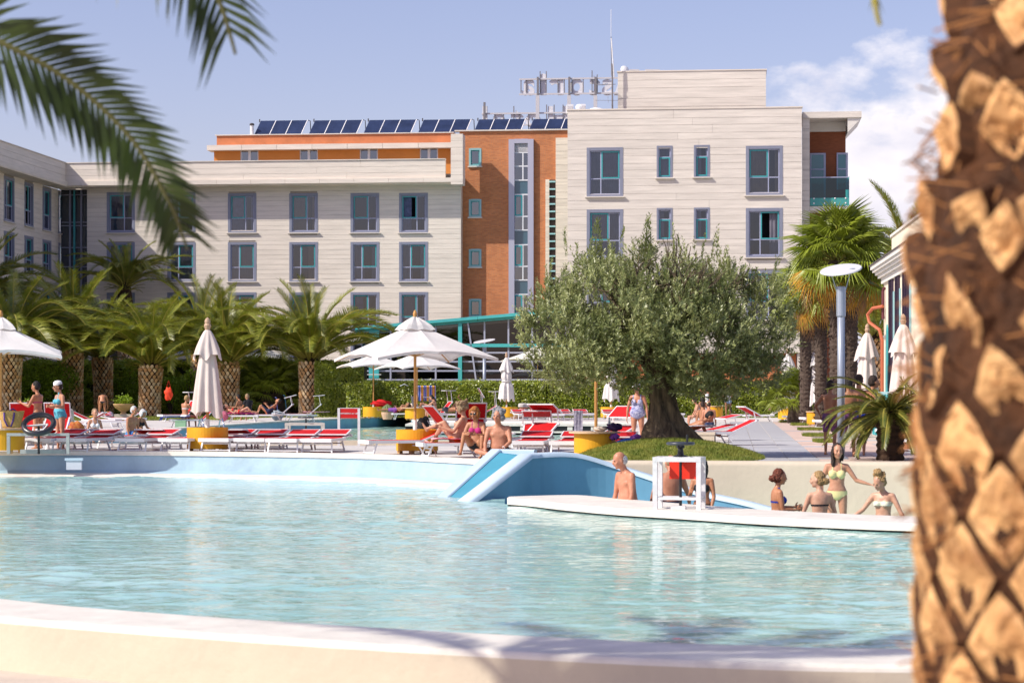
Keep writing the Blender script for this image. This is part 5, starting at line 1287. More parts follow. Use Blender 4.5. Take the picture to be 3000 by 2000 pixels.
def near_boot(seed):
    r = random.Random(seed); bm = MB(); n = 16; rings_ = []
    for k, (sc_, out) in enumerate(((1.0, -.05), (.97, -.002), (.86, .026), (.70, .034), (.35, .022))):
        ring = []
        for j in range(n):
            a = 2 * math.pi * j / n; ca_, sa_ = math.cos(a), math.sin(a); q_ = 1 / (abs(ca_) ** 1.12 + abs(sa_) ** 1.12) ** (1 / 1.12)
            ring.append((out + (.015 * r.random() if k > 1 else 0) + .03 * sa_ * (k > 1), ca_ * q_ * .5 * sc_, sa_ * q_ * .5 * sc_))
        rings_ += ring
    bm.add(rings_ + [(.045, 0, 0)], [(k * n + j, k * n + (j + 1) % n, (k + 1) * n + (j + 1) % n, (k + 1) * n + j) for k in range(4) for j in range(n)] + [(4 * n + j, 4 * n + (j + 1) % n, 5 * n) for j in range(n)])
    me = bm.mesh('leaf_base', [nb_m, nb_s]); me.polygons.foreach_set('material_index', [1] * (2 * n) + [0] * (len(bm.f) - 2 * n)); return me
NBM = [near_boot(i) for i in range(4)]
r = random.Random(2); row = .138; per = 11; cnt = 0
for i in range(int(4.6 / row)):
    z = i * row + .05; low = z < 2.2
    for j in range(per):
        a = 2 * math.pi * (j + .5 * (i % 2)) / per
        if math.sin(a) > .3 or math.cos(a) > .75: continue
        if cnt > 290: break
        if not low and r.random() < .16: continue
        jit = 0.02 if low else .35
        put('leaf_base', NBM[r.randrange(4)], npalm, ((nrad(z) - .012) * math.cos(a), (nrad(z) - .012) * math.sin(a), z + r.gauss(0, .003 if low else .03)), (r.gauss(0, jit), r.gauss(-.05, jit * .8), a + r.gauss(0, jit * .5)),
            (.62 if low else r.uniform(.45, .95), 2 * math.pi * rad / per * (1.0 if low else r.uniform(.65, .95)), row * (2.0 if low else r.uniform(1.2, 1.9)))); cnt += 1
bm = MB()
for k in range(900):
    a = r.uniform(math.pi * .8, math.pi * 1.8); z = r.uniform(1.9, 4.6) if k % 4 else r.uniform(0, 2); rr_ = nrad(z) + r.uniform(0, .03); d_ = Vector((math.cos(a) * .04, math.sin(a) * .04, r.uniform(-.05, .03))) + Vector((-math.sin(a), math.cos(a), 0)) * r.gauss(0, .06)
    p = Vector((rr_ * math.cos(a), rr_ * math.sin(a), z)); bm.bar(p, p + d_, .004)
bm.build('fibres', M('loose_fibre', (.30, .13, .04), .9), npalm)
NF = [frond(3.2, 70, .42, b_, 0, w=.03, mats=(leafn, rach), seed=90 + i) for i, b_ in enumerate((.8, 1.3))]
for i in range(20):
    a = i * 2.39996; el_ = R(r.uniform(25, 75)); put('frond', NF[i % 2], npalm, (0, 0, Hn + .2), (0, -el_, a), (1, 1, 1))
# palm standing left of the frame: its fronds hang into the view and shade the rim
LPX, LPY, LPH = -7.3, 11.5, 7.0
lp = thing('left_near_palm', 'near palm standing outside the left edge whose blurred fronds hang across the top left sky', 'palm tree', (LPX, LPY, -.86))
MB().lathe([(.32, 0), (.24, LPH * .5), (.24, LPH), (.18, LPH + .5)], 16).build('trunk', nb_d, lp)
def explicit_frond(pts, nl, ll, env_pow, seed, w, mats, drop=.15, up=Vector((0, 0, 1)), asym=(1, 1), fw=.55, sidev=None):
    """frond along given world points; leaflets to both sides"""
    r = np.random.default_rng(seed); cv = smooth_curve([Vector(p) for p in pts], 10); bm = MB(); bm.cur = 1
    n = len(cv); bm.tube(cv, [.014 * (1 - .8 * i / n) + .003 for i in range(n)], 6); bm.cur = 0
    ds = [0]
    for a, b_ in zip(cv, cv[1:]): ds.append(ds[-1] + (b_ - a).length)
    for i in range(nl):
        t = .04 + .95 * (i + .5) / nl; s_ = t * ds[-1]; k = max(j for j in range(n) if ds[j] <= s_); k = min(k, n - 2); p = cv[k].lerp(cv[k + 1], (s_ - ds[k]) / (ds[k + 1] - ds[k] + 1e-9)); d = (cv[k + 1] - cv[k]).normalized()
        sd_ = (sidev or Vector((0, -1, 0)).cross(d)).normalized() if sidev is None else sidev
        nn = d.cross(sd_).normalized()
        env = min(1, .55 + 1.2 * t) * min(1, (1.06 - t) * 2.6) ** .6
        for si, s in enumerate((-1, 1)):
            l = ll * env * r.uniform(.85, 1.1) * asym[si]
            dirn = (sd_ * s * .8 + nn * r.uniform(-.05, .45) + d * (fw + .35 * t)).normalized()
            mid = p + dirn * l * .5; tip = p + dirn * l + Vector((0, 0, -drop * l * r.uniform(.5, 1.4))); wd = d * w / 2
            bm.add([p - wd * .6, p + wd * .6, mid + wd, mid - wd, tip], [(0, 1, 2, 3), (3, 2, 4)])
    return bm
nrib = M('near_rib', (.10, .10, .03), .5)
LOFF = Vector((LPX, LPY, -.86))
def pw(x, y, Y): return P(x, y, Y) - LOFF
f1 = [Vector((.2, 0, LPH + .5)), pw(-420, -10, 9.4), pw(-150, 45, 9.0), pw(0, 122, 8.9), pw(200, 235, 8.9), pw(380, 400, 8.9), pw(490, 580, 8.9), pw(535, 690, 9.0), pw(548, 730, 9.0)]
explicit_frond(f1, 250, .50, 1, 1, .038, (leafn, nrib), drop=.10).build('frond', [leafn, nrib], lp)
f2 = [Vector((.2, 0, LPH + .6)), pw(100, -420, 8.6), pw(430, -260, 8.2), pw(570, -120, 8.1), pw(640, 0, 8.1), pw(672, 95, 8.1), pw(690, 160, 8.1)]
explicit_frond(f2, 200, .60, 1, 2, .036, (leafn, nrib), drop=.2).build('frond', [leafn, nrib], lp)
f3 = [Vector((0, 0, LPH + .6)), pw(1500, -900, 7.5), pw(2200, -500, 7), pw(2450, -190, 6.8), pw(2535, -60, 6.8), pw(2562, 30, 6.8), pw(2578, 80, 6.8)]
r = random.Random(8)
for i in range(13):
    a = R(-80) + R(170) * (i / 9) if i < 10 else r.uniform(0, 6.28); el_ = R(r.uniform(30, 62)) if i < 10 else R(r.uniform(20, 70))
    put('frond', NF[i % 2], lp, (0, 0, LPH + .5), (r.gauss(0, .3), -el_, a), (1.15, 1.15, 1.15))
NO = Vector((NX, NY, -.86))
f3 = [p_ for p_ in (Vector((0, 0, Hn + .2)), P(2700, -900, 5.6) - NO, P(2600, -350, 5.8) - NO, P(2560, -90, 5.9) - NO, P(2566, 20, 5.9) - NO, P(2578, 75, 5.9) - NO)]
explicit_frond(f3, 90, .15, 1, 3, .016, (leafy, rach), drop=.3, fw=1.6).build('frond', [leafy, rach], npalm)
# ================================================================== PEOPLE
def skin_mat(name, c): return M('skin_' + name, tuple(x * f for x, f in zip(c, (.84, .74, .70))), 0.46, scale=7, spec=.4, col2=tuple(x * f for x, f in zip(c, (1.10, 1.12, 1.12))), bump=.12, bscale=25)
SK = {'tan': skin_mat('tan', (.43, .20, .105)), 'light': skin_mat('light', (.52, .27, .17)), 'brown': skin_mat('brown', (.33, .155, .08)), 'red': skin_mat('red', (.50, .23, .14)), 'pale': skin_mat('pale', (.56, .33, .225))}
HM = {k: M('hair_' + k, c, .5, var=.35, scale=30, bump=.8, bscale=70) for k, c in {'black': (.012, .009, .008), 'dark': (.035, .018, .012), 'auburn': (.14, .035, .015), 'orange': (.42, .15, .03), 'blond': (.38, .24, .10), 'grey': (.28, .28, .29), 'white': (.62, .62, .62), 'sandy': (.30, .20, .11)}.items()}
def clothm(name, c, c2=None, scale=6, **k): return M('cloth_' + name, c, .8, col2=c2, scale=scale, bump=.1, bscale=60, **k) if c2 else M('cloth_' + name, c, .8, var=.08, scale=8)
CM = {'aqua': clothm('aqua', (.10, .42, .55)), 'magenta': clothm('magenta', (.42, .02, .16)), 'black': clothm('black', (.012, .012, .016)), 'white': clothm('white', (.80, .80, .82)), 'blue': clothm('blue', (.02, .12, .50)),
      'royal': clothm('royal', (.01, .05, .42)), 'navy': clothm('navy', (.02, .03, .08)), 'red': clothm('red', (.65, .02, .015)), 'orange': clothm('orange', (.75, .13, .01)), 'yellow': clothm('yellow', (.72, .64, .30)),
      'pattern': clothm('pattern', (.08, .10, .32), (.62, .62, .75), 22), 'floral': clothm('floral', (.62, .68, .45), (.75, .70, .62), 18), 'denim': clothm('denim', (.10, .20, .42), (.28, .42, .62), 12),
      'camo': clothm('camo', (.025, .02, .07), (.30, .10, .22), 10), 'mint': clothm('mint', (.25, .62, .58)), 'slate': clothm('slate', (.06, .07, .09)), 'blueswirl': clothm('blueswirl', (.02, .10, .40), (.15, .45, .75), 8), 'purple': clothm('purple', (.13, .03, .30), (.35, .12, .45), 9)}
glas_m = M('sunglass_lens', (.01, .008, .01), .12, spec=.8); lip_m = M('lips', (.42, .12, .10), .5); eye_m = M('eye_dark', (.03, .02, .015), .3)

def V3(*a): return np.array(a, float)
def nz_(v): v = np.asarray(v, float); return v / (np.linalg.norm(v) + 1e-9)
class Body:
    """accumulates closed blobs; body coordinates: +y front, +x the person's right, z up"""
    def __init__(s): s.mb = MB(); s.seg = []
    def blob(s, p0, p1, r0, r1, n=10, reg=None, bulge=0, flat=None):
        p0, p1 = V3(*p0), V3(*p1); d = nz_(p1 - p0); L = np.linalg.norm(p1 - p0)
        pts = []; rr = []
        for a in (-1.35, -.8, -.3): pts.append(p0 + d * (r0 * math.sin(a))); rr.append(r0 * math.cos(a))
        for t in (.15, .35, .55, .8): pts.append(p0 + d * (L * t)); rr.append(r0 + (r1 - r0) * t + bulge * math.sin(math.pi * min(1, t * 1.25)))
        for a in (.3, .8, 1.35): pts.append(p1 + d * (r1 * math.sin(a))); rr.append(r1 * math.cos(a))
        s.mb.tube([tuple(p) for p in pts], rr, n)
        if reg: s.seg.append((reg, p0, p1, max(r0, r1)))
    def ell(s, c, r, ax=None): s.mb.ell(tuple(c), r, 12, 8, [Vector(a) for a in ax] if ax is not None else None)

PEOPLE = []
def person(label, loc, yaw, h=1.68, sex='f', skin='tan', hair=('dark', 'short'), wear=(), pose=None, fat=0.0, acc=(), cut=None, far=False, cat='person', group=None):
    PEOPLE.append(dict(label=label, loc=Vector(loc), yaw=R(yaw), h=h, sex=sex, skin=skin, hair=hair, wear=wear, pose=pose or {}, fat=fat, acc=acc, far=far, group=group))

def make_body(P_):
    k = P_['h'] / 1.72; po = P_['pose']; f = P_['sex'] == 'f'; fat = P_['fat']; B = Body()
    ph = po.get('ph', .915 * k)
    pel = V3(0, 0, ph) + V3(*po.get('off', (0, 0, 0)))
    u0 = nz_(po.get('u0', (0, 0, 1))); f0 = V3(*po.get('f0', (0, 1, 0))); f0 = nz_(f0 - u0 * f0.dot(u0)); r0 = np.cross(f0, u0)
    u1 = nz_(po.get('u1', u0)); f1 = V3(*po.get('f1', f0)); f1 = nz_(f1 - u1 * f1.dot(u1)); r1 = np.cross(f1, u1)
    # spine
    c0, c1, c2 = pel, pel + u0 * .26 * k, pel + u0 * .26 * k + u1 * .24 * k
    def spine(t):   # t in metres-ish 0..0.5
        s = t / .5
        p = c0 * (1 - s) ** 2 + 2 * s * (1 - s) * c1 + c2 * s * s if 0 <= s <= 1 else (c0 + u0 * t * k if s < 0 else c2 + u1 * (t - .5) * k)
        m = min(1, max(0, s)); u = nz_(u0 * (1 - m) + u1 * m); ff = f0 * (1 - m) + f1 * m; ff = nz_(ff - u * ff.dot(u)); return p, u, ff, np.cross(ff, u)
    if f: prof = [(-.12, .07, .08, 0), (-.085, .135, .11, -.005), (-.03, .172, .118, -.01), (.04, .160, .105, 0), (.10, .130, .092, .005), (.16, .122, .088, .005), (.24, .132, .092, .0), (.32, .148, .100, .0), (.40, .152, .092, -.005), (.45, .135, .075, -.012), (.49, .075, .058, -.012), (.515, .045, .05, -.01)]
    else: prof = [(-.12, .07, .08, 0), (-.085, .13, .105, -.005), (-.03, .160, .112, -.005), (.04, .155, .108, 0), (.10, .148, .104, .005), (.16, .147, .104, .005), (.24, .158, .108, .0), (.32, .172, .114, .0), (.40, .180, .104, -.005), (.455, .155, .08, -.012), (.495, .085, .062, -.012), (.52, .052, .055, -.01)]
    n = 20; vs = []
    for t, w, d, o in prof:
        p, u, ff, rr = spine(t); fb = fat * math.exp(-((t - .07) / .12) ** 2)
        for j in range(n):
            a = 2 * math.pi * j / n; ca, sa = math.cos(a), math.sin(a)
            dd = d + (fb * 1.1 if sa > 0 else fb * .3); ww = w + fb * .7 + fat * .2
            vs.append(tuple(p + (rr * ca * ww + ff * (sa * dd + o)) * k))
    m_ = len(prof); B.mb.add(vs, [(i * n + j, i * n + (j + 1) % n, (i + 1) * n + (j + 1) % n, (i + 1) * n + j) for i in range(m_ - 1) for j in range(n)] + [tuple(range(n - 1, -1, -1)), tuple((m_ - 1) * n + j for j in range(n))])
    # chest and seat shapes
    p, u, ff, rr = spine(.31)
    bc = []
    for s in (-1, 1):
        if f: c = p + (rr * s * .072 + ff * (.075 + fat * .25) - u * .01) * k; rad = (.062 + fat * .15) * k; B.ell(c, (rad, rad * .95, rad), (rr, ff, u)); bc.append(c)
        else: c = p + (rr * s * .08 + ff * .07 + u * .02) * k; B.ell(c, (.075 * k, .042 * k, .05 * k), (rr, ff, u)); bc.append(c)
        pb, ub, fb_, rb2 = spine(-.055); B.ell(pb + (rb2 * s * .075 - fb_ * .055) * k, (.088 * k, .085 * k, .09 * k), (rb2, fb_, ub))
    # neck, head
    hu = nz_(po.get('hu', u1)); hf = V3(*po.get('hf', f1)); hf = nz_(hf - hu * hf.dot(hu)); hr = np.cross(hf, hu)
    nb = spine(.48)[0]; nt_ = nb + (u1 * .06 + hu * .06 + hf * .012) * k
    B.blob(nb, nt_, (.058 if not f else .05) * k, (.054 if not f else .046) * k, reg='neck')
    K0 = k; hc = nt_ + (hu * .088 + hf * .022) * k; k = k * 1.1
    B.ell(hc + hu * .012 * k, (.076 * k, .096 * k, .104 * k), (hr, hf, hu))
    B.ell(hc + (hf * .022 - hu * .058) * k, (.056 * k, .066 * k, .062 * k), (hr, hf, hu))       # jaw
    B.ell(hc + (hf * .064 - hu * .098) * k, (.026 * k, .024 * k, .022 * k), (hr, hf, hu))       # chin
    B.blob(hc + (hf * .090 + hu * .010) * k, hc + (hf * .112 - hu * .028) * k, .010 * k, .0165 * k)  # nose
    B.ell(hc + (hf * .082 + hu * .022) * k, (.050 * k, .014 * k, .012 * k), (hr, hf, hu))        # brow
    for s in (-1, 1):
        B.ell(hc + (hr * s * .079 - hf * .004 - hu * .012) * k, (.010 * k, .018 * k, .030 * k), (hr, hf, hu))
        B.ell(hc + (hr * s * .040 + hf * .070 - hu * .030) * k, (.026 * k, .022 * k, .024 * k), (hr, hf, hu))
    B.ell(hc + (hf * .090 - hu * .060) * k, (.024 * k, .012 * k, .012 * k), (hr, hf, hu))
    k = K0; D_hk = K0 * 1.1
    # arms
    wscale = 1 + fat * 2.2; hands = []
    sh = spine(.43)
    for s, key in ((1, 'R'), (-1, 'L')):
        a = po.get('arm' + key, ((s * .18, .05, -1), (s * .10, .2, -1)))
        sp_ = sh[0] + (sh[3] * s * (.160 if f else .185)) * k
        ua = nz_(a[0]); fa = nz_(a[1]); el = sp_ + ua * .285 * k; wr = el + fa * .245 * k
        B.blob(sh[0] + sh[3] * s * .09 * k, sp_, .06 * k, (.050 if f else .060) * k)
        B.blob(sp_, el, (.047 if f else .056) * k * wscale, .037 * k * wscale ** .5, reg='armu' + key, bulge=.003 * k)
        B.blob(el, wr, .038 * k * wscale ** .5, .024 * k, reg='arml' + key, bulge=.004 * k)
        hd = nz_(a[2]) if len(a) > 2 else fa
        nrm = np.cross(hd, V3(0, 0, 1) if abs(hd[2]) < .9 else V3(0, 1, 0)); nrm = nz_(nrm)
        if len(a) > 3: nrm = nz_(a[3])
        side = np.cross(hd, nrm)
        pm_ = wr + hd * .055 * k
        B.mb.ell(tuple(pm_), (.040 * k, .016 * k, .052 * k), 10, 7, [Vector(side), Vector(nrm), Vector(hd)])
        hands.append((wr, hd, nrm, side, s, k, a[4] if len(a) > 4 else .35))
    # legs
    for s, key in ((1, 'R'), (-1, 'L')):
        l = po.get('leg' + key, ((s * .05, .02, -1), (0, -.03, -1)))
        hp = pel + (r0 * s * .088 - u0 * .035) * k; td = nz_(l[0]); sd = nz_(l[1]); kn = hp + td * .42 * k; an = kn + sd * .40 * k
        B.blob(hp, kn, (.088 if f else .085) * k * (1 + fat), .052 * k, reg='leg' + key, bulge=.004 * k)
        B.blob(kn, an, .051 * k, .032 * k, reg='shin' + key)
        bk = nz_(-np.cross(np.cross(sd, td), sd)) if np.linalg.norm(np.cross(sd, td)) > .05 else -f0
        cb = -f0 if np.dot(bk, f0) > .2 and False else bk
        B.ell(kn + sd * .12 * k - nz_(f0 - sd * f0.dot(sd) + 1e-6) * .018 * k, (.045 * k, .045 * k, .10 * k), tuple(frame_of(sd)))
        fd = V3(*l[2]) if len(l) > 2 else nz_(f0 - sd * f0.dot(sd)) * .9 + sd * .1
        fd = nz_(fd); B.blob(an + sd * .025 * k - fd * .03 * k, an + sd * .035 * k + fd * .12 * k, .034 * k, .024 * k)
        toe0 = an + sd * .04 * k + fd * .12 * k; sidef = nz_(np.cross(fd, sd))
        for i in range(5): B.mb.ell(tuple(toe0 + fd * .035 * k * (1 - .1 * i) + sidef * (i - 2) * .015 * k * s), (.011 * k, .011 * k, .018 * k), 6, 5, [Vector(v) for v in (sidef, sd, fd)])
    return B, dict(hk=D_hk, k=k, spine=spine, pel=pel, u0=u0, f0=f0, r0=r0, hc=hc, hu=hu, hf=hf, hr=hr, bc=bc, hands=hands, nt=nt_, f=f, seg=B.seg, nb=nb)
def frame_of(d):
    d = nz_(d); a = V3(1, 0, 0) if abs(d[0]) < .9 else V3(0, 1, 0); x = nz_(np.cross(a, d)); y = np.cross(d, x); return x, y, d
def fingers(hands):
    bm = MB()
    for wr, hd, nrm, side, s, k, curl in hands:
        for i, (o, l) in enumerate(((-.030, .070), (-.010, .080), (.010, .075), (.029, .060))):
            b = wr + (hd * .085 + side * o) * k; c1 = b + (hd * math.cos(curl) - nrm * math.sin(curl)) * l * .5 * k; c2 = c1 + (hd * math.cos(curl * 2.2) - nrm * math.sin(curl * 2.2)) * l * .5 * k
            bm.tube([tuple(b), tuple(c1), tuple(c2)], [.0095 * k, .009 * k, .007 * k], 6)
        tdir = nz_(hd * .6 + side * (-.8) - nrm * .3); b = wr + (hd * .03 - side * .028) * k; c1 = b + tdir * .035 * k; c2 = c1 + nz_(tdir + hd * .6) * .03 * k
        bm.tube([tuple(b), tuple(c1), tuple(c2)], [.013 * k, .011 * k, .008 * k], 6)
    return bm

def wear_mask(kind, X, D, own):
    k = D['k']; q = (X - D['pel']) / k; qx = q @ D['r0']; qy = q @ D['f0']; qz = q @ D['u0']
    ts = np.linspace(-.12, .52, 33); C_ = np.array([D['spine'](t)[0] for t in ts]); d2 = ((X[:, None, :] - C_[None]) ** 2).sum(2); ti = d2.argmin(1); T = ts[ti]
    FF = np.array([D['spine'](t)[2] for t in ts]); RR = np.array([D['spine'](t)[3] for t in ts]); rel = (X - C_[ti]) / k
    lat = (rel * RR[ti]).sum(1); fro = (rel * FF[ti]).sum(1)
    reg, sg_ = own; torso = reg == 'torso'; leg = (reg == 'legR') | (reg == 'legL'); pelvic = (torso | leg) & (np.abs(qx) < .26)
    up_arm = (reg == 'armuR') | (reg == 'armuL')
    if kind == 'bottom': return pelvic & (qz < .035) & (qz > -.145 + .62 * np.abs(qx)) & ((torso) | (sg_ < .25))
    if kind == 'thong': return pelvic & (qz < .015) & (qz > -.14 + .95 * np.abs(qx))
    if kind == 'trunks': return ((torso & (T < .05) & (qz < .07)) | (leg & (sg_ < .5)))
    if kind == 'longshorts': return ((torso & (T < .05) & (qz < .06)) | (leg & (sg_ < .82)))
    if kind == 'hotpants': return ((torso & (T < .07) & (qz < .09)) | (leg & (sg_ < .16)))
    if kind == 'highbrief': return pelvic & (qz > -.15 + .42 * np.abs(qx)) & (T < .14)
    if kind == 'suit':
        low = (pelvic | torso) & (qz > -.15 + .5 * np.abs(qx)) & (T < .30)
        top = torso & (T >= .30) & (T < .37) & ((fro > 0) | (T < .31)) & (np.abs(lat) > .02 + (T - .28) * .2)
        strap = torso & (T >= .36) & (np.abs(lat) > .075) & (np.abs(lat) < .115); return low | top | strap
    if kind == 'bra':
        m = np.zeros(len(X), bool)
        for c in D['bc']: m |= (((X - c) ** 2).sum(1) < (.082 * k) ** 2) & (fro > .03)
        band = torso & (np.abs(T - .275) < .014); strap = torso & (T > .33) & (np.abs(np.abs(lat) - .068) < .013) & (fro > -.02); m &= (reg == 'torso') & (T < .37)
        return m | band | strap
    if kind == 'halter':
        m = np.zeros(len(X), bool)
        for c in D['bc']: m |= (((X - c) ** 2).sum(1) < (.080 * k) ** 2) & (fro > .03)
        strap = torso & (T > .32) & (np.abs(np.abs(lat) - (.07 - (T - .32) * .22)) < .016) & (fro > 0); band = torso & (np.abs(T - .265) < .012); return (m & torso) | strap | band
    if kind == 'bandeau': return torso & (T > .265) & (T < .355)
    if kind == 'tshirt': return (torso & (T > -.02)) | (up_arm & (sg_ < .55))
    if kind == 'tank': return torso & (T > -.01) & ((T < .40) | ((np.abs(lat) > .05) & (np.abs(lat) < .12)))
    if kind == 'backstrap': return torso & (np.abs(T - .27) < .012)
    return np.zeros(len(X), bool)

def hair_blobs(P_, D):
    style = P_['hair'][1]; k = D['hk']; hc, hu, hf, hr = D['hc'], D['hu'], D['hf'], D['hr']; bm = MB()
    E = lambda c, r: bm.ell(tuple(hc + (hr * c[0] + hf * c[1] + hu * c[2]) * k), tuple(x * k for x in r), 12, 9, [Vector(hr), Vector(hf), Vector(hu)])
    if style == 'bald': E((0, -.036, -.006), (.0745, .078, .078)); return bm
    E((0, -.022, .030), (.084, .094, .100))
    if style == 'short': E((0, -.04, -.01), (.080, .078, .08))
    if style == 'curly':
        E((0, -.03, .03), (.10, .105, .105)); r = random.Random(3)
        for i in range(40): a = i * 2.4; z = -.04 + .17 * r.random(); E((.098 * math.cos(a), -.03 + .10 * math.sin(a) if math.sin(a) < .6 else .04, z), (.026,) * 3)
        for s in (-1, 1): E((s * .085, .0, -.03), (.03, .05, .06))
    if style == 'bob':
        E((0, -.035, -.02), (.098, .085, .105))
        for s in (-1, 1): E((s * .078, .018, -.02), (.026, .055, .10))
        E((0, .055, .082), (.07, .035, .03))
    if style == 'long':
        E((0, -.05, -.08), (.085, .06, .15)); E((0, -.06, -.20), (.075, .04, .12))
        for s in (-1, 1): E((s * .078, -.005, -.05), (.022, .05, .11))
    if style == 'side':
        E((0, -.05, -.08), (.085, .06, .14)); E((.07, -.0, -.16), (.03, .04, .10))
        for s in (-1, 1): E((s * .078, -.005, -.05), (.022, .05, .11))
    if style in ('bun', 'topbun'):
        E((0, -.04, -.02), (.080, .075, .08)); zz = (.0, -.115, -.03) if style == 'bun' else (0, -.02, .15); r = random.Random(2); E(zz, (.052,) * 3)
        for i in range(22):
            a = i * 2.4; E((zz[0] + .045 * math.cos(a), zz[1] + .045 * math.sin(a), zz[2] + .05 * (r.random() - .4)), (.018,) * 3)
            if style == 'topbun': E((.080 * math.cos(a), -.03 + .07 * math.sin(a) if math.sin(a) < .5 else .0, .0 + .11 * r.random()), (.024,) * 3)
    if style == 'pony': E((0, -.04, -.02), (.080, .075, .08)); E((0, -.115, -.05), (.03, .035, .06)); E((0, -.12, -.13), (.025, .03, .08))
    return bm

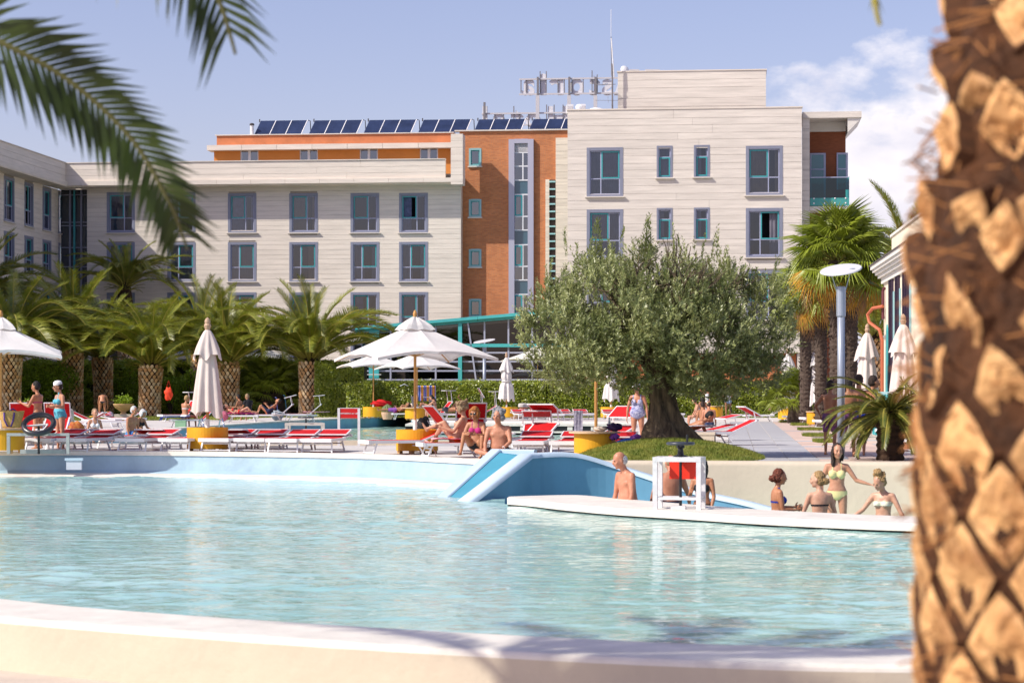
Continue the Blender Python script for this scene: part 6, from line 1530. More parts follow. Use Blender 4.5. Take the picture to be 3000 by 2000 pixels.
def build_people():
    tmp = []
    for P_ in PEOPLE:
        B, D = make_body(P_); hb = hair_blobs(P_, D) if P_['hair'] else None
        for bm, vox, kind in ((B.mb, .0135 if not P_['far'] else .018, 'b'), (hb, .012, 'h')):
            if bm is None: continue
            me = bpy.data.meshes.new('tmp'); me.from_pydata(bm.v, [], bm.f); o = bpy.data.objects.new('tmp', me); COL.objects.link(o)
            m = o.modifiers.new('r', 'REMESH'); m.mode = 'VOXEL'; m.voxel_size = vox * D['k']; m2 = o.modifiers.new('s', 'SMOOTH'); m2.factor = .5; m2.iterations = 6 if kind == 'b' else 3
            tmp.append((P_, D, o, kind))
    bpy.context.view_layer.update(); dg = bpy.context.evaluated_depsgraph_get(); res = {}
    for P_, D, o, kind in tmp:
        me = o.evaluated_get(dg).to_mesh(); n = len(me.vertices); co = np.empty(n * 3, np.float32); me.vertices.foreach_get('co', co); no = np.empty(n * 3, np.float32); me.vertex_normals.foreach_get('vector', no)
        fs = np.array([tuple(p.vertices) for p in me.polygons if len(p.vertices) == 4], dtype=np.int64)
        res.setdefault(id(P_), {})[kind] = (co.reshape(-1, 3).astype(float), no.reshape(-1, 3).astype(float), fs); o.evaluated_get(dg).to_mesh_clear()
    for P_, D, o, kind in tmp: bpy.data.objects.remove(o)
    done = set()
    for P_, D, o, kind in tmp:
        if id(P_) in done: continue
        done.add(id(P_)); X, N, Fq = res[id(P_)]['b']; k = D['k']
        root = thing('person', P_['label'], 'person', P_['loc'], P_['yaw'], P_['group'])
        fb = fingers(D['hands']); fv = np.array(fb.v); tri = []
        fq = np.array([f for f in fb.f if len(f) == 4]) + len(X)
        V = np.concatenate([X, fv]); Q = np.concatenate([Fq, fq])
        put('body', np_mesh('body', V, Q, SK[P_['skin']], True), root)
        # which limb each vertex belongs to
        best = np.full(len(X), 9.0); reg = np.full(len(X), 'torso', dtype=object); sv = np.zeros(len(X))
        ts = np.linspace(-.10, .47, 24); C_ = np.array([D['spine'](t)[0] for t in ts]); best = np.sqrt(((X[:, None] - C_[None]) ** 2).sum(2).min(1)) / (.135 * k)
        for name, p0, p1, r in D['seg']:
            d = p1 - p0; L2 = d @ d; t = np.clip(((X - p0) @ d) / L2, 0, 1); dist = np.linalg.norm(X - (p0 + t[:, None] * d), axis=1) / (r * 1.05)
            m = dist < best; best[m] = dist[m]; reg[m] = name; sv[m] = t[m]
        hd = np.linalg.norm(X - D['hc'], axis=1) < .14 * k; reg[hd] = 'head'
        for kind_, matn in P_['wear']:
            msk = wear_mask(kind_, X, D, (reg, sv)); fm = msk[Fq].all(1)
            if not fm.any(): continue
            q = Fq[fm]; ids = np.unique(q); mp_ = np.full(len(X), -1); mp_[ids] = np.arange(len(ids))
            off = .007 if kind_ not in ('trunks', 'longshorts', 'tshirt', 'tank', 'hotpants') else .016
            nm = {'bottom': 'bikini_bottom', 'thong': 'bikini_bottom', 'trunks': 'swim_trunks', 'longshorts': 'swim_shorts', 'hotpants': 'denim_shorts', 'highbrief': 'swim_brief', 'suit': 'swimsuit', 'bra': 'bikini_top', 'halter': 'bikini_top', 'bandeau': 'bandeau_top', 'tshirt': 'tshirt', 'tank': 'vest', 'backstrap': 'bikini_strap'}[kind_]
            put(nm, np_mesh(nm, X[ids] + N[ids] * off * k, mp_[q], CM[matn], True), root)
        if P_['hair']:
            Xh, Nh, Fh = res[id(P_)]['h']; r = np.random.default_rng(1); Xh = Xh + Nh * (r.normal(0, .0035, (len(Xh), 1)) + .003 * np.sin(Xh @ np.array([[160.], [90.], [70.]])))
            put('hair', np_mesh('hair', Xh, Fh, HM[P_['hair'][0]], True), root)
        k = D['hk']; hc, hu, hf, hr = D['hc'], D['hu'], D['hf'], D['hr']; at = lambda a, b, c: tuple(hc + (hr * a + hf * b + hu * c) * k); ax = [Vector(hr), Vector(hf), Vector(hu)]
        if not P_['far']:
            if 'sunglasses' not in P_['acc']:
                for s in (-1, 1): MB().ell(at(s * .031, .0895, .0), (.0125 * k, .007 * k, .0055 * k), 8, 6, ax).build('eye', eye_m, root, True)
                for s in (-1, 1): MB().ell(at(s * .032, .0955, .020), (.019 * k, .005 * k, .0035 * k), 8, 5, ax).build('eyebrow', HM[P_['hair'][0]] if P_['hair'] else HM['grey'], root, True)
            MB().ell(at(0, .100, -.061), (.021 * k, .006 * k, .0065 * k), 8, 6, ax).build('mouth', lip_m, root, True)
        if 'sunglasses' in P_['acc']:
            bm = MB()
            for s in (-1, 1): bm.ell(at(s * .034, .097, .004), (.028 * k, .007 * k, .019 * k), 10, 6, ax); bm.bar(at(s * .062, .09, .008), at(s * .083, .0, .004), .005)
            bm.bar(at(-.01, .105, .01), at(.01, .105, .01), .006); bm.build('sunglasses', glas_m, root, True)
        if 'cap' in P_['acc'] or 'hat' in P_['acc']:
            bm = MB(); n = 20; pr = [(.093, .03), (.096, .06), (.088, .10), (.06, .128), (.005, .138)]; 
            if 'hat' in P_['acc']: pr = [(.112, .020), (.100, .045)] + pr[1:]
            vs = []
            for rr_, z in pr:
                for j in range(n): a = 2 * math.pi * j / n; vs.append(at(rr_ * .88 * math.cos(a), rr_ * 1.08 * math.sin(a) - .006, z))
            bm.add(vs, [(i * n + j, i * n + (j + 1) % n, (i + 1) * n + (j + 1) % n, (i + 1) * n + j) for i in range(len(pr) - 1) for j in range(n)] + [tuple((len(pr) - 1) * n + j for j in range(n))])
            if 'cap' in P_['acc']: bm.ell(at(0, -.10, -.02), (.03 * k, .012 * k, .05 * k), 8, 6, ax)
            bm.build('hat', CM['white'], root, True)
        if 'watch' in P_['acc']:
            wr, hdv, nrm, side, s, kk, c = D['hands'][1]; fx = frame_of(hdv); bm = MB(); bm.tube([tuple(wr - hdv * .03 + (fx[0] * math.cos(a) + fx[1] * math.sin(a)) * .030) for a in np.linspace(0, 5.7, 12)], .007, 5, close=True); bm.build('watch', CM['white'], root)

# poses ------------------------------------------------------------
def P_stand(**k): return dict(k)
SEAT = dict(legR=((.12, 1, -.05), (.02, .1, -1)), legL=((-.12, 1, -.05), (-.02, .1, -1)))
# ---- in the water at the right
person('elderly bald man with bare chest and dark trunks standing in the water beside the slide', (G(1836, 1482).x * 0 + (1842 - 1500) / F * 35.9, 35.9, -1.42), 118, 1.84, 'm', 'red', ('white', 'bald'), [('trunks', 'slate')],
       dict(u0=(0, .02, 1), u1=(0, .32, 1), f1=(0, 1, -.3), hu=(0, .22, 1), hf=(.25, 1, -.35), armR=((.15, .12, -1), (.02, .28, -1)), armL=((-.2, .10, -1), (-.05, .3, -1))), fat=.045)
person('broad shouldered man in striped trunks seen from behind through the wheel frame', ((1962 - 1500) / F * 36.2, 36.2, -1.42), 12, 1.78, 'm', 'red', ('sandy', 'bald'), [('trunks', 'navy')],
       dict(u1=(.15, .2, 1), hu=(.1, .4, 1), armR=((.5, .25, -1), (.25, .3, -1)), armL=((-.35, .1, -1), (-.15, .25, -1))), fat=.04)
person('dark haired woman in a black bikini partly hidden by the white wheel frame', ((2058 - 1500) / F * 35.8, 35.8, -1.32), 160, 1.60, 'f', 'tan', ('black', 'long'), [('bra', 'black'), ('bottom', 'black')],
       dict(armR=((.2, .2, -1), (-.3, .9, .3)), armL=((-.2, .1, -1), (.1, .5, -1))))
person('woman with dark auburn hair in a royal blue bikini leaning on the rim', ((2276 - 1500) / F * 33.4, 33.4, -1.40), -80, 1.60, 'f', 'tan', ('auburn', 'bun'), [('bra', 'royal'), ('backstrap', 'royal'), ('bottom', 'royal')],
       dict(u1=(0, .04, 1), hf=(-.1, 1, .1), armR=((.12, .12, -1), (-.15, 1, .0), (-.1, 1, .15)), armL=((-.12, .35, -1), (.1, 1, .05), (.1, 1, .1))), fat=.02)
person('blonde woman seen from behind with a black ribbon tying her bikini', ((2402 - 1500) / F * 32.9, 32.9, -1.44), 4, 1.62, 'f', 'pale', ('blond', 'bun'), [('backstrap', 'black'), ('bottom', 'black')],
       dict(u1=(0, .05, 1), hf=(-1, .45, -.1), armR=((.35, .15, -1), (-.1, .2, -1)), armL=((-.35, .15, -1), (-.05, .25, -1))))
person('tall young woman in a pale yellow bikini with wet dark hair reaching sideways', ((2452 - 1500) / F * 35.8, 35.8, -1.15), 172, 1.68, 'f', 'light', ('dark', 'side'), [('bra', 'yellow'), ('bottom', 'yellow')],
       dict(u1=(0, .02, 1), hf=(-.25, 1, -.1), armR=((.38, .05, -1), (-.05, .25, -1)), armL=((-.62, .1, -.9), (-1, .25, -.28), (-1, .3, -.2), (0, 0, 1), .2)))
person('woman with curly blond top bun in a floral bandeau looking down', ((2588 - 1500) / F * 32.8, 32.8, -1.44), 150, 1.62, 'f', 'pale', ('blond', 'topbun'), [('bandeau', 'floral'), ('bottom', 'floral')],
       dict(u1=(0, .06, 1), hu=(.1, .5, 1), hf=(.45, 1, -.65), armR=((.55, .2, -.8), (.6, .45, -.5), (.9, .4, -.1)), armL=((-.55, .1, -1), (-.55, .2, -.85), (-1, .2, -.1))))
# ---- couple on the wall
person('orange haired woman in dark sunglasses sitting hugging her knee on the pool wall', ((1396 - 1500) / F * 44.9, 44.9, 0), 165, 1.68, 'f', 'tan', ('orange', 'bob'), [('bra', 'magenta'), ('bottom', 'black')],
       dict(ph=.30, u0=(0, -.02, 1), u1=(0, .25, 1), hf=(.1, 1, -.1), legR=((.25, .85, .72), (.15, .15, -1)), legL=((-.35, .9, .50), (.0, .22, -1)), armR=((.25, .55, -.9), (-.35, .9, .15), (-.6, .6, .1)), armL=((-.25, .5, -.9), (.45, .8, .15), (.7, .4, .1))), fat=.03, acc=('sunglasses',))
person('grey curly haired bare chested man with a white watch sitting cross legged on the wall', ((1463 - 1500) / F * 44.5, 44.5, 0), 172, 1.86, 'm', 'red', ('grey', 'curly'), [('trunks', 'black')],
       dict(ph=.17, u0=(0, .0, 1), u1=(.05, .30, 1), hu=(-.1, .1, 1), hf=(.25, 1, -.1), legR=((.75, .75, .12), (-.75, .55, -.15)), legL=((-.8, .65, .1), (.8, .45, -.1)), armR=((.22, .25, -1), (-.15, .75, -.75)), armL=((-.2, .45, -.9), (.55, .85, -.55))), fat=.035, acc=('watch',))
person('sandy blonde woman reclining with crossed knees on the near red lounger', ((1335 - 1500) / F * 46.2, 46.2, .29), 78, 1.76, 'f', 'light', ('sandy', 'curly'), [('bottom', 'orange')],
       dict(ph=.10, u0=(0, -.55, 1), f0=(0, 1, .5), u1=(0, -.20, 1), hu=(0, .2, 1), hf=(.3, 1, -.35), legR=((.05, .75, .70), (.0, .55, -.85)), legL=((-.05, .55, 1.0), (.15, 1, -.35)), armR=((.2, .5, -.8), (.1, 1, .1)), armL=((-.2, .5, -.8), (-.1, 1, .3))), fat=.03, acc=('sunglasses',))
# ---- standing walkers
person('older woman in a blue patterned swimsuit and white bucket hat beside the olive tree', ((1868 - 1500) / F * 52.6, 52.6, 0), 168, 1.60, 'f', 'red', ('grey', 'short'), [('suit', 'pattern')],
       dict(u1=(.03, .1, 1), hu=(0, .15, 1), hf=(.2, 1, -.3), armR=((.30, .02, -1), (.08, .15, -1)), armL=((-.32, .05, -1), (-.1, .15, -1)), legR=((.02, .12, -1), (0, -.05, -1))), fat=.05, acc=('hat', 'sunglasses'))
person('standing woman in a light blue swimsuit and white headscarf with folded hands', ((176 - 1500) / F * 51.5, 51.5, 0), 128, 1.62, 'f', 'light', ('dark', 'short'), [('halter', 'aqua'), ('highbrief', 'aqua')],
       dict(u1=(0, .04, 1), hf=(.3, 1, -.25), hu=(0, .1, 1), armR=((.22, .15, -1), (-.30, 1, .15), (-.8, .6, 0)), armL=((-.3, .1, -1), (.45, 1, .20), (.8, .6, 0)), legL=((-.04, -.02, -1), (0, -.05, -1))), fat=.04, acc=('cap', 'sunglasses'))
person('dark haired youth with magenta strap turned away and holding something beside the straw bag', ((112 - 1500) / F * 53.0, 53.0, 0), 66, 1.62, 'f', 'tan', ('black', 'short'), [('backstrap', 'magenta'), ('bottom', 'black')],
       dict(u1=(0, .1, 1), hf=(-.1, 1, -.25), armR=((.2, .3, -1), (-.1, 1, .35)), armL=((-.25, .4, -.9), (.1, 1, .35))))
person('bather in a black bikini bottom bending forward before a palm trunk', ((300 - 1500) / F * 105, 105, 0), 5, 1.66, 'f', 'tan', ('dark', 'long'), [('thong', 'black')],
       dict(u0=(0, .15, 1), u1=(0, 1, .1), f1=(0, 0, -1), hu=(0, 1, -.4), hf=(0, -.3, -1), armR=((.25, .3, -1), (0, .2, -1)), armL=((-.25, .3, -1), (0, .2, -1)), legR=((.12, -.02, -1), (0, -.02, -1)), legL=((-.12, -.02, -1), (0, -.02, -1))), far=True)
person('woman in a white bikini sitting at the edge of the back pool', ((277 - 1500) / F * 63.5, 63.5, 0), 205, 1.64, 'f', 'light', ('sandy', 'bun'), [('bra', 'white'), ('bottom', 'white')],
       dict(ph=.11, u1=(0, .05, 1), hf=(-.15, 1, -.05), legR=((.12, 1, -.02), (.0, .2, -1)), legL=((-.12, 1, 0), (0, .2, -1)), armR=((.25, .15, -1), (-.05, .25, -1)), armL=((-.25, .15, -1), (.0, .3, -1))))
person('elderly man with white hair and blue trunks sitting on the far pool edge', ((385 - 1500) / F * 66.5, 66.5, 0), -120, 1.74, 'm', 'tan', ('white', 'short'), [('trunks', 'blueswirl')],
       dict(ph=.12, u1=(0, .18, 1), hf=(0, 1, -.2), legR=((.1, 1, 0), (0, .25, -1)), legL=((-.15, 1, 0), (0, .25, -1)), armR=((.2, .05, -1), (.05, .3, -1)), armL=((-.2, .1, -1), (0, .3, -1))), fat=.03)
person('elderly white haired woman in black swimwear leaning forward beside the white haired man', ((407 - 1500) / F * 68.0, 68.0, 0), -125, 1.58, 'f', 'tan', ('white', 'bob'), [('bra', 'black'), ('bottom', 'black')],
       dict(ph=.12, u1=(0, .42, 1), f1=(0, 1, -.4), hu=(0, .4, 1), hf=(0, 1, -.6), legR=((.1, 1, 0), (0, .3, -1)), legL=((-.1, 1, 0), (0, .3, -1)), armR=((.2, .4, -1), (-.05, .9, -.3)), armL=((-.2, .4, -1), (.05, .9, -.3))), fat=.03)
person('blonde woman sitting with her back turned on the blue towel lounger', ((542 - 1500) / F * 84, 84, .36), -28, 1.64, 'f', 'tan', ('blond', 'short'), [('backstrap', 'white'), ('bottom', 'white')],
       dict(ph=.10, u1=(.05, .15, 1), hf=(.6, 1, 0), hu=(.1, .1, 1), legR=((.3, 1, 0), (0, .1, -1)), legL=((-.1, 1, 0), (0, .1, -1)), armR=((.3, .4, -.8), (-.2, .8, .9)), armL=((-.2, .4, -1), (.3, .8, -.1))))
LIE = lambda knees=True, **k: dict(dict(ph=.10, u0=(0, -1, .04), f0=(0, 0, 1), u1=(0, -1, .45), f1=(0, .4, 1), hu=(0, -1, .75), hf=(0, .7, 1), legR=((.06, 1, .55), (.0, .75, -.75)) if knees else ((.06, 1, -.02), (0, 1, 0), (0, .3, 1)), legL=((-.08, 1, .05), (0, 1, -.08), (0, .3, 1)), armR=((.25, .5, -.3), (-.3, .7, .7)), armL=((-.25, .5, -.3), (.3, .7, .7))), **k)
person('sunbather in a red bikini lying on a lounger with one knee raised', ((700 - 1500) / F * 98, 98, .36), -90, 1.68, 'f', 'light', ('dark', 'short'), [('bandeau', 'red'), ('bottom', 'red')], LIE(), far=True)
person('person in a black shirt sitting behind the red bikini sunbather', ((729 - 1500) / F * 104, 104, .36), 40, 1.74, 'm', 'tan', ('sandy', 'short'), [('tshirt', 'black'), ('trunks', 'navy')], dict(SEAT, ph=.10, u1=(0, .3, 1), armR=((.2, .4, -1), (0, 1, -.2)), armL=((-.2, .4, -1), (0, 1, -.2))), far=True)
person('brown shouldered sitter half hidden by the leaning palm trunk', ((704 - 1500) / F * 106, 106, .36), 60, 1.68, 'f', 'brown', ('black', 'short'), [('backstrap', 'black'), ('bottom', 'black')], dict(SEAT, ph=.10, u1=(0, .25, 1), armR=((.2, .3, -1), (0, 1, 0)), armL=((-.2, .3, -1), (0, 1, 0))), far=True)
person('sunbather reclining against a raised red backrest with both knees up', ((785 - 1500) / F * 101, 101, .36), 90, 1.70, 'f', 'tan', ('black', 'short'), [('suit', 'navy')], LIE(legL=((-.1, .85, .75), (0, .4, -.95)), legR=((.1, .8, .8), (0, .45, -.9)), u0=(0, -.8, .5), u1=(0, -.6, .8), f1=(0, 1, .5)), far=True)
person('girl in a black bikini bending over the yellow table drum', ((1275 - 1500) / F * 103, 103, .38), 74, 1.60, 'f', 'light', ('black', 'pony'), [('halter', 'black'), ('backstrap', 'black'), ('bottom', 'red')],
       dict(ph=.11, u1=(0, .42, 1), hu=(0, .4, 1), hf=(0, 1, -.5), legR=((.2, 1, -.05), (0, .2, -1)), legL=((-.2, 1, -.05), (0, .1, -1)), armR=((.15, .8, -.7), (0, 1, .15)), armL=((-.15, .8, -.6), (0, 1, .35))), far=True)
person('sunbather lying prone on a pale towel beyond the girl in black', ((1310 - 1500) / F * 105, 105, .40), 90, 1.68, 'm', 'tan', ('dark', 'short'), [('trunks', 'slate')], dict(ph=.11, u0=(0, -1, 0), f0=(0, 0, -1), u1=(0, -1, .1), hu=(0, -1, .2), legR=((.05, 1, -.04), (0, 1, 0), (0, .6, -1)), legL=((-.05, 1, -.04), (0, 1, 0), (0, .6, -1)), armR=((.5, -.8, .1), (-.3, -1, 0)), armL=((-.5, -.8, .1), (.3, -1, 0))), far=True)
person('sunbather lying under the first hood left of the table with a dark wrap', ((1160 - 1500) / F * 107, 107, .38), 90, 1.70, 'm', 'brown', ('dark', 'short'), [('longshorts', 'purple')], LIE(False), far=True)
person('bather with raised knees in the shade of the left hood by the hedge', ((1203 - 1500) / F * 110, 110, .40), 100, 1.66, 'f', 'brown', ('black', 'short'), [('suit', 'black')], LIE(), far=True)
person('pair member lying with knees up nearest the right hood by the hedge', ((1352 - 1500) / F * 108, 108, .38), 88, 1.68, 'm', 'tan', ('dark', 'short'), [('trunks', 'blueswirl')], LIE(legL=((-.1, .8, .8), (0, .4, -.95))), far=True)
person('second sunbather under the right hood with shins crossed upward', ((1372 - 1500) / F * 110, 110, .38), 88, 1.66, 'f', 'tan', ('dark', 'short'), [('suit', 'navy')], LIE(legL=((-.1, .6, 1), (.3, .6, .6)), legR=((.1, .8, .8), (0, .4, -.95))), far=True)
person('dark haired reader lying on his stomach under a tilted red hood', ((2010 - 1500) / F * 56.0, 56.0, .33), -92, 1.74, 'm', 'tan', ('black', 'short'), [('trunks', 'mint')],
       dict(ph=.12, u0=(0, 1, .10), f0=(0, .1, -1), u1=(0, 1, .75), f1=(0, .75, -1), hu=(0, .75, 1), hf=(0, 1, -.5), legR=((.08, -1, -.03), (0, -1, 0), (0, -.3, -1)), legL=((-.08, -1, -.03), (0, -1, 0), (0, -.3, -1)), armR=((.1, .35, -1), (0, 1, -.15)), armL=((-.1, .45, -1), (0, 1, -.1))))
person('young woman in a white vest and denim shorts walking along the hedge', ((2133 - 1500) / F * 113, 113, 0), 8, 1.70, 'f', 'brown', ('sandy', 'long'), [('tank', 'white'), ('hotpants', 'denim')], dict(armR=((.2, .3, -.6), (-.2, 1, .4)), armL=((-.25, .3, -.8), (.2, 1, .5)), legR=((.08, .12, -1), (0, -.1, -1)), legL=((-.06, -.08, -1), (0, -.1, -1))), far=True)
person('curly dark haired bather seated leaning forward left of the boys', ((2046 - 1500) / F * 90, 90, .30), 95, 1.60, 'f', 'light', ('dark', 'curly'), [('backstrap', 'white'), ('bottom', 'black')], dict(SEAT, ph=.10, u1=(0, .35, 1), armR=((.2, .3, -1), (0, .6, -1)), armL=((-.2, .3, -1), (0, .6, -1))), far=True)
person('black long haired bather seated in the middle of the group by the post', ((2060 - 1500) / F * 93, 93, .38), 20, 1.62, 'f', 'tan', ('black', 'long'), [('backstrap', 'black'), ('bottom', 'black')], dict(SEAT, ph=.10, u1=(0, .1, 1)), far=True)
person('short haired boy seated in front of the group with his back turned', ((2060 - 1500) / F * 82, 82, .14), 12, 1.60, 'm', 'tan', ('dark', 'short'), [('trunks', 'navy')], dict(SEAT, ph=.10, u1=(0, .15, 1)), far=True)
person('close cropped man seated with his broad back to the camera behind the hood', ((2077 - 1500) / F * 80, 80, .12), 0, 1.76, 'm', 'red', ('dark', 'bald'), [('trunks', 'navy')], dict(SEAT, ph=.10, u1=(0, .2, 1)), fat=.02, far=True)
person('bather standing under the olive branches with one arm raised beside the umbrella pole', ((2066 - 1500) / F * 110, 110, 0), 170, 1.68, 'f', 'tan', ('dark', 'short'), [('bra', 'black'), ('bottom', 'black')], dict(armR=((.5, .1, .9), (-.5, 0, 1))), far=True)
# ---- group behind the sago palm
person('boy in purple patterned shorts standing with arm bent beside the lamp post', ((2432 - 1500) / F * 47.5, 47.5, 0), -30, 1.62, 'm', 'tan', ('dark', 'short'), [('longshorts', 'camo')], dict(armR=((.4, -.1, -.7), (-.2, .4, -1)), armL=((-.5, .1, -.55), (.25, .5, -.8))))
person('boy in dark flowered shorts directly right of the lamp post', ((2486 - 1500) / F * 46.0, 46.0, 0), -10, 1.66, 'm', 'brown', ('black', 'short'), [('longshorts', 'camo')], dict(armR=((.2, .1, -1), (0, .3, -1))))
person('tall boy in plain blue shorts with dark hair behind the sago fronds', ((2516 - 1500) / F * 47.0, 47.0, 0), -12, 1.74, 'm', 'tan', ('dark', 'short'), [('longshorts', 'royal')], dict(u1=(0, .05, 1)))
person('striding bather in black shorts whose legs show under the sago palm', ((2556 - 1500) / F * 44.6, 44.6, 0), -70, 1.70, 'm', 'tan', ('dark', 'short'), [('trunks', 'black')], dict(legR=((.05, .55, -1), (0, -.15, -1)), legL=((-.05, -.35, -1), (0, -.55, -1)), armR=((.2, -.3, -1), (0, .1, -1)), armL=((-.2, .3, -1), (0, .5, -1))))
build_people()
# ================================================================== POOL FURNITURE
white_s = M('scuffed_white_metal', (0.66, 0.65, 0.66), 0.45, var=.12, scale=8)
blk = M('black_plastic', (.015, .015, .017), .4); darkmet = M('dark_wheel', (.04, .045, .06), .35, spec=.6)
LO = {}
def lounger_proto(back, hood, fab=None, L=1.95):
    """foot at y=0, head at y=L; back angle degrees; hood None | ('flat',) | ('up', tilt, height)"""
    fab = fab or red_f
    r = thing('sun_lounger', 'sun lounger', 'sun lounger', (0, -400, 0))
    w = .34; z = .29; hy = 1.22; a = R(back); bl = L - hy
    for s in (-1, 1): MB().box(s * w - .022, s * w + .022, 0, hy + .12, z - .035, z + .03).build('rail', white_m, r)
    MB().box(-w - .03, w + .03, -.03, .03, z - .05, z + .035).box(-w + .02, w - .02, .06, .10, z - .06, z - .02).build('foot_bar', white_m, r)
    bm = MB(); n = 6
    for i in range(n):
        y0 = .03 + (hy - .03) * i / n; y1 = .03 + (hy - .03) * (i + 1) / n; s0 = -.004 * math.sin(math.pi * i / n); s1 = -.004 * math.sin(math.pi * (i + 1) / n)
        bm.add([(-w + .02, y0, z + .034 + s0), (w - .02, y0, z + .034 + s0), (w - .02, y1, z + .034 + s1), (-w + .02, y1, z + .034 + s1), (-w + .02, y0, z + .024 + s0), (w - .02, y0, z + .024 + s0), (w - .02, y1, z + .024 + s1), (-w + .02, y1, z + .024 + s1)], [(0, 1, 2, 3), (7, 6, 5, 4), (0, 4, 5, 1), (3, 2, 6, 7)])
    bm.build('seat', fab, r)
    bx = lambda x, d, o=0: (x, hy + .03 + math.cos(a) * d - math.sin(a) * o, z + .02 + math.sin(a) * d + math.cos(a) * o)
    bf = MB()
    for s in (-1, 1): bf.bar(bx(s * (w - .03), 0), bx(s * (w - .03), bl), .036)
    bf.bar(bx(-w + .02, bl), bx(w - .02, bl), .04).build('back_frame', white_m, r)
    bk_ = MB().quad(bx(-w + .04, .02, .012), bx(w - .04, .02, .012), bx(w - .04, bl, .012), bx(-w + .04, bl, .012)).quad(bx(-w + .04, .02, .004), bx(-w + .04, bl, .004), bx(w - .04, bl, .004), bx(w - .04, .02, .004)).build('backrest', fab, r)
    for y, lean in ((.18, .10), (hy - .12, -.16)):
        bm = MB()
        for s in (-1, 1): bm.bar((s * (w - .01), y, z - .03), (s * (w + .01), y - lean, 0), .034, .03)
        bm.bar((-w, y - lean * .85, .05), (w, y - lean * .85, .05), .022); bm.bar((-w, y - lean * .2, z - .09), (w, y - lean * .2, z - .09), .03); bm.build('leg', white_m, r)
    if hood:
        hd = None
        if hood[0] == 'flat':
            c = Vector(bx(0, bl * .62, .10)); ty = Vector(bx(0, 1, 0)) - Vector(bx(0, 0, 0)); ty = (ty + Vector((0, 0, .16))).normalized(); hl = .46
        else:
            c = Vector(bx(0, bl, 0)) + Vector((0, -.12 + (hood[3] if len(hood) > 3 else 0), hood[2])); ty = Vector((0, math.cos(R(hood[1])), math.sin(R(hood[1])))); hl = .52
        sd = Vector((1, 0, 0)); nn = sd.cross(ty); A = lambda u, v, o=0: tuple(c + sd * u + ty * v + nn * o)
        hd = MB().bar(A(-w, -hl / 2), A(w, -hl / 2), .045, .03).bar(A(-w, hl / 2), A(w, hl / 2), .045, .03).bar(A(-w, -hl / 2), A(-w, hl / 2), .028).bar(A(w, -hl / 2), A(w, hl / 2), .028).build('sunshade', white_m, r)
        MB().quad(A(-w + .015, -hl / 2 + .01, .008), A(w - .015, -hl / 2 + .01, .008), A(w - .015, hl / 2 - .01, .008), A(-w + .015, hl / 2 - .01, .008)).quad(A(-w + .015, -hl / 2 + .01, -.004), A(-w + .015, hl / 2 - .01, -.004), A(w - .015, hl / 2 - .01, -.004), A(w - .015, -hl / 2 + .01, -.004)).build('shade_fabric', fab, hd)
        bm = MB()
        for s in (-1, 1): bm.bar(bx(s * (w + .0), bl * .92), A(s * (w + .0), 0), .03, .02); bm.ell(bx(s * w, bl * .92), (.035, .035, .035), 8, 6)
        bm.build('shade_arm', white_m, r)
    return r
USED = set()
def lounger(x, Y, rz, key, label, group='red sun loungers round the pools', z=0.0, fab=None, px=True):
    kk = (key, fab.name if fab else '')
    if kk not in LO: LO[kk] = lounger_proto(*key, fab=fab)
    X = (x - 1500) * Y / F; loc = Vector((X, Y, z))
    if kk in USED: o = dup(LO[kk], loc, R(rz), label, group)
    else: o = LO[kk]; o.location = loc; o.rotation_euler = (0, 0, R(rz)); o['label'] = label; o['group'] = group; USED.add(kk)
    return o
FLAT = (4, ('flat',))
# front row, foot bars towards the camera
names = ['first from the left, behind the black wheel', 'second from the left', 'third from the left', 'fourth from the left, left of the yellow drum', 'fifth from the left, before the yellow drum', 'sixth from the left, right of the drum', 'seventh from the left', 'eighth from the left, by the depth sign']
for i, x in enumerate((108, 210, 380, 507, 626, 730, 824, 925)):
    lounger(x, 49.9 if i < 6 else 49.4, (-16, -16, -18, -16, -14, -12, -12, -10)[i], FLAT, 'flat red lounger in the front row, ' + names[i], 'flat red loungers in the front row')
for i, (x, Y, rz) in enumerate(((1543, 47.2, -8), (1658, 47.0, -10), (1782, 46.6, -12))):
    lounger(x, Y, rz, FLAT, 'flat red lounger above the blue slide, ' + ['leftmost of three', 'middle one before the round table', 'right one partly under the blue bag'][i], 'flat red loungers above the slide')
# second row behind
for i, (x, Y) in enumerate(((252, 53.5), (392, 53.6), (510, 53.4), (735, 53.2), (820, 53.6))):
    lounger(x - 20, Y, 170 + i * 3, FLAT, 'folded down red lounger of the second row, ' + ['leftmost', 'second from the left', 'left of the yellow drum', 'right of the yellow drum', 'rightmost near the wheel stand'][i], 'red loungers of the second row')
lounger(1068, 48.0, -68, (21, ('up', -48, .30, -.16)), 'side on red lounger with raised back and steep hood beside the umbrella pole')
lounger(1232, 45.7, -76, (16, None), 'side on red lounger on which the sandy blonde woman reclines')
lounger(1400, 48.3, 6, (38, ('up', -52, .16)), 'red lounger with an upright red hood just behind the seated couple')
lounger(1492, 50.2, -28, (27, ('up', -24, .34)), 'red lounger with tall hood standing right of the grey haired man')
lounger(1560, 50.2, -4, (24, ('up', -16, .25)), 'red lounger facing the camera with an empty red back and level hood')
lounger(1712, 54.0, -35, (16, ('up', 32, .36)), 'red lounger with a steeply tilted hood behind the round wooden table')
lounger(1998, 55.5, -78, (24, ('up', -28, .22)), 'red lounger under the dark haired reader at the right of the olive trunk', z=.05)
lounger(1960, 60.5, -70, (12, ('up', 12, .22)), 'red lounger with a nearly level hood just beyond the reader')
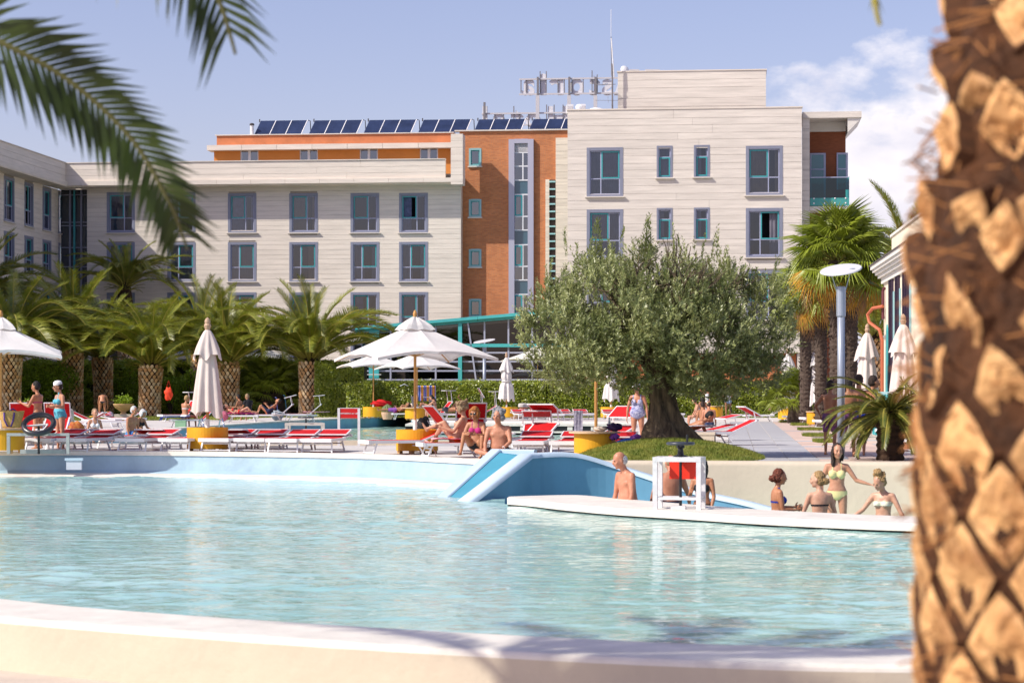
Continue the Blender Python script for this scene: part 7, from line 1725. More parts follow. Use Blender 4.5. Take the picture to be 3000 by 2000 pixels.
# far side by the hedge
for i, (x, Y, rz) in enumerate(((1541, 105, 12), (1594, 106, 12), (1632, 104, 4), (1672, 106, 12), (1720, 106, 10), (1800, 105, 6), (1985, 106, 10))):
    lounger(x, Y, rz, FLAT, 'pale framed flat lounger by the hedge, ' + ['beside the round bin', 'second right of the bin', 'third right of the bin', 'fourth right of the bin', 'behind the bare wooden pole', 'in front of the folded umbrella under the olive', 'just right of the olive trunk'][i], 'flat loungers along the hedge')
lounger(1150, 107, -80, (15, ('up', 0, .6)), 'hooded lounger at the left of the drum table by the hedge')
lounger(1225, 109, -70, (50, ('up', 0, .55)), 'hooded lounger draped with a striped towel behind the girl in black')
lounger(1300, 106, -84, (20, ('up', -60, .75)), 'lounger with a square red hood by the hedge')
lounger(1345, 108, -84, (30, ('up', 0, .70)), 'lounger with level red hood over two sunbathers by the hedge')
lounger(1268, 103.5, -84, FLAT, 'low lounger under the girl in black by the hedge')
# left side lawn
lounger(262, 79.5, -78, (28, None), 'pale lounger with raised back and an orange towel left of the elderly couple')
lounger(345, 84, 80, (24, None), 'lounger with raised back behind the elderly couple')
lounger(418, 88, 76, (8, ('flat',)), 'flat lounger in the shade right of the elderly couple')
lounger(500, 84, -74, (45, None), 'lounger with a blue towel under the seated blonde')
lounger(755, 98, 92, (34, None), 'lounger carrying the sunbather in the red bikini')
lounger(745, 101, -88, (42, ('up', 15, .35)), 'lounger with raised red back under the reclining sunbather')
lounger(830, 104, -85, (40, ('up', 5, .4)), 'further lounger with red hood right of the reclining sunbather')
lounger(925, 101, 100, FLAT, 'flat lounger with pinkish towel right of the lone feather palm')
lounger(145, 74, -92, (30, None), 'lounger behind the two standing bathers at the left')
lounger(38, 56, 4, (36, ('up', -70, .10)), 'red lounger with wide hood behind the straw bag')
lounger(128, 56.5, 0, (36, ('up', -70, .10)), 'red lounger with upright back behind the light blue swimsuit')
lounger(470, 100, -60, (60, ('up', 0, .4)), 'shaded red lounger with hood behind the blue towel lounger')
# right side
wfab = M('white_textile', (.62, .62, .55), .8, var=.1)
lounger(2180, 100, -86, (30, None), 'white lounger with raised back and magenta towel in front of the hedge', fab=wfab)
lounger(2300, 96, -80, (5, None), 'pale lounger in front of the drum under the folded umbrella by the fan palms')
lounger(2352, 90, -76, (5, None), 'low lounger left of the narrow yellow drum')
lounger(2395, 82, -70, (5, None), 'low lounger half behind the hairy palm trunk')
lounger(2458, 72, -65, (5, None), 'pale lounger whose legs show left of the lamp post')
lounger(2590, 62, -60, (5, None), 'far lounger seen between the walking legs and the sago palm')
lounger(2634, 50, -50, (5, None), 'pale legged lounger against the yellow drum by the sago palm')

# ---------------- yellow drum tables
def drum(x, Y, dia, h, label, board=None, fh=.07, halfdisc=False):
    t_ = thing('yellow_drum_table', label, 'table', GY(x, Y), random.uniform(0, 1), 'yellow drum tables'); r_ = dia / 2
    MB().lathe([(r_, fh), (r_, h), (r_ - .015, h), (r_ - .015, h - .08), (.001, h - .08)], 40, caps=False).build('drum', yellow, t_, False)
    MB().lathe([(r_ - .03, fh), (r_ - .03, fh + .01), (.001, fh + .01)], 24, caps=False).build('bottom', yellow, t_)
    for k in range(4): a = k * 1.57 + .5; MB().box(r_ * .86 * math.cos(a) - .045, r_ * .86 * math.cos(a) + .045, r_ * .86 * math.sin(a) - .045, r_ * .86 * math.sin(a) + .045, 0, fh + .005).build('foot', wood, t_)
    if board: MB().lathe([(.001, h + .001), (board / 2, h + .001), (board / 2, h + .035), (.001, h + .035)], 40, caps=False).build('top_board', wood_p, t_)
    else: MB().lathe([(.001, h - .07), (r_ - .02, h - .07), (r_ - .02, h - .04), (.001, h - .04)], 30, caps=False).build('inner_board', wood_p, t_)
    return t_
drum(10, 49.3, .95, .52, 'yellow drum carrying the straw bag at the left edge', board=1.04)
drum(608, 50.6, .95, .56, 'open yellow drum holding the big closed umbrella')
drum(1222, 48.9, .94, .54, 'yellow drum holding the large open umbrella behind the side on lounger')
drum(1742, 46.6, .88, .50, 'yellow drum table with a wide round wooden top and clothes on it', board=1.10)
drum(1092, 113, 1.02, .58, 'far yellow drum with a red float on it, left of the big umbrella pole')
drum(1216, 106, .98, .56, 'far yellow drum table with a laptop beside the girl in black', board=1.2)
drum(1488, 112, 1.02, .58, 'far yellow drum behind the closed umbrella left of the bin')
drum(1789, 112, 1.02, .58, 'far yellow drum under the closed umbrella behind the olive branches')
drum(2092, 112, .9, .6, 'far yellow drum behind the seated group of bathers', board=.95)
drum(2312, 104, 1.05, .58, 'wide yellow drum under the folded umbrella near the magenta towel', board=1.12)
drum(2386, 88, .62, .55, 'narrow bright yellow drum left of a hairy palm trunk', board=.7)
drum(2614, 50, .50, .62, 'narrow yellow drum beside the sago palm')

# ---------------- umbrellas
pole_m = M('umbrella_pole', (.50, .25, .07), .5, var=.15, scale=2, stretch=(1, 1, .3))
def open_umbrella(x, Y, ztop, zrim, span, rz, label, base=.3, thick=.032, fabric=None, tilt=0):
    t_ = thing('open_umbrella', label, 'umbrella', GY(x, Y), R(rz), 'open white umbrellas'); a = span / 2; N = 8
    H = ztop; fab_ = fabric or canvas
    MB().tube([(0, 0, base), (0, 0, H - .05)], thick, 10).build('pole', pole_m, t_)
    MB().tube([(0, 0, base - .1), (0, 0, base + .25)], thick * 1.5, 10).build('pole_sleeve', white_m, t_)
    # square canopy in eight gores with slightly sagging edges
    def edge(ang):
        c, s = math.cos(ang), math.sin(ang); return a / max(abs(c), abs(s))
    rows_ = 9; cols_ = 48; vs = [(0, 0, H)]
    for i in range(1, rows_ + 1):
        f_ = i / rows_
        for j in range(cols_):
            ang = 2 * math.pi * j / cols_; rr_ = edge(ang); g = abs(math.sin(4 * ang)) ** .8
            z = H - (H - zrim) * f_ ** 1.0 * (rr_ / a) ** .55 - .05 * math.sin(math.pi * f_) * g * (a / 1.5) + .03 * f_ * g
            k_ = 1 - .035 * g * f_
            vs.append((math.cos(ang) * rr_ * f_ * k_, math.sin(ang) * rr_ * f_ * k_, z))
    fs = [(0, 1 + j, 1 + (j + 1) % cols_) for j in range(cols_)] + [(1 + i * cols_ + j, 1 + (i + 1) * cols_ + j, 1 + (i + 1) * cols_ + (j + 1) % cols_, 1 + i * cols_ + (j + 1) % cols_) for i in range(rows_ - 1) for j in range(cols_)]
    cn = MB().add(vs, fs).build('canopy', fab_, t_, False)
    bm = MB(); o = 1 + (rows_ - 1) * cols_
    vs2 = [Vector(v) for v in vs[o:]]; bm.add([tuple(v) for v in vs2] + [(v.x * 1.0, v.y * 1.0, v.z - .06) for v in vs2], [(j, (j + 1) % cols_, cols_ + (j + 1) % cols_, cols_ + j) for j in range(cols_)]); bm.build('hem', fab_, cn)
    vz = []
    for i, (f_, dz_) in enumerate(((.02, .16), (.12, .135), (.20, .09), (.25, .02))):
        for j in range(32): ang = 2 * math.pi * j / 32; rr_ = edge(ang) * f_; vz.append((math.cos(ang) * rr_, math.sin(ang) * rr_, H - (H - zrim) * f_ + dz_ + .015 * math.sin(8 * ang)))
    MB().add(vz, [(i * 32 + j, (i + 1) * 32 + j, (i + 1) * 32 + (j + 1) % 32, i * 32 + (j + 1) % 32) for i in range(3) for j in range(32)] + [tuple(range(31, -1, -1))]).build('vent_cap', fab_, cn)
    MB().lathe([(.03, H + .12), (.045, H + .17), (.05, H + .22), (.03, H + .28), (.001, H + .31)], 10).build('finial', pole_m, t_)
    for j in range(8):
        ang = math.pi / 4 * j; rr_ = edge(ang); zz = H - (H - zrim) * (rr_ / a) ** .55
        MB().bar((0, 0, H - .06), (math.cos(ang) * rr_ * .98, math.sin(ang) * rr_ * .98, zz - .045), .022).build('rib', wood, t_)
        MB().bar((0, 0, H - .75), (math.cos(ang) * rr_ * .48, math.sin(ang) * rr_ * .48, H - (H - zrim) * .48 * (rr_ / a) ** .55 - .07), .018).build('strut', wood, t_)
    return t_
open_umbrella(1216, 49.2, 2.92, 2.26, 2.85, 24, 'large open white umbrella at the centre on a pale wooden pole', base=.5)
open_umbrella(2, 49.4, 2.92, 2.30, 2.7, 12, 'open white umbrella cut by the left edge above the straw bag', base=.5)
open_umbrella(1094, 113, 3.30, 2.75, 3.1, 20, 'smaller open umbrella behind and left of the large one', base=.5)
open_umbrella(1222, 106, 3.25, 2.62, 3.1, 30, 'smaller open umbrella directly behind the large one', base=.5)
open_umbrella(1575, 128, 3.9, 3.3, 3.4, 20, 'open umbrella peeking out at the left under the olive crown', base=0)
open_umbrella(775, 133, 4.0, 3.4, 3.4, 10, 'white umbrella canopy showing between the right feather palms', base=0)
open_umbrella(562, 138, 4.1, 3.5, 3.2, 30, 'white umbrella mostly hidden by palm fronds left of centre', base=0)

def closed_umbrella(x, Y, ztop, zhem, r_top, r_mid, label, seed=0, mat=None, base=.4, tie=None, collar=True, folds=9):
    t_ = thing('closed_umbrella', label, 'umbrella', GY(x, Y), 0, 'closed umbrellas'); r = random.Random(seed); mat = mat or canvas_p
    MB().tube([(0, 0, base), (0, 0, ztop)], .034, 10).build('pole', pole_m, t_); MB().tube([(0, 0, base - .15), (0, 0, base + .3)], .05, 10).build('pole_sleeve', white_m, t_)
    n = 72; rows_ = 22; H = ztop - zhem; ph_ = [r.uniform(0, 6.28) for _ in range(6)]
    def cloth(z0, z1, ra, rb, amp, seedp, jag):
        vs = []
        for i in range(rows_ + 1):
            f_ = i / rows_; z = z0 + (z1 - z0) * f_
            rad_ = ra + (rb - ra) * f_ ** .7
            if tie and z0 > tie and abs(z - tie) < .35 and amp > 0: rad_ *= 1 - .35 * math.exp(-((z - tie) / .12) ** 2)
            for j in range(n):
                a = 2 * math.pi * j / n; w_ = amp * f_ ** .6 * (math.sin(folds * a + ph_[0] + .6 * math.sin(f_ * 2)) * .6 + math.sin((folds - 4) * a + ph_[1]) * .4)
                zz = z - jag * (max(0, math.sin(4 * a + seedp)) ** 1.5) * max(0, f_ - .75) * 4 if f_ > .75 else z
                vs.append((math.cos(a) * rad_ * (1 + w_), math.sin(a) * rad_ * (1 + w_) * .9, zz))
        return vs, [(i * n + j, (i + 1) * n + j, (i + 1) * n + (j + 1) % n, i * n + (j + 1) % n) for i in range(rows_) for j in range(n)]
    vs, fs = cloth(ztop - .28, zhem, r_top * .8, r_mid, .26, ph_[2], .16); MB().add(vs, fs).build('cover', mat, t_, True)
    if collar: vs, fs = cloth(ztop - .04, ztop - .04 - H * .30, r_top * .35, r_mid * .92, .20, ph_[3], .14); MB().add(vs, fs).build('vent_cap', mat, t_, True)
    MB().lathe([(.05, ztop - .05), (.075, ztop + .02), (.085, ztop + .06), (.06, ztop + .10), (.07, ztop + .14), (.055, ztop + .20), (.001, ztop + .25)], 12).build('finial', M('finial_wood', (.45, .30, .20), .5), t_)
    for k in range(5): a = k * 1.3; MB().bar((.05 * math.cos(a), .05 * math.sin(a), ztop - .3), (.14 * math.cos(a), .13 * math.sin(a), zhem + .25 - .1 * r.random()), .02).build('rib', wood, t_)
    if tie: MB().lathe([(r_mid * .72, tie - .025), (r_mid * .74, tie), (r_mid * .72, tie + .025)], 20).build('strap', mat, t_)
    return t_
closed_umbrella(608, 50.6, 2.86, .92, .13, .34, 'big closed pinkish umbrella rising from the open yellow drum at the left', 1, base=.45)
closed_umbrella(1484, 112, 3.15, 1.0, .16, .36, 'slim closed umbrella between the disc lamp and the olive crown', 2, canvas, tie=1.9)
closed_umbrella(1790, 112, 2.9, 1.0, .15, .38, 'closed umbrella wrapped under the olive branches', 3, canvas, tie=1.85)
closed_umbrella(2308, 104, 3.2, 1.0, .16, .38, 'closed umbrella by the fan palms above the wide yellow drum', 4, canvas, tie=2.0)
closed_umbrella(2393, 92, 3.2, .9, .18, .42, 'closed white umbrella between two hairy palm trunks', 5, canvas, tie=1.9)
closed_umbrella(2541, 68, 3.25, .75, .16, .38, 'closed pale umbrella left of the teal wall of the villa', 6, canvas_p)
closed_umbrella(2646, 58, 3.2, .75, .18, .37, 'tall closed pale umbrella against the villa beside the blurred trunk', 7, canvas_p, tie=1.15)
# bare pole through the branches
t_ = thing('wooden_post', 'bare orange wooden umbrella pole behind the round table, its top lost in the olive leaves', 'pole', GY(1746, 50.6)); MB().tube([(0, 0, .45), (0, 0, 2.6)], .037, 10).build('pole', pole_m, t_); MB().lathe([(.3, 0), (.3, .04), (.06, .06), (.05, .5)], 16).build('base', white_m, t_)
t_ = thing('white_post', 'short white shower post beside the seated group', 'post', GY(2072, 96)); MB().tube([(0, 0, 0), (0, 0, 1.25)], .085, 12).build('post', white_m, t_); MB().ell((0, 0, 1.25), (.085, .085, .04), 12, 6).build('cap', white_m, t_)

# ---------------- lamps
def disc_lamp(x, Y, ztop, r_, label, rz=0, tiltd=12, pr=.078):
    t_ = thing('disc_lamp', label, 'lamp post', GY(x, Y), R(rz)); gm = M('lamp_grey', (.34, .38, .46), .35, var=.05, metal=.3)
    MB().tube([(0, 0, 0), (0, 0, ztop - .62)], pr, 18).build('pole', gm, t_, True); MB().lathe([(pr * 1.15, ztop - .95), (pr * 1.25, ztop - .93), (pr * 1.25, ztop - .35), (pr * 1.1, ztop - .33), (.001, ztop - .33)], 18).build('lamp_head', gm, t_, False)
    MB().lathe([(pr * 1.9, 0), (pr * 1.9, .03), (pr * 1.1, .06)], 18).build('base', gm, t_)
    d_ = MB().lathe([(.001, 0), (r_ * .97, 0), (r_, .012), (r_ * .97, .03), (.001, .035)], 40, caps=False).build('reflector_disc', M('lamp_disc', (.60, .60, .62), .4), t_, False); d_.location = (0, 0, ztop); d_.rotation_euler = (R(tiltd), R(-9), 0)
    for s in (-1, 1): MB().bar((s * pr * 1.2, 0, ztop - .40), (s * r_ * .5, 0, ztop + .02 + .04 * s), .016).build('arm', gm, t_); e = MB().ell((s * r_ * .52, -.1, ztop - .045 + .07 * s), (r_ * .17, .09, .018), 12, 6).build('boss', gm, t_)
    return t_
disc_lamp(2464, 45, 3.88, .435, 'tall grey lamp post with a tilted pale disc before the fan palms', 0, 16)
disc_lamp(1419, 121, 4.15, .62, 'far lamp post with a cream disc in front of the glass pavilion', 0, 8, .09)

# ---------------- wheel frames
def wheel(bm, c, R_, r_, n=30, tilt=0, ax=None):
    pts = [(c[0] + R_ * math.cos(t), c[1] + R_ * math.sin(t) * math.cos(tilt), c[2] + R_ * math.sin(t) * math.sin(tilt)) for t in np.linspace(0, 2 * math.pi, n, endpoint=False)]
    return bm.tube(pts, r_, 10, close=True)
# right frame on the island rim
L0 = G(1908, 1490, RIMZ); fw, fd, fh = .66, .42, .78
t_ = thing('valve_stand', 'white metal valve stand with a handwheel on the rim beside the bathers', 'valve stand', (G(1990, 1489, RIMZ).x, G(1990, 1489, RIMZ).y, RIMZ), R(-14)); wf = white_s
for sx in (-1, 1):
    for sy in (-1, 1): MB().box(sx * fw / 2 - .035, sx * fw / 2 + .035, sy * fd / 2 - .03, sy * fd / 2 + .03, 0, fh - .07).build('leg', wf, t_)
for sy in (-1, 1): MB().box(-fw / 2 - .035, fw / 2 + .035, sy * fd / 2 - .032, sy * fd / 2 + .032, fh - .07, fh).build('top_rail', wf, t_); MB().box(-fw / 2 + .035, fw / 2 - .035, sy * fd / 2 - .02, sy * fd / 2 + .02, .14, .18).build('lower_rail', wf, t_)
for sx in (-1, 1): MB().box(sx * fw / 2 - .034, sx * fw / 2 + .034, -fd / 2 + .032, fd / 2 - .032, fh - .069, fh - .001).build('top_rail', wf, t_); MB().box(sx * fw / 2 - .02, sx * fw / 2 + .02, -fd / 2 + .03, fd / 2 - .03, .14, .18).build('lower_rail', wf, t_)
MB().box(-.10, .12, -.18, -.08, 0, .05).build('foot_block', wf, t_)
MB().tube([(.02, 0, .0), (.02, 0, fh + .17)], .022, 10).build('spindle', blk, t_); MB().lathe([(.11, fh + .001), (.11, fh + .015), (.05, fh + .03), (.04, fh + .12), (.07, fh + .15), (.04, fh + .19)], 14, c=(.02, 0, 0)).build('hub', blk, t_)
wb = wheel(MB(), (.02, 0, fh + .20), .195, .022); wl = wb.build('handwheel', darkmet, t_, True)
bm = MB()
for k in range(3): a = k * 2.1; bm.bar((.02, 0, fh + .18), (.02 + .19 * math.cos(a), .19 * math.sin(a), fh + .20), .02)
bm.build('spoke', darkmet, wl); MB().tube([(.14, -.12, fh + .2), (.14, -.12, fh + .34)], .016, 8).build('handle', blk, wl)
MB().box(-.17, .26, .12, .135, .44, .70).build('red_notice', M('notice_red', (.75, .03, .01), .5), t_)
# left frame with black ring
t_ = thing('valve_stand', 'grey metal stand with a big tilted black ring wheel before the left loungers', 'valve stand', GY(112, 48.6), 0); wf = M('weathered_steel', (.36, .38, .37), .5, var=.15, scale=5)
for sx in (-1, 1): MB().box(sx * .66 - .035, sx * .66 + .035, -.03, .03, 0, .40).build('leg', wf, t_)
MB().box(-.695, .695, -.034, .034, .401, .465).build('top_rail', wf, t_); MB().box(-.45, .55, .2, .5, .0, .09).build('plinth', wf, t_)
MB().tube([(.0, .05, 0), (0, .05, .62)], .028, 10).build('spindle', blk, t_)
wh = wheel(MB(), (.0, .05, .66), .33, .062, tilt=R(38)).build('handwheel', M('black_rubber', (.018, .018, .024), .3, spec=.7), t_, True); MB().tube([(-.28, .0, .62), (.22, -.02, .66)], .022, 8).tube([(.22, -.02, .66), (.12, -.1, .52), (-.1, -.12, .50)], .018, 6).build('spoke', M('pale_steel2', (.55, .55, .55), .35, metal=.5), wh)
# middle frame
t_ = thing('valve_stand', 'weathered white frame with a handwheel standing in the back pool', 'valve stand', GY(893, 57, -.12), 0); wf = M('weathered_white', (.50, .48, .44), .55, var=.12)
for sx in (-1, 1): MB().box(sx * .48 - .04, sx * .48 + .04, -.035, .035, -.05, .62).build('leg', wf, t_)
MB().box(-.52, .52, -.038, .038, .621, .69).build('top_rail', wf, t_); MB().box(-.44, .44, -.02, .02, .08, .12).build('lower_rail', wf, t_); MB().box(-.44, .44, .25, .29, .66, .70).build('rear_rail', wf, t_)
for sx in (-1, 1): MB().box(sx * .42 - .025, sx * .42 + .025, .24, .30, -.05, .66).build('rear_leg', wf, t_)
MB().tube([(.02, .1, -.3), (.02, .1, .80)], .022, 8).build('spindle', blk, t_); wheel(MB(), (.02, .1, .83), .20, .02).build('handwheel', darkmet, t_, True)

# ---------------- depth sign
def text_obj(name, s, size, mat, par, loc, rot, ext=.002):
    cu = bpy.data.curves.new(name, 'FONT'); cu.body = s; cu.size = size; cu.extrude = ext; cu.offset = size * .018; cu.align_x = 'CENTER'; cu.align_y = 'CENTER'
    o = bpy.data.objects.new(name, cu); COL.objects.link(o); bpy.context.view_layer.update(); me = bpy.data.meshes.new_from_object(o.evaluated_get(bpy.context.evaluated_depsgraph_get())); me.materials.clear(); me.materials.append(mat); bpy.data.objects.remove(o)
    return put(name, me, par, loc, rot)
t_ = thing('depth_sign', 'red depth sign between two white posts beside the back pool', 'sign', GY(1022, 55.5), 0)
for s in (-1, 1): MB().box(s * .255 - .032, s * .255 + .032, -.025, .025, -.1, .97).build('post', white_s, t_)
MB().box(-.222, .222, -.012, .012, .71, .955).build('board', M('sign_red', (.55, .015, .015), .4, var=.05), t_); MB().box(-.222, .222, -.014, .014, .956, .972).build('top_strip', white_s, t_)
text_obj('lettering', "PROFONDITA' mt. 1,20", .047, white_m, t_, (-.01, -.016, .83), (R(90), 0, 0))
# pool ladder
chrome = M('chrome', (.45, .50, .58), .18, metal=.9)
t_ = thing('pool_ladder', 'pair of chrome ladder handrails rising behind the yellow drum', 'ladder', GY(618, 79), 0)
for x in (-.42, .32): MB().tube([(x - .08, .25, -.4), (x - .08, .25, .05), (x, .1, .36), (x + .10, -.05, .40), (x + .17, -.2, .2), (x + .19, -.25, -.3)], .028, 8).build('handrail', chrome, t_, True)
# bin, flower bowl, pot, bench
t_ = thing('litter_bin', 'round pale concrete litter bin with a domed top by the hedge', 'bin', GY(1534, 113)); cn_ = M('pale_concrete', (.50, .47, .46), .85, var=.12, scale=6)
MB().lathe([(.26, 0), (.27, .05), (.27, .48)], 24).build('body', cn_, t_); MB().lathe([(.22, .48), (.22, .56)], 20).build('slot_band', copper, t_); MB().lathe([(.27, .561), (.285, .60), (.285, .70), (.24, .76), (.001, .77)], 24).build('lid', cn_, t_)
t_ = thing('flower_bowl', 'ochre stone bowl with flowers on a pale square plinth between the palms', 'planter', GY(362, 106)); MB().box(-.40, .40, -.3, .3, 0, .28).build('plinth', M('plinth_stone', (.55, .50, .42), .8), t_); MB().lathe([(.16, .28), (.10, .38), (.2, .44), (.40, .58), (.50, .74), (.50, .78), (.44, .78), (.3, .66)], 24, caps=False).build('bowl', M('ochre_stone', (.55, .36, .18), .8, var=.1), t_)
rr = np.random.default_rng(4); V = rr.normal(0, 1, (500, 3)) * [.18, .15, .12] + [0, 0, .95]; put('flowers', leaf_cloud(V, .05, lime, 'flowers', 3), t_)['kind'] = 'stuff'
t_ = thing('flower_bowl', 'shallow stone bowl behind the dark haired youth at the left', 'planter', GY(90, 104)); MB().lathe([(.16, .3), (.3, .5), (.42, .70), (.42, .74), (.36, .72)], 20).build('bowl', M('ochre_stone', (.55, .36, .18)), t_); MB().lathe([(.2, 0), (.16, .3)], 12).build('plinth', M('plinth_stone', (.55, .50, .42)), t_)
V = rr.normal(0, 1, (300, 3)) * [.2, .15, .09] + [0, 0, .86]; put('flowers', leaf_cloud(V, .05, lime, 'flowers', 3), t_)['kind'] = 'stuff'
t_ = thing('cactus_pot', 'squat green cactus in a round terracotta pot by the back pool corner', 'plant pot', GY(1135, 108)); MB().lathe([(.22, 0), (.30, .25), (.31, .36), (.26, .36)], 18).build('pot', M('pale_terracotta', (.58, .36, .24), .8), t_)
vs = []; n_ = 24
for i in range(8):
    f_ = i / 7
    for j in range(n_): a = 2 * math.pi * j / n_; rr_ = .27 * math.sin(math.pi * (.28 + .70 * f_)) * (1 + .09 * math.cos(12 * a)); vs.append((rr_ * math.cos(a), rr_ * math.sin(a), .34 + .42 * f_))
MB().add(vs, [(i * n_ + j, i * n_ + (j + 1) % n_, (i + 1) * n_ + (j + 1) % n_, (i + 1) * n_ + j) for i in range(7) for j in range(n_)] + [tuple(7 * n_ + j for j in range(n_))]).build('cactus', M('cactus_green', (.12, .17, .07), .7), t_)
t_ = thing('saucer', 'small round terracotta saucer left of the bin', 'saucer', GY(1513, 109)); MB().lathe([(.2, 0), (.3, .08), (.32, .12), (.27, .1), (.001, .06)], 18).build('dish', M('pale_terracotta', (.58, .36, .24)), t_)
t_ = thing('bench_block', 'low cream masonry block under the reader on the red lounger', 'block', ((2052 - 1500) / F * 55.2, 55.2, 0), R(-8)); MB().box(-.9, .36, -.35, .55, 0, .30).build('block', cream, t_); MB().box(-.92, .38, -.37, .57, .301, .36).build('top', cream, t_)

# ---------------- bags, towels, small things
def blob_bag(name, loc, r_, mat, lab, cat, seed=0, rz=0, amp=.12, n=28, k=18, z0=0):
    t_ = thing(name, lab, cat, loc, R(rz)); rg = random.Random(seed); ph_ = [(rg.uniform(2, 6), rg.uniform(2, 6), rg.uniform(0, 6)) for _ in range(5)]; vs = []
    for i in range(k + 1):
        p_ = -math.pi / 2 + math.pi * i / k
        for j in range(n):
            t2 = 2 * math.pi * j / n; d = Vector((math.cos(p_) * math.cos(t2), math.cos(p_) * math.sin(t2), math.sin(p_))); m_ = 1 + amp * sum(math.sin(a * d.x * 1.6 + b_ * d.z * 1.6 + c + d.y * 2) for a, b_, c in ph_) / 3
            vs.append((d.x * r_[0] * m_, d.y * r_[1] * m_, max(z0, r_[2] + d.z * r_[2] * m_)))
    MB().add(vs, [(i * n + j, i * n + (j + 1) % n, (i + 1) * n + (j + 1) % n, (i + 1) * n + j) for i in range(k) for j in range(n)]).build('body', mat, t_, True)
    return t_
def strap(t_, pts, mat, w=.015): MB().tube(pts, w, 6).build('strap', mat, t_, True)
purple_m = CM['purple']; blue_m = M('blue_cloth', (.01, .07, .42), .7, var=.5, scale=9, col2=(.02, .16, .62)); 
# straw bag
t_ = thing('straw_bag', 'woven straw beach bag with purple braided handles on the left drum', 'bag', GY(34, 49.0, .56)); straw = M('straw', (.50, .31, .10), .9, var=.25, scale=40, stretch=(1, 1, .4), bump=.6, bscale=60)
n_ = 32; vs = []
for i in range(10):
    f_ = i / 9; 
    for j in range(n_): a = 2 * math.pi * j / n_; vs.append(((.20 + .09 * f_) * math.cos(a), (.10 + .03 * f_) * math.sin(a), .01 + .38 * f_ + .01 * math.sin(3 * a) * f_))
MB().add(vs, [(i * n_ + j, i * n_ + (j + 1) % n_, (i + 1) * n_ + (j + 1) % n_, (i + 1) * n_ + j) for i in range(9) for j in range(n_)] + [tuple(range(n_ - 1, -1, -1))]).build('basket', straw, t_, True)
pb = M('purple_braid', (.10, .05, .22), .8, var=.3, scale=40); MB().tube([(-.14, -.125, .36), (-.13, -.14, .2), (-.06, -.14, .05), (.02, -.14, .05), (.07, -.14, .2), (.09, -.125, .36)], .02, 7).build('handle', pb, t_, True); MB().tube([(-.12, .13, .36), (0, .14, .44), (.1, .13, .36)], .02, 7).build('handle', pb, t_, True)
b_ = blob_bag('purple_bundle', P(1868, 1292, 47.6) , (.235, .15, .18), purple_m, 'crumpled purple towel bundle leaning against the olive trunk', 'towel', 3, amp=.16); b_.location.z = .10
b_ = blob_bag('blue_bag', GY(1835, 46.2, .02), (.215, .16, .14), blue_m, 'round bright blue drawstring bag on the grass mound', 'bag', 4, amp=.06); b_.location.z = .12; strap(b_, [(.18, -.1, .25), (.24, -.14, .15), (.19, -.13, .03)], M('cream_cord', (.6, .55, .35)), .008)
b_ = blob_bag('purple_cloth', GY(1800, 46.3, .36), (.10, .10, .08), purple_m, 'small purple cloth hanging off the right flat lounger', 'cloth', 5, amp=.3)
b_ = blob_bag('dark_purse', GY(1800, 46.6, .54), (.17, .12, .09), M('plum_cloth', (.03, .008, .07), .7, var=.5), 'dark purple bundle at the right of the round wooden table', 'bag', 6, amp=.2)
b_ = blob_bag('pale_cloth', GY(1757, 46.6, .54), (.15, .10, .055), M('pale_linen', (.60, .53, .45), .85, var=.1), 'pale crumpled shirt on the round wooden table', 'cloth', 7, amp=.35)
t_ = thing('water_bottle', 'clear water bottle standing behind the clothes on the round table', 'bottle', GY(1785, 46.9, .54)); bp_m = M('bottle_plastic', (.55, .62, .62), .15, spec=.6); MB().lathe([(.035, 0), (.037, .15), (.03, .2), (.014, .25), (.014, .28)], 12).build('body', bp_m, t_, True); MB().lathe([(.017, .28), (.017, .30)], 10).build('cap', white_m, t_)
def towel(x, Y, z, pts, w, mat, lab, name='towel', thick=.012, wave=.012, dirx=True):
    """cloth strip along local points (u, z) of width w"""
    t_ = thing(name, lab, 'towel', GY(x, Y, z)); n = 10; vs = []
    for i, (u, zz) in enumerate(pts):
        for j in range(n): v = -w / 2 + w * j / (n - 1); q_ = wave * math.sin(j * 1.9 + i); vs.append(((u, v, zz + q_) if dirx else (v, u + q_, zz)))
    o_ = len(vs); vs += [(a, b2, c - thick) for a, b2, c in vs]; m_ = len(pts)
    fs = [(i * n + j, (i + 1) * n + j, (i + 1) * n + j + 1, i * n + j + 1) for i in range(m_ - 1) for j in range(n - 1)]; fs += [tuple(o_ + q_ for q_ in reversed(f_)) for f_ in fs]
    ed = [i * n for i in range(m_)] + [(m_ - 1) * n + j for j in range(1, n)] + [i * n + n - 1 for i in range(m_ - 2, -1, -1)] + [j for j in range(n - 2, 0, -1)]
    fs += [(ed[i], ed[i] + o_, ed[(i + 1) % len(ed)] + o_, ed[(i + 1) % len(ed)]) for i in range(len(ed))]
    MB().add(vs, fs).build('cloth', mat, t_, True); return t_
magenta = M('magenta_towel', (.42, .01, .28), .8, var=.4, scale=8); bluet = M('blue_towel', (.015, .05, .32), .8, var=.5, scale=10); 
towel(2276, 100, .55, [(-.35, 0), (-.1, .30), (.05, .62), (.12, .60), (.16, .2), (.2, -.05)], .6, magenta, 'magenta towel draped over the raised back of the white lounger')
towel(516, 84, .40, [(-.6, -.12), (-.55, .0), (0, .01), (.55, .03)], .70, bluet, 'dark blue towel with white edge on the lounger under the seated blonde')
towel(668, 98, .40, [(.0, .02), (.3, 0), (.8, 0), (1.3, 0)], .7, M('rainbow_towel', (.20, .02, .40), .8, col2=(.65, .02, .08), scale=3), 'purple and red towel under the red bikini sunbather')
towel(290, 79.5, .48, [(-.3, 0.0), (.05, .02), (.35, .18)], .5, M('orange_towel', (.75, .28, .03), .8, col2=(.80, .52, .10), scale=9), 'orange yellow towel on the pale lounger left of the elderly couple')
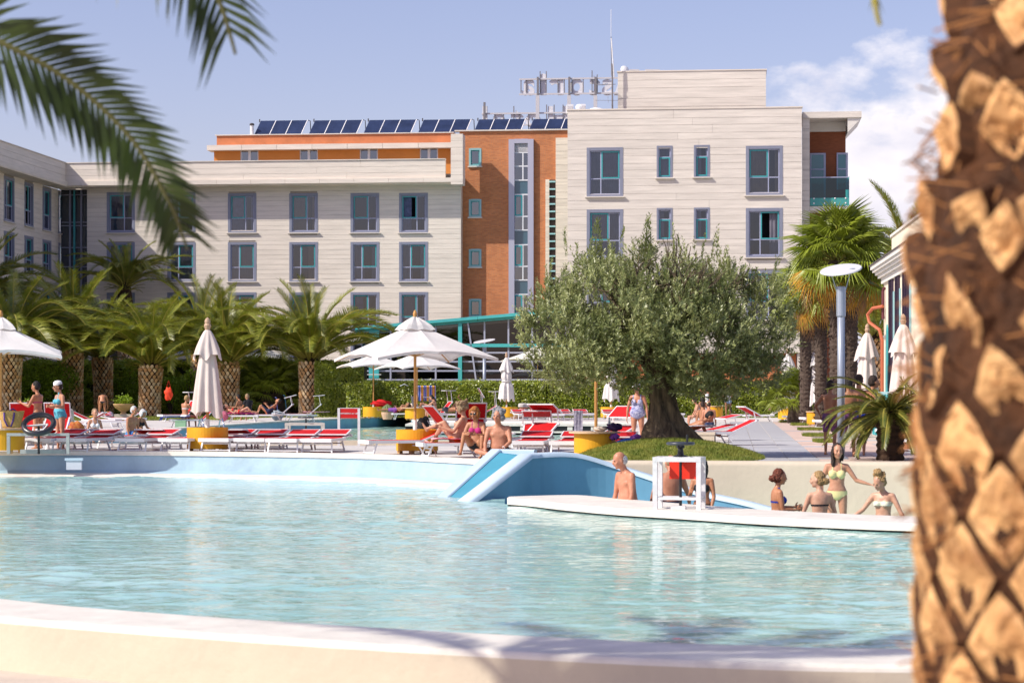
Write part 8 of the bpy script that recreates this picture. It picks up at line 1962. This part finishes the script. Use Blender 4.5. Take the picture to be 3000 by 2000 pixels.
towel(808, 104, .75, [(-.02, .35), (.03, .34), (.08, -.3), (.08, -.62)], .35, M('spot_blue', (.03, .05, .32), .8, col2=(.25, .30, .62), scale=30), 'long blue spotted scarf hanging from the reclining sunbather lounger')
towel(832, 105, .85, [(-.02, .35), (.03, .34), (.10, -.2), (.12, -.45)], .35, M('teal_towel', (.01, .12, .20), .8, var=.3), 'dark teal towel hanging behind the blue spotted scarf')
stripes = bpy.data.materials.new('striped_towel'); stripes.use_nodes = True; t2 = stripes.node_tree; wv2 = t2.nodes.new('ShaderNodeTexWave'); wv2.inputs['Scale'].default_value = 1.1; wv2.bands_direction = 'X'; cr_ = t2.nodes.new('ShaderNodeValToRGB'); cr_.color_ramp.interpolation = 'CONSTANT'
for i_, (pz, c) in enumerate(((0, (.02, .08, .40)), (.2, (.65, .65, .75)), (.4, (.02, .10, .42)), (.6, (.62, .05, .03)), (.8, (.65, .40, .04)))):
    e_ = cr_.color_ramp.elements[0] if i_ == 0 else cr_.color_ramp.elements.new(pz); e_.color = (*c, 1); e_.position = pz
tcd = t2.nodes.new('ShaderNodeTexCoord'); t2.links.new(tcd.outputs['Object'], wv2.inputs[0]); t2.links.new(wv2.outputs[0], cr_.inputs[0]); t2.links.new(cr_.outputs[0], t2.nodes['Principled BSDF'].inputs['Base Color'])
towel(1245, 110.3, 1.62, [(-.15, .0), (.0, .05), (.12, .0), (.14, -.35), (.16, -.72)], 1.1, stripes, 'blue white and red striped towel hung over the hood behind the girl in black', dirx=False)
towel(1184, 109, 1.66, [(-.2, .0), (0, .09), (.2, 0)], .35, CM['white'], 'white cap and cloth lying on the left hood by the hedge')
towel(1694, 54.0, .30, [(0, .62), (.02, .3), (.0, 0)], .22, M('grey_blue_towel', (.16, .15, .22), .8, col2=(.42, .40, .46), scale=14), 'grey blue patterned towel hanging beside the steep hood by the round table', dirx=False)
towel(927, 100.6, .44, [(-.6, .01), (0, .0), (.6, .01)], .66, M('pink_towel', (.50, .25, .32), .8, var=.2), 'pinkish towel on the flat lounger right of the lone feather palm')
towel(1326, 46.2, .395, [(-.45, .0), (-.2, .015), (0, 0), (.4, .01)], .6, M('pink_white', (.55, .02, .12), .8, col2=(.8, .7, .72), scale=6), 'pink and white towel under the reclining blonde woman')
towel(1262, 46.2, .30, [(-.12, .06), (.0, .0), (.1, -.2), (.14, -.42)], .3, M('pale_red_cloth', (.70, .42, .38), .85, var=.15), 'pale red cloth hanging below the near side on lounger', name='hanging_cloth')
towel(2060, 55.6, .50, [(-.6, .0), (-.1, .02), (.3, .03)], .55, M('bw_towel', (.72, .72, .74), .8, col2=(.03, .05, .08), scale=9), 'black and white towel under the elbows of the reader')
b_ = blob_bag('red_float', GY(1118, 113, .60), (.5, .25, .17), red_f, 'crumpled red inflatable on the far left drum', 'float', 8, amp=.25)
b_ = blob_bag('brown_beach_bag', GY(222, 58, .0), (.24, .14, .24), M('rust_bag', (.32, .03, .012), .8, col2=(.50, .22, .04), scale=12), 'rust red patterned beach bag behind the light blue swimsuit', 'bag', 9, amp=.08); b_.location.z = .12
b_ = blob_bag('cream_tote', GY(203, 60, .35), (.14, .12, .30), M('tote_cream', (.60, .52, .40), .8), 'cream and blue tote bag beside the light blue swimsuit', 'bag', 10, amp=.1)
MB().ell((.03, -.02, .10), (.20, .13, .12), 14, 8).build('blue_base', blue_m, b_, True)
b_ = blob_bag('red_string_bag', GY(494, 104, .95), (.20, .12, .32), M('bright_red', (.70, .05, .01), .7, var=.3), 'bright red bag hanging beside the shaded palm trunk', 'bag', 11, amp=.15); strap(b_, [(-.1, 0, .6), (0, 0, .95), (.1, 0, .6)], red_f)
b_ = blob_bag('backpack', GY(1240, 49.8, .28), (.15, .12, .27), M('black_bag', (.012, .012, .014), .6, var=.4), 'black backpack standing beside the wooden umbrella pole', 'bag', 12, amp=.12); strap(b_, [(.1, -.1, .45), (.2, -.12, .3), (.12, -.1, .1)], M('grey_strap', (.3, .3, .32)))
b_ = blob_bag('laptop_bag', GY(1213, 105.8, .62), (.16, .12, .12), M('pale_linen', (.60, .53, .45)), 'white heap of clothes on the far drum table with the laptop', 'cloth', 13, amp=.2)
t_ = thing('laptop', 'open white laptop on the far drum table facing the girl in black', 'laptop', GY(1222, 105.4, .60), R(75)); MB().box(-.2, .2, -.14, .14, 0, .02).build('keyboard', white_m, t_); MB().add([(-.2, .14, .02), (.2, .14, .02), (.2, .24, .55), (-.2, .24, .55), (-.2, .16, .02), (.2, .16, .02), (.2, .26, .55), (-.2, .26, .55)], [(0, 1, 2, 3), (7, 6, 5, 4), (0, 4, 5, 1), (3, 2, 6, 7), (0, 3, 7, 4), (1, 5, 6, 2)]).build('screen', M('screen_grey', (.12, .13, .16), .2), t_)
t_ = thing('beach_ball', 'small pink and pale beach ball under the flower bowl', 'ball', GY(320, 104, .02)); MB().ell((0, 0, .2), (.22, .22, .22), 16, 10).build('ball', M('ball_mix', (.5, .05, .2), .4, col2=(.4, .7, .65), scale=3), t_, True)
t_ = thing('cool_box', 'pale green cool box beneath the blue towel lounger', 'box', GY(530, 83.5)); MB().box(-.2, .2, -.15, .15, 0, .24).build('box', M('mint_plastic', (.25, .45, .28), .5), t_); MB().box(-.21, .21, -.16, .16, .241, .28).build('lid', M('mint_plastic', (.25, .45, .28)), t_)
t_ = thing('sandal', 'blue and orange toys left on the grass by the slide crest', 'toy', GY(1760, 44.4, .02)); MB().ell((0, 0, .04), (.09, .05, .04), 12, 7).build('blue_piece', blue_m, t_, True); MB().ell((.13, .05, .06), (.09, .04, .03), 12, 7).build('orange_piece', CM['orange'], t_, True)
b_ = blob_bag('pink_bag', GY(655, 97.5, .05), (.22, .14, .24), M('pink_check', (.42, .05, .12), .8, col2=(.58, .2, .25), scale=14), 'dark pink checked bag under the red bikini sunbather lounger', 'bag', 14, amp=.1)
b_ = blob_bag('clear_bag', GY(812, 103, .0), (.3, .2, .25), M('grey_bag', (.10, .14, .18), .4, var=.4), 'blue grey plastic bag on the ground right of the reclining sunbather', 'bag', 15, amp=.12)
